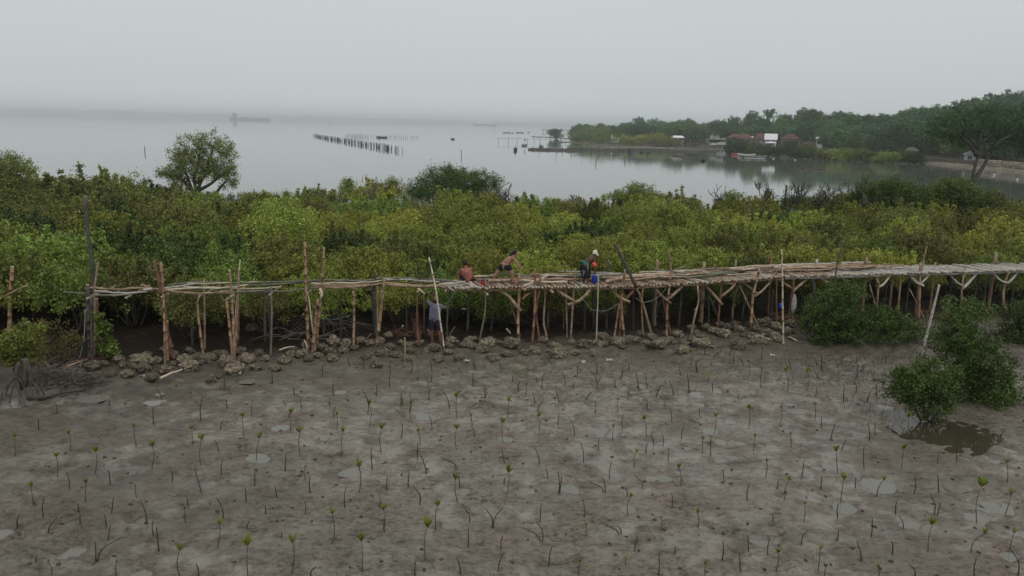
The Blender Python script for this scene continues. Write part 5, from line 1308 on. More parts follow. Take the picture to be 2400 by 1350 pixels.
for px in [210, 300, 383, 470, 545, 635, 722, 752, 829, 895, 980, 1045]:       # cross ties
    q = [w for w in [atY(px, 690, wYpx(px))]][0]; z = lerp1([(a, c) for a, b, c in WALK], px) - .10; q.z = z
    me, o0 = pole_mesh('cross_tie', [q + Vector((0, -.15, 0)), q + Vector((R.uniform(-.1, .1), 1.7, .02))], .035, .03, 'tan_wood', None, .01, px); put('cross_tie', me, wk, loc=o0 - W0)
# deck boards laid across
LOGM = {}
for key in ('tan_wood', 'pink_wood', 'grey_wood', 'green_bark'):
    LOGM[key] = []
    for v in range(5):
        rs = random.Random(v + 40); L_ = 1.62
        P = cat([(0, 0, 0), (rs.uniform(-.03, .03), L_ * .5, rs.uniform(-.01, .02)), (0, L_, 0)], 4)
        me, o0 = pole_mesh('deck_log', P, .045, .038, key, None, .006, v + 900, n=8); LOGM[key].append(me)
path = []
for i in range(len(WP) - 1):
    seg = (WP[i + 1] - WP[i]).length; n = int(seg / .02)
    for j in range(n): path.append(WP[i].lerp(WP[i + 1], j / n))
acc = 0; last = None; nlog = 0
for i, q in enumerate(path):
    if proj(q)[0] < 1062: last = q; continue
    acc += (q - last).length; last = q
    if acc >= .118 and nlog < 296:
        acc = R.uniform(-.012, .02); pxq = proj(q)[0]
        t_ = (path[min(i + 30, len(path) - 1)] - path[max(0, i - 30)]).normalized()
        ang = math.atan2(t_.y, t_.x) + R.uniform(-.09, .09) + (.12 if pxq < 1480 else .22)
        if pxq < 1130: ang += R.uniform(-.1, .35)
        key = ('grey_wood' if R.random() < .6 else 'tan_wood') if pxq < 1260 else (R.choice(['pink_wood', 'tan_wood', 'grey_wood', 'tan_wood', 'green_bark']) if pxq < 2060 else ('grey_wood' if R.random() < .96 else 'pink_wood'))
        if 1900 < pxq < 2140 and R.random() < (pxq - 1900) / 240: key = 'grey_wood'
        nv = Vector((-math.sin(ang), math.cos(ang), 0)); s = R.uniform(.9, 1.06)
        p0 = q - nv * (R.uniform(.02, .16) + (.12 if R.random() < .1 else 0)); p0.z += R.uniform(-.025, .025)
        put('deck_log', LOGM[key][R.randrange(5)], wk, loc=p0 - W0, rot=(R.uniform(-.012, .012), 0, ang), scale=(R.uniform(.85, 1.2), s, R.uniform(.85, 1.15)))
        nlog += 1
# poles piled lengthwise on the deck
rs = random.Random(99)
def pathpos(px):
    return min(path, key=lambda q: abs(proj(q)[0] - px))
PP_ = [(proj(q)[0], q) for q in path[::6]]
def pathq(px): return min(PP_, key=lambda a: abs(a[0] - px))[1]
for i in range(74):
    zone_r = i % 3
    x0 = rs.uniform(1110, 1330) if i < 14 else (rs.uniform(1290, 1500) if i < 28 else (rs.uniform(1490, 1800) if i < 54 else rs.uniform(1780, 2000)))
    ln = rs.uniform(110, 230) if i < 54 else rs.uniform(120, 260)
    offy = rs.uniform(.5, 1.5) if x0 > 1470 or rs.random() < .8 else rs.uniform(.3, .8)
    if 1340 < x0 + ln and x0 < 1420 and offy < .75: offy += .55
    base = .075 + .06 * rs.randrange(0, 3)
    pts_ = []
    for s in range(5):
        q = pathq(x0 + ln * s / 4); t_ = offy + rs.uniform(-.09, .09) + (s - 2) * rs.uniform(-.03, .03)
        pts_.append(Vector((q.x - .2 * t_, q.y + t_, q.z + base + rs.uniform(-.01, .04))))
    mt_ = rs.choice(['green_bark', 'green_bark', 'tan_wood', 'tan_wood', 'pink_wood', 'pale_wood', 'grey_wood'] if x0 < 1480 else (['green_bark', 'green_bark', 'green_bark', 'tan_wood', 'grey_wood', 'pale_wood'] if x0 < 1780 else ['tan_wood', 'pink_wood', 'grey_wood', 'pink_wood']))
    r = rs.uniform(.030, .052)
    me, o0 = pole_mesh('loose_pole', pts_, r, r * .75, mt_, None, .012, 1300 + i)
    wd_ = {'green_bark': 'greenish bark', 'tan_wood': 'tan', 'pink_wood': 'pinkish', 'pale_wood': 'pale peeled', 'grey_wood': 'grey weathered'}[mt_]
    put('loose_pole', me, loc=o0, label='%s pole lying lengthwise on the deck near %s' % (wd_, lm(x0 + ln / 2)), category='pole', group='loose poles piled along the deck')
def deckstick(lab, P, wv, mat, z, name='loose_pole', cat_='pole'):
    Q = [at(a, b, z_) for (a, b), z_ in zip(P, z)]; r = wv / 2 * Q[0].length / FPX
    me, o0 = pole_mesh(name, Q, r, r * .85, mat, None, .008, int(P[0][0])); put(name, me, loc=o0, label=lab, category=cat_)
deckstick('pale cream board laid behind the seated worker', [(1105, 648), (1140, 647), (1165, 646)], 5, 'pale_wood', [2.3, 2.3, 2.3])
deckstick('bright pale split bamboo slanting up over the deck left of the cap worker', [(1227, 671), (1255, 658), (1284, 646)], 4.5, 'pale_wood', [2.18, 2.3, 2.42])
deckstick('pale pole lying flat right of the pale forked post', [(1219, 656), (1270, 660), (1330, 660)], 5, 'pale_wood', [2.25, 2.25, 2.22])
deckstick('long thin pole at the back edge of the deck left of the cap worker', [(1310, 636), (1350, 637), (1420, 639), (1470, 643)], 3, 'grey_wood', [2.32, 2.32, 2.32, 2.3])
deckstick('curving branch pole behind the bending worker', [(1140, 648), (1170, 642), (1205, 642), (1245, 648)], 4.5, 'green_bark', [2.4, 2.45, 2.45, 2.4])
deckstick('short raised stick end over the back edge right of the tall tan post', [(1520, 627), (1560, 634), (1610, 641)], 3.5, 'green_bark', [2.5, 2.45, 2.4])
deckstick('green stick poking up to the right of the tall tan post', [(1570, 636), (1590, 630), (1605, 624)], 4, 'green_bark', [2.45, 2.5, 2.58])
deckstick('long bent pole at the back edge above the dangling knee brace', [(1624, 631), (1690, 629), (1745, 633), (1800, 626), (1850, 636)], 4.5, 'tan_wood', [2.36, 2.38, 2.38, 2.4, 2.3])
deckstick('thin pole along the back edge of the grey deck', [(2090, 627), (2150, 627), (2215, 627)], 3, 'grey_wood', [2.25, 2.25, 2.25])
deckstick('split wide plank lying askew right of the blue drum', [(1422, 660), (1440, 655), (1462, 652)], 8, 'pink_wood', [2.25, 2.27, 2.3], 'plank', 'plank')
# free standing poles
pole('leaning_pole', [(1525,777,-.1),(1505,706,-.1),(1486,663,-.15)], 6.5, 'tan_wood', 0, None, 61, parent=None, ground_=True, label='tan lower pole leaning against the deck under the dark leaning pole', category='pole')
pole('leaning_pole', [(1492,675,-.15),(1471,631,-.15),(1440,569,-.15)], 8, 'dark_wood', 0, None, 62, parent=None, label='thick dark pole leaning left above the deck', category='pole')
pole('planted_pole', [(1836,805),(1834,667),(1832,584)], 4.5, 'pale_wood', 0, .45, 63, parent=None, ground_=True, taper=.6, Y=at(1836, 805, 0).y, label='tall thin pale pole planted in the mud in front of the deck', category='pole')
pole('planted_pole', [(2162,832),(2168,801),(2192,706),(2201,667)], 6.5, 'grey_wood', 0, None, 64, parent=None, ground_=True, taper=.6, Y=at(2162, 832, 0).y, label='pale grey pole leaning right between the mangrove bushes', category='pole')
pole('planted_pole', [(2211,775),(2225,704)], 3.5, 'red_wood', 0, None, 65, parent=None, ground_=True, Y=at(2211, 790, 0).y, label='thin reddish pole beside the pale grey leaning one', category='pole')
pole('dark_pole', [(1956,668),(1958,644),(1966,600),(1975,565)], 4, 'dark_wood', -.05, None, 66, parent=None, ground_=True, taper=.7, label='thin dark pole rising above the deck at the first grey boards', category='pole')
pole('thin_pole', [(2150,722),(2160,640),(2172,577)], 4, 'tan_wood', .3, None, 67, parent=None, ground_=True, taper=.7, label='tall thin pole leaning right through the grey deck', category='pole')
pole('dark_pole', [(224,780),(218,640),(206,540),(201,460)], 7.5, 'dark_wood', 1.9, None, 68, parent=None, ground_=True, taper=1.0, label='very tall dark grey pole above the left end of the walkway', category='pole')
lp = pole('bamboo_post', [(22,775),(24,700),(29,624)], 8.5, B_, 0, .3, 69, parent=None, ground_=True, Y=at(22, 800, 0).y, label='lone tan bamboo post at the left edge', category='post')
pole('cross_pole', [(-30,707),(0,699),(63,669)], 5, 'tan_wood', 0, None, 70, parent=None, Y=at(22, 800, 0).y - .1, label='tan pole tied slanting across the lone bamboo post', category='pole')
pole('held_pole', [(1039,802,-.35),(1030,740,-.3),(1020,670,-.2),(1005,603,0)], 4.5, 'pale_wood', 0, .5, 71, parent=None, ground_=True, taper=.85, label='long pale bamboo pole held upright by the worker in the lilac shirt', category='pole')
pole('short_stake', [(949,850),(949,790)], 3.5, 'tan_wood', 0, None, 72, parent=None, ground_=True, Y=at(949, 852, 0).y, label='short stake with a pale cut top among the rocks', category='stake')
for (a, b, wv, lab) in [((150,862),(215,840),5,'tan pole lying on the rocks below the dark end post'), ((655,820),(690,812),3.5,'pale stick lying on the rocks under the thin grey post'), ((722,820),(713,797),4,'short pale stake leaning at the two tall bamboo posts'), ((848,793),(862,803),4,'short log on the rocks right of the straight tan post'), ((858,803),(870,782),2.5,'thin crooked stick on the rocks left of the leaning tan post'),
      ((942,772),(945,762),4,'short pale stake in the dark left of the lilac shirt'), ((1003,772),(1009,788),4,'short pale stake left of the worker legs'), ((1052,790),(1066,765),3,'thin stick slanting right beside the worker legs'), ((1187,770),(1197,784),4.5,'short pale stake in the dark left of the pale forked post'), ((376,886),(428,866),5,'broken pale branch lying on the mud before the rocks'),
      ((30,870),(28,800),3,'thin stick by the mangrove stump'), ((880,812),(890,790),3,'small stick at the leaning tan post'), ((1847,790),(1868,798),3,'pale stick among the right-hand rocks'), ((1580,782),(1600,774),2.5,'thin twig on the rocks right of the tall tan post'),((839,815),(836,790),3,'little stake left of the leaning tan post')]:
    pa, pb = at(a[0], a[1], .12), at(b[0], b[1], .12)
    if abs(a[0] - b[0]) < 20 and abs(a[1] - b[1]) > 8: Yq = at(max(a, b, key=lambda q: q[1])[0], max(a[1], b[1]), 0).y; pa, pb = atY(a[0], a[1], Yq), atY(b[0], b[1], Yq)
    for q in (pa, pb): q.z = max(q.z, ground(q.x, q.y) + .03)
    r = wv / 2 * pa.length / FPX; me, o0 = pole_mesh('stick', [pa, pa.lerp(pb, .5) + Vector((0, 0, .02)), pb], r, r * .7, 'tan_wood' if 'pale' not in lab else 'pale_wood', None, .012, a[0]); put('stick', me, loc=o0, label=lab, category='stick')
# ropes
def rope(lab, P, w_, mat, dY=-.1):
    Q = cat([atY(a, b, wYpx(a) + dY) for a, b in P], 6); o0 = Q[0].copy(); mb = MB(); mb.tube([q - o0 for q in Q], w_, 5); put('rope', mb.mesh('rope', mat), loc=o0, label=lab, category='rope')
RG, RP = flat('green_rope', (.10, .2, .17)), flat('pale_rope', (.3, .32, .28))
rope('blue-green rope running from the deck to the worker in the lilac shirt', [(1073,667),(1066,685),(1058,697),(1048,710),(1042,716)], .014, RG)
rope('pale rope sagging under the deck right of the worker in the cap', [(1352,678),(1367,702),(1386,724),(1404,729),(1426,726),(1448,712)], .008, RP)
rope('pale rope sagging under the deck at the tall tan post', [(1561,676),(1546,693),(1529,704),(1507,708),(1490,698)], .008, RP)
rope('thin pale cord hanging from the dark end post', [(200,725),(197,790),(186,842)], .012, RP)
rope('thin rope strung low from the two tall bamboo posts', [(748,745),(790,748),(828,735)], .008, RG, .3)
# hanging sack and blue bag
q = atY(1860, 712, wYpx(1860) - .25); k = q.length / FPX
mb = MB(); P = [(0, 0, 23 * k), (.01, 0, 17 * k), (.02, 0, 8 * k), (.01, 0, -6 * k), (.0, 0, -16 * k), (0, 0, -24 * k)]; mb.tube(P, [.02, 3 * k, 5.5 * k, 6.5 * k, 4.5 * k, .02], 9, squash=.6)
put('sack', mb.mesh('sack', surf('pale_netting_sack', [(.28, .26, .22), (.42, .40, .36), (.52, .5, .45)], 9, .9, 1.0, dist=.04)), loc=q, label='limp pale sack hanging from the deck', category='sack')
q = atY(1830, 717, wYpx(1830) - .1); mb = MB(); mb.tube([(0, 0, 7 * k), (.0, 0, 3 * k), (.02, 0, -3 * k), (0, 0, -8 * k)], [.03, 5 * k, 5 * k, .03], 8, squash=.6)
put('plastic_bag', mb.mesh('plastic_bag', flat('blue_plastic', (.03, .08, .5), .35)), loc=q, label='bright blue plastic bag tied under the deck', category='bag')
# bucket, drum
q = pathq(1135); q = at(1135, 668, 2.17); k = q.length / FPX
bk = empty('bucket', q, 0, label='red bucket with tools on the deck beside the seated worker', category='bucket')
mb = MB(); mb.tube([(0, 0, .0), (0, 0, .17)], [6.5 * k, 9.5 * k], 16, closed=False); mb.tube([(0, 0, .012), (0, 0, .169)], [6.2 * k, 9.1 * k], 16, closed=False); mb.tube([(0, 0, 0), (0, 0, .015)], 5.4 * k, 16); put('pail', mb.mesh('pail', flat('red_plastic', (.5, .05, .045), .4)), bk)
mb = MB(); mb.tube([(0, 0, .165), (0, 0, .185)], [8.8 * k, 8.8 * k], 16, closed=False); mb.tube([(0, 0, .10), (0, 0, .19)], [6 * k, 7.2 * k], 12); put('liner', mb.mesh('liner', flat('dark_blue_liner', (.02, .03, .10))), bk)
for x0_, x1_ in ((-.07, .03), (-.02, .06), (-.05, -.12)):
    mb = MB(); mb.tube([(x0_, 0, .1), (x1_, .03, .28)], .013, 5); put('tool', mb.mesh('tool', M['dark_wood']), bk)
q = at(1393, 663, 2.17); k = q.length / FPX
dr = empty('drum', q, 0, label='bright blue plastic drum standing on the deck before the worker in the cap', category='drum')
mb = MB(); mb.tube([(0, 0, 0), (0, 0, .01), (0, 0, 8 * k), (0, 0, 8.6 * k), (0, 0, 17 * k), (0, 0, 19 * k)], [5.9 * k, 6.2 * k, 6.2 * k, 6.4 * k, 6.2 * k, 5.2 * k], 18); put('body', mb.mesh('body', flat('blue_drum_plastic', (.012, .04, .30), .35)), dr)
mb = MB(); mb.tube([(0, 0, 19 * k), (0, 0, 20.6 * k)], [5.6 * k, 5.2 * k], 18); put('lid', mb.mesh('lid', flat('pale_blue_rim', (.3, .34, .62), .35)), dr)
mb = MB(); mb.tube([(0, 0, 20.6 * k), (0, 0, 22.5 * k)], [3 * k, 2.6 * k], 14); put('mouth', mb.mesh('mouth', flat('navy_mouth', (.01, .012, .06))), dr)
# ------------------------------------------------------------------ rocks
ROCKS = [(588,763,36),(275,837,34),(286,851,30),(216,859,32),(333,843,46),(335,861,36),(256,871,32),(296,871,36),(403,829,26),(383,861,38),(351,880,36),(429,840,46),(437,855,44),(457,832,26),(485,839,34),(520,829,32),(528,845,48),(549,861,46),(573,836,42),(597,856,32),(605,824,32),(493,884,30),(512,877,18),
 (240,850,26),(312,856,24),(410,852,24),(365,842,26),(470,850,20),(606,857,20),(645,857,28),(662,841,32),(678,827,30),(688,815,25),(708,827,33),(721,837,30),(721,803,38),(754,812,30),(769,819,34),(776,834,32),(781,802,30),(801,819,32),(789,831,22),(811,802,40),(845,798,26),(869,805,28),(880,845,36),(859,827,30),(897,821,36),(912,807,40),(925,826,28),(910,786,28),(955,807,28),(960,834,30),(957,819,24),
 (998,817,28),(1015,811,36),(1025,834,34),(1051,804,28),(1051,821,30),(1058,797,34),(1073,832,28),(1087,804,24),(1101,792,34),(1106,809,24),(1130,816,32),(1144,797,44),(1156,832,34),(1190,795,28),(1197,806,38),(1189,823,32),(1228,823,30),(1253,813,42),(1273,797,24),(1301,806,32),(1310,825,44),(1348,818,32),(1371,804,34),(1390,824,34),(1397,797,24),(1416,785,34),(1416,800,30),(1447,798,32),(1470,790,22),
 (1408,806,20),(1479,792,40),(1503,783,24),(1529,787,28),(1516,799,32),(1543,805,36),(1565,793,38),(1589,781,28),(1606,796,36),(1601,816,36),(1630,777,24),(1647,787,32),(1651,799,46),(1673,776,28),(1701,780,38),(1705,767,22),(1735,771,32),(1754,784,28),(1731,806,38),(1774,770,26),(1780,796,38),(1801,779,24),(1819,789,32),(1821,763,28),(1847,776,32),(1853,758,28),(1860,789,24),(1787,754,30),(1690,762,26),(1655,768,24),(1720,757,24),(1622,768,20),(1800,752,24),(1757,760,24),
 (980,800,26),(940,801,24),(830,814,24),(745,830,24),(890,800,24),(1170,800,22),(1340,800,22),(1290,820,20),(620,838,24),(562,822,24),(505,822,22),(445,818,22),(390,815,24),(340,828,24),(1432,795,24),(1460,806,24),(1560,777,22),(1625,790,26)]
def rock_mesh(seed):
    import bmesh
    bm = bmesh.new(); bmesh.ops.create_icosphere(bm, subdivisions=4, radius=1)
    rs = random.Random(seed); o = Vector((rs.random() * 50, rs.random() * 50, rs.random() * 50))
    fx, fy, fz = rs.uniform(.85, 1.15), rs.uniform(.7, 1), rs.uniform(.55, .8)
    lobes = [(Vector((rs.uniform(-1, 1), rs.uniform(-1, 1), rs.uniform(-.3, .8))).normalized(), rs.uniform(.1, .3)) for _ in range(5)]
    for v in bm.verts:
        n = v.co.normalized()
        r = 1 + .36 * mnoise.noise(n * 1.4 + o) + .22 * mnoise.noise(n * 3.1 + o) + .13 * mnoise.noise(n * 7.5 + o)
        c = mnoise.noise(n * 4.4 + o * 2); r -= max(0, c - .1) * .6
        c = mnoise.noise(n * 10 + o * 3); r -= max(0, c - .03) * .32
        for l, a in lobes: r += a * max(0, n.dot(l) - .55) * 1.3
        v.co = Vector((n.x * fx, n.y * fy, n.z * fz)) * r
    me = bpy.data.meshes.new('rock'); bm.to_mesh(me); bm.free(); me.materials.append(M['rock'])
    me.polygons.foreach_set("use_smooth", [True] * len(me.polygons)); return me
RK = [rock_mesh(i) for i in range(10)]
rs = random.Random(12)
for i, (px, py, wd) in enumerate(ROCKS):
    hw = wd * .31
    b = at(px, py + hw, 0); k = b.length / FPX; s = wd / 2 * k * 1.04 * rs.uniform(.86, 1.1)
    z = ground(b.x, b.y)
    szw = 'big' if wd >= 38 else ('mid-sized' if wd >= 29 else 'small')
    front = min(ROCKS, key=lambda r: abs(r[0] - px) * 4 - r[1] * 1.0)
    colm = [r for r in ROCKS if abs(r[0] - px) < 28]; rank = sorted(colm, key=lambda r: -r[1]).index((px, py, wd))
    pos = ['at mud edge', 'in second rank', 'in third rank', 'in fourth rank', 'at the back'][min(4, rank)]
    o = put('rock', RK[rs.randrange(10)], loc=(b.x, b.y + s * .45, z + s * rs.uniform(.28, .44)), rot=(rs.uniform(-.3, .3), rs.uniform(-.3, .3), rs.random() * 6.28), scale=(s * rs.uniform(.9, 1.1), s * rs.uniform(.85, 1.05), s * rs.uniform(.8, 1.0)),
        label='%s crusted rock %s below %s' % (szw, pos, lm(px)), category='rock', group='crusted rocks lined up along the foot of the walkway')
# debris of twigs under the walkway
def twigs(lab, cx, cy, wpx, hpx, n, ln, mat, seed, r=.009, fan=False, kind=None):
    rs = random.Random(seed); b = at(cx, cy, 0); k = b.length / FPX; mb = MB()
    for i in range(n):
        if fan:
            p0 = Vector((rs.uniform(-.4, .4), rs.uniform(-.2, .6), rs.uniform(.3, 1.1))); an = rs.uniform(-1.4, 1.4) + (math.pi if rs.random() < .55 else 0)
            p1 = p0 + Vector((math.cos(an) * ln * rs.uniform(.5, 1.1), math.sin(an) * ln * .3, 0)); p1.z = rs.uniform(-.02, .35)
        else:
            p0 = Vector((rs.uniform(-.5, .5) * wpx * k, rs.uniform(-.5, .5) * hpx * k * 3, rs.uniform(.02, .25))); an = rs.random() * 6.28
            p1 = p0 + Vector((math.cos(an), math.sin(an) * .7, rs.uniform(-.12, .35))) * ln * rs.uniform(.4, 1.1)
            p1.z = max(.01, p1.z)
        m_ = p0.lerp(p1, .5) + Vector((0, 0, rs.uniform(-.02, .14)))
        mb.tube(cat([p0, m_, p1], 3), [r * 1.2, r * 1.2, r, r, r * .8, r * .6, r * .4][:7], 4)
    o = put('brushwood', mb.mesh('brushwood', mat), loc=(b.x, b.y, ground(b.x, b.y)), label=lab, kind='stuff'); return o
twigs('fan of thin dry stems under the deck by the two tall bamboo posts', 765, 785, 60, 20, 46, 2.1, M['dead'], 1, .010, True)
twigs('scatter of dry twigs left of the two tall bamboo posts', 690, 800, 110, 14, 22, 1.4, M['dead'], 2, .011)
twigs('dark brush heaped at the dry shrub beside the lilac shirt', 965, 790, 90, 12, 30, .8, M['red_wood'], 3, .008)
twigs('dark brush in the shade under the deck, centre', 1190, 765, 140, 14, 60, .9, M['bark'], 4, .010)
twigs('dark brush in the shade under the deck near the cap worker', 1300, 765, 120, 12, 50, .9, M['bark'], 5, .010)
twigs('tangle of dead branches at the left pool', 165, 905, 120, 16, 90, .8, M['bark'], 6, .013)
twigs('tangle of grey roots and branches above the left pool', 130, 880, 120, 14, 70, .9, M['dead'], 7, .010)
twigs('dry yellowed twigs below the scraggly bush', 150, 855, 120, 10, 60, .7, M['red_wood'], 8, .009)
twigs('reddish dead brush under the deck at the white sack', 1850, 755, 90, 14, 50, .8, M['red_wood'], 9, .010)
twigs('reddish dead brush beneath the tall thin stick', 2205, 745, 70, 12, 40, .8, M['red_wood'], 10, .010)
# dry leaf bunch held above the deck left of the seated worker
b = atY(994, 650, wYpx(994) + 1.4)
t_ = empty('dry_shrub', b, 0, label='dark dry leafy bunch behind the rails left of the seated worker', category='shrub')
cen = np.random.RandomState(4).normal(0, 1, (26, 3)) * np.array([.2, .15, .13]) + np.array([0, 0, .08])
put('crown', leaves('crown', cen, .13, 14, .09, .04, LG['dark'], 4), t_)
mb = MB(); mb.tube([(0, 0, -2.4), (0, 0, .1)], [.03, .015], 5)
for q in cen[:14]: mb.tube([(0, 0, 0), tuple(q)], [.012, .005], 3)
put('trunk', mb.mesh('trunk', M['red_wood']), t_)
# pneumatophores and shed stalks standing in the mud at right
mb = MB(); rs = random.Random(8)
for i in range(1500):
    u = rs.random()
    px = rs.gauss(2010, 130) if u < .55 else rs.gauss(2160, 75); py = rs.uniform(815, 905) if u < .55 else rs.uniform(930, 1000)
    if px > 2390 or px < 1700: continue
    q = at(px, py, 0); q.z = ground(q.x, q.y) - .02; h_ = rs.uniform(.04, .17)
    mb.tube([q, q + Vector((rs.uniform(-.02, .02), rs.uniform(-.02, .02), h_))], [.007, .003], 3)
put('breathing_roots', mb.mesh('breathing_roots', M['dark_wood']), kind='stuff', label='field of short breathing roots poking out of the mud at right')
mb = MB()
for i in range(800):       # mud lumps and shell bits
    px = rs.uniform(-100, 2500); py = rs.uniform(835, 1350) if rs.random() < .6 else rs.uniform(830, 940)
    q = at(px, py, 0); q.z = ground(q.x, q.y); s = rs.uniform(.012, .05) ; an = rs.random() * 6.3
    mb.box(q + Vector((0, 0, s * .2)), (s * 1.6, s, s * .6), 0, 0, Matrix.Rotation(an, 3, 'Z') @ Matrix.Rotation(rs.uniform(-.4, .4), 3, 'X'))
put('mud_crumbs', mb.mesh('mud_crumbs', surf('mud_crumb', [(.03, .026, .02), (.09, .078, .06)], 3, .8, .3, objrand=0), False), kind='stuff', label='crumbs and lumps of mud and shell on the flat')
# plastic litter
for (px, py, wd, lab) in [(1095,848,12,'square white plastic scrap before the rocks'),(1368,847,10,'white scrap on the mud below the rocks near the cap worker'),(1428,846,14,'crumpled clear plastic on the mud right of the white scrap'),(1810,836,9,'small white scrap left of the wide mangrove'),(247,839,6,'tiny pale scrap by the leafy young mangrove'),(333,885,7,'pale scrap beside the leftmost front rock'),(1242,867,5,'tiny white bottle cap on the mud'),(1087,725,9,'white scrap caught in the bushes under the deck')]:
    q = at(px, py, 0); k = q.length / FPX; q.z = ground(q.x, q.y) + .03
    if py < 760: q = atY(px, py, wYpx(px) + 2.2)
    mb = MB(); rs = random.Random(px); w_ = wd * k
    g = [(w_ * (i / 3 - .5) + rs.uniform(-.02, .02), w_ * (j / 3 - .5) + rs.uniform(-.02, .02), rs.uniform(-.02, .05)) for i in range(4) for j in range(4)]
    mb.add(g + [(a, b_, c - .006) for a, b_, c in g], [(i * 4 + j, i * 4 + j + 1, i * 4 + j + 5, i * 4 + j + 4) for i in range(3) for j in range(3)] + [(16 + i * 4 + j + 4, 16 + i * 4 + j + 5, 16 + i * 4 + j + 1, 16 + i * 4 + j) for i in range(3) for j in range(3)])
    put('plastic_scrap', mb.mesh('plastic_scrap', flat('white_litter', (.45, .46, .46), .4)), loc=q, label=lab, category='litter')
# ------------------------------------------------------------------ people
class Fig:
    def __init__(s, foot, Y, zb, label, dref=None):
        b = atY(foot[0], foot[1], Y); b.z = zb; s.Y = Y; s.b = b
        s.p = empty('person', b, 0, label=label, category='person')
        s.k = (b - CAM).length / FPX
    def J(s, px, py, dY=0): return atY(px, py, s.Y + dY) - s.b
    def hand(s, wrist, d, sd=1, curl=.3):
        """palm + five fingers starting at the wrist going along d; returns bones"""
        d = Vector(d).normalized(); up = Vector((0, 0, 1)); sidev = d.cross(up)
        if sidev.length < .1: sidev = Vector((1, 0, 0))
        sidev.normalize(); nrm = sidev.cross(d)
        c = wrist + d * .08
        bones = [(wrist, .026, c - d * .02 + sidev * .018, .022), (wrist, .026, c - d * .02 - sidev * .018, .022)]
        for i, (o_, ln) in enumerate(((.030, .055), (.011, .07), (-.010, .066), (-.030, .05))):
            a = c + sidev * o_; m_ = a + d * ln * .55 - nrm * curl * .02; e_ = m_ + d * ln * .5 - nrm * curl * .05
            bones += [(a, .010, m_, .009), (m_, .009, e_, .0075)]
        a = wrist + d * .03 + sidev * .03 * sd; m_ = a + sidev * .03 * sd + d * .025; bones += [(a, .012, m_, .010), (m_, .010, m_ + d * .03, .008)]
        return bones
    def foot(s, ank, d):
        d = Vector(d).normalized(); return [(ank, .04, ank - d * .04 + Vector((0, 0, -.05)), .035), (ank + Vector((0, 0, -.02)), .038, ank + d * .13 + Vector((0, 0, -.055)), .028), (ank + d * .13 + Vector((.015, 0, -.055)), .026, ank + d * .18 + Vector((0, 0, -.06)), .02)]
    def head(s, c, look):
        look = Vector(look).normalized(); side = look.cross(Vector((0, 0, 1))).normalized()
        return [(c + Vector((0, 0, .03)), .088, c - look * .02 + Vector((0, 0, .035)), .09), (c + look * .02 + Vector((0, 0, -.05)), .062, c + look * .035 + Vector((0, 0, -.08)), .04), (c + look * .085 + Vector((0, 0, .01)), .012, c + look * .105 + Vector((0, 0, -.02)), .016),
                (c + side * .088, .02, c + side * .09 + Vector((0, 0, -.02)), .014), (c - side * .088, .02, c - side * .09 + Vector((0, 0, -.02)), .014), (c + look * .07 + side * .03 + Vector((0, 0, .03)), .014, c + look * .07 - side * .03 + Vector((0, 0, .03)), .014)]
DZ = 2.19
# seated worker
f = Fig((1092, 657), at(1090, 657, DZ).y, DZ, 'seated bare-backed worker with black hair beside the red bucket'); J = f.J
hd = J(1090, 617.5, .02); nk = J(1092, 627, 0); shl, shr = J(1082.5, 632, 0), J(1103.5, 631, .02); ch = J(1093.5, 638, -.01); wa = J(1097, 649, 0); hl, hr = J(1091.5, 655, .03), J(1101.5, 656, .05)
el, wl_ = J(1073, 641, .12), J(1083, 646, .28); er, wr = J(1106.5, 645, .18), J(1116, 654, .25)
B = f.head(hd, (.45, .85, -.1)) + [(nk, .058, hd + Vector((0, 0, -.05)), .055), (nk, .06, ch, .12), (shl, .062, shr, .062), (shl + Vector((.05, 0, -.04)), .08, shr + Vector((-.05, 0, -.04)), .08), (ch, .145, wa, .13), (J(1087, 640, 0), .09, J(1093, 650, 0), .09), (J(1101, 640, 0), .09, J(1102, 650, 0), .09), (wa, .13, (hl + hr) / 2, .15), (hl, .11, hr, .11),
     (shl, .055, el, .043), (el, .042, wl_, .03), (shr, .055, er, .043), (er, .042, wr, .03),
     (hl, .095, J(1078, 647, .3), .07), (J(1078, 647, .3), .065, J(1071, 662, .2), .04), (hr, .095, J(1116, 655, .45), .065), (J(1116, 655, .45), .06, J(1110, 662, .15), .04)] + f.hand(wl_, (.6, .4, -.3)) + f.hand(wr, (.9, 0, -.3), -1) + f.foot(J(1071, 663.5, .2), (-.5, .1, 0)) + f.foot(J(1110, 662, .15), (.8, -.3, 0))
capsules(B, f.p, 'body', SK['pink'])
capsules([(hl, .125, hr, .125), ((hl + hr) / 2 + Vector((0, 0, .03)), .15, (hl + hr) / 2, .15), (hl, .11, J(1081, 648.5, .25), .09), (hr, .11, J(1112, 656, .36), .085)], f.p, 'shorts', SK['black'], .015)
capsules([(hd + Vector((-.01, -.03, .045)), .098, hd + Vector((0, -.015, .07)), .092), (hd + Vector((0, -.06, -.01)), .06, hd + Vector((0, -.05, .02)), .07)], f.p, 'hair', SK['hair'])
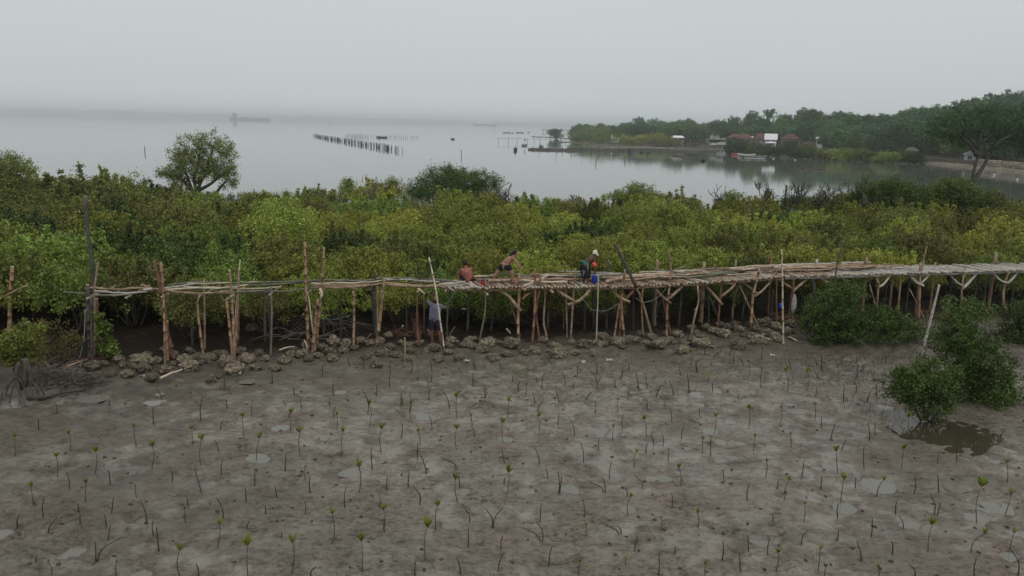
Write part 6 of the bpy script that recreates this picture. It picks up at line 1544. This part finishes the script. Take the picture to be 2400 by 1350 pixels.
# bending worker with legs apart
f = Fig((1178, 661), at(1178, 661, DZ).y + .1, DZ, 'bare-chested worker in black shorts bending over with legs wide apart'); J = f.J
hd = J(1208, 594.5, .02); nk = J(1202.5, 600, 0); shl, shr = J(1195, 602.5, .12), J(1203, 605.5, -.12); ch = J(1194, 608, 0); wa = J(1184, 617, 0); hl, hr = J(1177.5, 625, .05), J(1189.5, 625.5, -.05)
e1, w1 = J(1211, 616, -.15), J(1219.5, 630, -.1); e2, w2 = J(1210, 613, .22), J(1221, 627, .25)
B = f.head(hd, (.8, .2, -.45)) + [(nk, .058, hd + Vector((-.03, 0, -.05)), .055), (nk, .06, ch, .12), (shl, .065, shr, .065), (ch, .135, J(1189, 612.5, 0), .135), (J(1189, 612.5, 0), .135, wa, .12), (wa, .12, (hl + hr) / 2, .14), (hl, .12, hr, .12),
     (shr, .056, e1, .045), (e1, .043, w1, .03), (shl, .054, e2, .045), (e2, .043, w2, .03),
     (hl, .105, J(1164, 640, .08), .068), (J(1164, 640, .08), .066, J(1155.5, 658.5, .08), .04), (hr, .105, J(1201, 639.5, -.08), .07), (J(1201, 639.5, -.08), .066, J(1201.5, 656, -.08), .042)] + f.hand(w1, (.5, 0, -.8)) + f.hand(w2, (.5, .1, -.8), -1) + f.foot(J(1155, 660, .08), (-.5, -.5, 0)) + f.foot(J(1202, 658, -.08), (.6, -.5, 0))
capsules(B, f.p, 'body', SK['tan'])
capsules([(hl, .135, hr, .135), (hl, .13, J(1172.5, 630, .06), .105), (hr, .13, J(1195, 630.5, -.06), .105)], f.p, 'shorts', SK['black'], .015)
capsules([(J(1177, 618, 0), .05, J(1191, 621, -.02), .05), (J(1178, 618.5, -.07), .05, J(1191, 621, -.09), .05), (J(1178, 618.5, .07), .05, J(1190, 621, .07), .05)], f.p, 'waistband', SK['waist'], .015)
capsules([(hd + Vector((-.03, -.01, .05)), .098, hd + Vector((-.05, 0, .04)), .095), (hd + Vector((-.09, -.01, .0)), .07, J(1196, 597.5, -.02), .045)], f.p, 'hair', SK['hair'])
# worker in the cap
f = Fig((1373, 663), at(1373, 663, DZ).y + .15, DZ, 'dark-skinned worker in a cream cap and black wrap leaning over the blue drum'); J = f.J
hd = J(1394.5, 596, 0); nk = J(1391, 602, 0); shl, shr = J(1386, 602.5, .14), J(1394, 605.5, -.12); ch = J(1385, 607.5, 0); wa = J(1375.5, 614.5, 0); hl, hr = J(1369, 621, .06), J(1374, 621.5, -.07)
e1, w1 = J(1393.5, 619, -.15), J(1394.5, 633, -.1); e2, w2 = J(1382, 615, .15), J(1390, 619.5, .05)
B = f.head(hd, (.55, 0, -.8)) + [(nk, .056, hd + Vector((-.02, 0, -.04)), .055), (nk, .06, ch, .11), (shl, .06, shr, .06), (ch, .125, wa, .115), (wa, .115, (hl + hr) / 2, .13), (hl, .11, hr, .11),
     (shr, .052, e1, .042), (e1, .04, w1, .028), (shl, .05, e2, .04), (e2, .04, w2, .028),
     (hl, .1, J(1369, 643, .05), .065), (J(1369, 643, .05), .06, J(1369, 659.5, .05), .038), (hr, .1, J(1378, 643, -.05), .065), (J(1378, 643, -.05), .06, J(1378, 660, -.05), .038)] + f.hand(w1, (.05, 0, -1)) + f.hand(w2, (.9, -.2, -.3), -1) + f.foot(J(1368.5, 661, .05), (.2, -.7, 0)) + f.foot(J(1378, 661.5, -.05), (.5, -.7, 0))
capsules(B, f.p, 'body', SK['deep'])
sk_ = capsules([(J(1368, 619, .05), .13, J(1377, 622, -.04), .12), (J(1368.5, 624, 0), .14, J(1369, 646, .03), .12), (J(1377, 624, 0), .12, J(1378.5, 646, -.03), .11), (J(1373, 626, 0), .15, J(1374, 645, 0), .14)], f.p, 'wrap', SK['black'], .015)
capsules([(J(1365.5, 613.5, .04), .065, J(1372, 617.5, -.1), .055), (J(1366.5, 613.5, .12), .06, J(1373, 617.5, .1), .05)], f.p, 'sash', SK['sash'], .012)
capsules([(J(1377.5, 617, -.15), .028, J(1378.3, 629.5, -.19), .026)], f.p, 'sash_end', flat('pale_green_cloth', (.12, .24, .18), .8), .01)
capsules([(hd + Vector((-.005, 0, .06)), .1, hd + Vector((.0, 0, .075)), .095), (hd + Vector((.05, -.03, .02)), .05, hd + Vector((.12, -.03, -.03)), .03), (hd + Vector((.05, .04, .02)), .05, hd + Vector((.12, .03, -.03)), .03)], f.p, 'cap', SK['cap'], .012)
capsules([(J(1392.3, 619, -.18), .075, J(1393.8, 621, -.18), .075), (J(1393.5, 622, -.18), .05, J(1395, 626, -.18), .025)], f.p, 'rubber_glove', SK['redg'], .01)
mk = MB()          # pale lettering down the side of the wrap, too small to read
for (x0, y0, x1, y1) in [(1366.0,634.4,1370.8,635.0),(1366.0,634.4,1366.0,637.6),(1370.8,635.0,1370.4,638.6),(1367.2,635.6,1369.4,637.2),(1366.2,638.6,1370.2,639.4),(1366.4,638.4,1369.8,641.6),(1365.6,641.2,1369.4,642.2),(1365.6,643.4,1368.8,644.0),(1365.4,645.2,1368.4,645.8)]:
    mk.tube([J(x0, y0, -.175), J(x1, y1, -.175)], .0055, 4)
put('lettering', mk.mesh('lettering', flat('pale_print', (.4, .4, .4))), f.p)
# worker in lilac shirt down in the mud
Yw = at(1022, 808, 0).y + .25
f = Fig((1022, 812), Yw, ground(at(1022, 808, 0).x, Yw) - .05, 'worker in lilac-grey shirt and navy shorts standing in the mud with one arm raised'); J = f.J
hd = J(1022, 703, 0); nk = J(1022, 711, 0); shl, shr = J(1010.5, 714, .02), J(1032.5, 716.5, 0); ch = J(1020.5, 722, 0); wa = J(1017.5, 741, 0); hl, hr = J(1013, 752, 0), J(1025, 753, 0)
e1, w1 = J(1001.5, 705.5, .12), J(1007, 688, .22); e2, w2 = J(1041, 722, .1), J(1050, 716, .25)
kl, kr = J(1012, 776, -.03), J(1029, 777, -.02)
B = f.head(hd, (.1, .9, .35)) + [(nk, .058, hd + Vector((0, 0, -.05)), .055), (nk, .06, ch, .12), (shl, .062, shr, .062), (ch, .14, wa, .125), (hl, .11, hr, .11), (wa, .12, (hl + hr) / 2, .13),
     (shl, .054, e1, .043), (e1, .041, w1, .03), (shr, .054, e2, .043), (e2, .041, w2, .03), (hl, .1, kl, .068), (kl, .064, J(1013, 804, .02), .042), (hr, .1, kr, .068), (kr, .064, J(1034, 806, .02), .042)] + f.hand(w1, (.3, .3, 1)) + f.hand(w2, (.9, .3, .2), -1) + f.foot(J(1013, 807, .02), (-.2, .9, 0)) + f.foot(J(1034, 810, .02), (.2, .9, 0))
capsules(B, f.p, 'body', SK['brown'])
capsules([(shl, .08, shr, .08), (ch, .165, wa, .16), (J(1013, 722, 0), .10, J(1012, 745, 0), .11), (J(1029, 722, 0), .10, J(1025, 747, 0), .105), (J(1011, 747, 0), .10, J(1026, 749, 0), .10), (shl, .078, shl.lerp(e1, .8), .066), (shr, .078, shr.lerp(e2, .7), .068), (nk + Vector((0, 0, -.03)), .075, ch, .12)], f.p, 'shirt', SK['shirt'], .013, 2)
capsules([(hl, .13, hr, .13), (hl, .13, J(1011.5, 770, -.02), .098), (hr, .13, J(1029.5, 770, -.02), .098)], f.p, 'shorts', SK['navy'], .015)
capsules([(hd + Vector((0, -.01, .05)), .1, hd + Vector((0, -.01, .08)), .09), (hd + Vector((0, .06, .05)), .06, hd + Vector((0, .13, .05)), .03)], f.p, 'cap', SK['olivecap'], .012)
capsules([(hd + Vector((0, -.02, -.03)), .088, hd + Vector((0, -.01, .01)), .09)], f.p, 'hair', SK['hair'], .012)
# ------------------------------------------------------------------ seedlings
LEAFY = """35,1066,35,1012 165,1058,160,1005 134,1113,132,1057 222,1107,225,1045 320,1045,313,990 355,1094,357,1030 451,1041,449,993 470,1086,473,1013 572,1023,568,962 80,1185,72,1128 200,1175,201,1118 321,1168,316,1134 435,1228,431,1185 509,1284,516,1213 582,1358,580,1255 423,1355,422,1270 273,1350,274,1308 122,1352,111,1310
1558,956,1547,926 1515,1020,1509,971 1756,996,1756,945 1830,990,1831,949 1912,984,1909,940 1911,934,1914,904 1674,1012,1679,964 1646,1063,1648,1020 1766,1054,1770,1016 1854,1046,1852,1011 1567,1078,1567,1048 1596,1136,1590,1084 1794,1121,1798,1071 1964,1105,1959,1044 1839,1174,1852,1114 1971,1170,1979,1108 2055,1161,2076,1114 2115,1095,2120,1037 2125,1022,2130,964 2199,1087,2201,1058 2362,1127,2359,1072 2290,1224,2304,1115 2355,1204,2374,1144 2175,1297,2188,1210 2276,1297,2317,1238 2366,1286,2379,1238 1884,1222,1886,1172 1635,1241,1634,1191 1548,1245,1550,1208 1819,1333,1825,1283 1918,1335,1924,1275 1935,1362,1935,1318 1654,1360,1653,1314 2058,1360,2058,1320 1811,1228,1810,1204
1231,922,1234,893 1263,1020,1264,963 1449,966,1448,931 1436,1029,1438,992 1488,1091,1493,1050 680,1014,683,954 704,1064,702,997 601,1073,610,1011 803,1062,804,998 865,998,866,933 894,1056,895,987 789,1003,790,963 842,1149,841,1076 716,1123,716,1088 1070,977,1070,917 1190,982,1193,928 1179,1034,1177,976 965,985,962,936 984,1042,979,1001 1070,1052,1070,992 1002,912,1002,880
683,1345,686,1250 782,1263,777,1189 849,1340,847,1247 899,1250,899,1179 715,1204,716,1173 889,1192,889,1154 1185,1166,1194,1088 1073,1176,1066,1106 1021,1240,1026,1170 997,1312,1003,1212 1369,1213,1366,1166 1472,1205,1481,1153 1357,1355,1359,1308 1466,1322,1466,1306 1373,1259,1374,1224 1618,856,1620,815 1786,845,1787,808 1753,886,1757,853 1784,904,1786,858 1845,920,1840,856 1891,914,1892,858 1662,893,1660,873 2056,927,2048,885"""
BARE = """91,1011,91,982 135,967,130,943 256,954,256,935 380,933,365,911 361,994,359,954 471,983,473,933 524,906,523,872 517,1004,523,985 513,1057,502,1031 533,953,532,935 591,974,590,947 163,1145,156,1106 259,1133,254,1100 403,1126,401,1102 473,1152,456,1094 519,1109,523,1076 102,1211,104,1165 184,1204,182,1180 189,1239,188,1206 261,1206,266,1165 345,1233,328,1172 443,1190,438,1165 524,1220,508,1167 577,1178,575,1144 597,1137,597,1109 111,1249,135,1212 42,1240,45,1205 250,1240,245,1207 252,1268,259,1230 361,1259,358,1220 373,1294,367,1235 578,1243,585,1222 224,1309,223,1270 226,1307,283,1261 83,1324,88,1300 465,1352,459,1320
1575,988,1571,956 1534,1037,1523,1014 1554,1042,1552,1015 1598,1026,1604,997 1515,1057,1518,1039 1666,1065,1667,1024 1699,1132,1695,1099 1639,973,1638,956 1751,1177,1755,1138 1820,1150,1825,1127 1879,1114,1883,1084 1924,1144,1926,1116 2006,1138,2006,1119 1974,1056,1983,1031 1946,1033,1957,994 1926,1005,1926,975 2037,1035,2035,997 2052,1014,2051,994 1977,943,1979,904 2032,941,2040,915 2056,926,2055,900 2026,1093,2025,1044 2244,1082,2242,1050 2344,1029,2355,1007 2143,1153,2144,1112 2202,1149,2198,1112 2100,1204,2102,1176 2118,1239,2106,1209 2042,1258,2044,1211 1964,1215,1965,1179 1964,1262,1965,1241 1879,1275,1894,1243 2021,1314,2008,1268 2091,1301,2090,1269 1755,1288,1752,1254 1800,1295,1804,1262 1693,1309,1694,1268 1580,1299,1582,1279 1574,1192,1574,1155 2190,1205,2179,1157 2196,1207,2205,1177 1736,1340,1734,1294 2387,1350,2367,1286 2145,1352,2130,1322 2284,1350,2289,1307 1543,1352,1544,1297
1254,949,1246,914 1260,978,1274,935 1270,906,1278,871 1260,896,1253,879 1326,899,1317,871 1344,917,1344,897 1352,884,1356,850 1398,883,1397,850 1399,896,1384,870 1398,911,1410,881 1442,910,1442,890 1455,892,1460,864 1473,869,1474,850 1518,903,1513,881 1499,910,1491,874 1311,946,1302,909 1471,933,1474,909 1537,926,1551,902 1579,921,1567,892 1596,877,1592,857 1616,917,1610,874 1636,872,1632,850 1672,913,1669,894 1372,938,1389,917 1396,966,1397,934 1517,961,1514,932 1306,996,1309,968 1348,1021,1331,974 1460,998,1460,973 1404,1054,1404,1028 1368,1079,1361,1037 1264,1086,1252,1048 1286,1121,1280,1097 1310,1154,1307,1105 1311,1153,1316,1117 1428,1116,1433,1081 1419,1149,1413,1119 1417,1148,1382,1130 1506,1141,1486,1113
638,900,638,865 756,878,756,855 707,959,704,930 676,980,682,955 783,980,787,952 774,956,773,931 862,969,848,913 881,927,882,900 912,903,912,880 916,877,915,844 782,920,781,896 690,926,688,907 668,1100,670,1063 873,1097,870,1049 818,857,813,840 852,859,850,842 964,871,963,840 1013,868,1009,844 1010,893,1010,878 1005,932,1011,903 939,949,941,917 942,949,942,932 961,963,961,919 1055,958,1037,915 1135,934,1135,906 1136,931,1144,918 1157,958,1127,938 1109,903,1108,873 1174,877,1170,848 1201,896,1202,880 1112,863,1107,840 1114,864,1112,846 1215,918,1219,892 939,1022,942,990 1013,1004,1004,973 1108,997,1103,966 1112,1026,1106,999 978,1071,979,1039 1001,1107,985,1064 1069,1101,1032,1072 1183,1087,1176,1052
650,1162,645,1140 728,1156,727,1115 623,1206,621,1184 809,1192,811,1142 905,1146,908,1113 659,1265,660,1248 728,1352,741,1328 957,1139,959,1106 984,1183,967,1137 1078,1140,1074,1108 1182,1132,1183,1120 1100,1221,1089,1192 1153,1234,1138,1192 1157,1235,1178,1191 1098,1280,1098,1234 1175,1286,1178,1256 1168,1335,1180,1298 1080,1345,1070,1306 974,1352,974,1316 901,1248,901,1216 1265,1220,1268,1180 1271,1268,1257,1222 1270,1265,1225,1236 1287,1324,1295,1277 1487,1297,1495,1259 1456,1255,1450,1235 1454,1256,1418,1231 1472,1156,1462,1141
1633,871,1631,847 1651,826,1651,812 1671,838,1683,824 1692,822,1679,812 1710,833,1714,817 1719,852,1720,823 1744,859,1729,835 1856,869,1848,842 1916,859,1910,840 1928,876,1926,833 1962,863,1962,850 2006,890,2006,835 2022,869,2022,852 2075,849,2075,833 1974,848,1974,831 1917,890,1910,872 2007,918,2005,896"""
M['stem'] = surf('seedling_stem', [(.03, .026, .018), (.06, .05, .032)], 12, .7, .2, objrand=.25)
M['stem2'] = surf('leafy_seedling_stem', [(.05, .045, .024), (.10, .085, .04)], 12, .7, .2, objrand=.25)
def leafmesh(L_, W_, bend):
    mb = MB(); n = 6
    for i in range(n + 1):
        t_ = i / n; w_ = W_ / 2 * math.sin(math.pi * min(1, t_ * .94 + .04)) ** .75
        x = L_ * (t_ - bend * .25 * t_ * t_); z = 0; y = bend * L_ * t_ * t_ * .6
        mb.v += [(-w_, -y - w_ * .25, x), (0, -y, x), (w_, -y - w_ * .25, x)]
    for i in range(n):
        for j in range(2): mb.f.append((i * 3 + j, i * 3 + j + 1, i * 3 + j + 4, i * 3 + j + 3)); mb.m.append(0)
    return mb.mesh('leaf', LG['fresh'])
LEAVES = [leafmesh(1, .42, .35), leafmesh(1, .46, .15), leafmesh(1, .36, .6)]
def parse(s): return [tuple(float(v) for v in q.split(',')) for q in s.split()]
rs = random.Random(44)
def zonelab(px, py):
    row = 'past the rocks' if py < 900 else ('on far mud' if py < 985 else ('on upper mud' if py < 1075 else ('on middle mud' if py < 1180 else ('on front mud' if py < 1280 else 'at the bottom'))))
    return row + ' below ' + lm(px)
def seedling(bx, by, tx, ty, leafy):
    b = at(bx, by, 0); b.z = ground(b.x, b.y); b = atY(bx, by, b.y) if abs(b.z) > .02 else b
    gz = ground(b.x, b.y); b.z = gz
    Y = b.y; top = atY(tx, ty, Y + rs.uniform(-.05, .05))
    k = (b - CAM).length / FPX
    hpx = by - ty
    lean = tx - bx
    tl = 'leaning left' if lean < -5 else ('leaning right' if lean > 5 else 'upright')
    v = top - b; L_ = v.length
    off = Vector((rs.uniform(-.08, .08), 0, 0)) * L_ + Vector((-v.x * .28, 0, 0)) * (1 if abs(lean) > 8 else .3)
    r = (.0072 if leafy else .0092) * rs.uniform(.9, 1.2) * (1.35 if by < 950 else 1.15)
    if leafy:
        s_end = b + v * .80
        P = cat([b - Vector((0, 0, .05)) , b + v * .42 + off, s_end], 4)
    else: P = cat([b - Vector((0, 0, .05)), b + v * .5 + off, top], 4)
    kk = len(P); mb = MB(); mb.tube([q - b for q in P], [r * (1.25 - .5 * i / (kk - 1)) if not leafy else r * (1.3 - .6 * i / (kk - 1)) for i in range(kk)], 5)
    if leafy and rs.random() < .4: mb.tube([P[kk // 2] - b, P[kk // 2] - b + Vector((rs.choice([-1, 1]) * .05, 0, .01))], [r * .8, r * .3], 4)
    sz = 'tall' if hpx > 70 else ('short' if hpx < 36 else 'mid-height')
    if leafy: lab = '%s leafy seedling %s %s' % (sz, tl, zonelab(bx, by))
    else: lab = '%s bare stalk %s %s' % (sz, tl, zonelab(bx, by))
    o = put('mangrove_seedling', mb.mesh('mangrove_seedling', M['stem2'] if leafy else M['stem']), loc=b, label=lab, category='seedling', group='leafy mangrove seedlings planted in the mud' if leafy else 'bare seedling stalks planted in the mud')
    if leafy:
        e_ = P[-1] - b; ll = max(.07, L_ * .235)
        if hpx < 40: ll *= .9
        n = rs.choice([4, 5, 6]); a0 = rs.random() * 6.3
        for i in range(n):
            an = a0 + 6.283 * i / n + rs.uniform(-.3, .3); til = rs.uniform(.2, .75) if i % 2 else rs.uniform(.1, .4)
            R_ = Matrix.Rotation(an, 4, 'Z') @ Matrix.Rotation(til, 4, 'X')
            s = ll * rs.uniform(.8, 1.1)
            lf = put('leaf', LEAVES[rs.randrange(3)], o, loc=e_ - Vector((0, 0, .01 * i * L_)), scale=(s, s, s)); lf.rotation_euler = R_.to_euler()
for q in parse(LEAFY): seedling(*q, True)
for q in parse(BARE): seedling(*q, False)
# small grassy tuft below the bending worker and green tuft at far right of the flat
for (px, py, lab) in [(1222, 868, 'small wispy green weed on the mud below the bending worker'), (1662, 896, 'small green weed on the mud below the bent brown post')]:
    b = at(px, py, 0); b.z = ground(b.x, b.y); cen = np.random.RandomState(px).normal(0, 1, (40, 3)) * np.array([.16, .12, .08]) + np.array([0, 0, .22])
    put('weed', leaves('weed', cen, .06, 8, .035, .012, LG['green'], px), loc=b, label=lab, category='weed')

# ------------------------------------------------------------------ set look-alikes apart by their order from left to right
from collections import defaultdict
by = defaultdict(list)
bpy.context.view_layer.update()
for o in sc.objects:
    if o.parent is None and o.get('label') and o.get('category'): by[o['label']].append(o)
for lab, L_ in by.items():
    n = len(L_)
    if n == 1 or n > 6: continue
    L_.sort(key=lambda o: proj(o.location)[0])
    names = {2: ['left of two', 'right of two'], 3: ['left of three', 'middle of three', 'right of three']}.get(n, ['leftmost'] + [q + ' from left' for q in ('second', 'third', 'fourth', 'fifth')][:n - 2] + ['rightmost'])
    for o, q in zip(L_, names): o['label'] = lab + ', ' + q
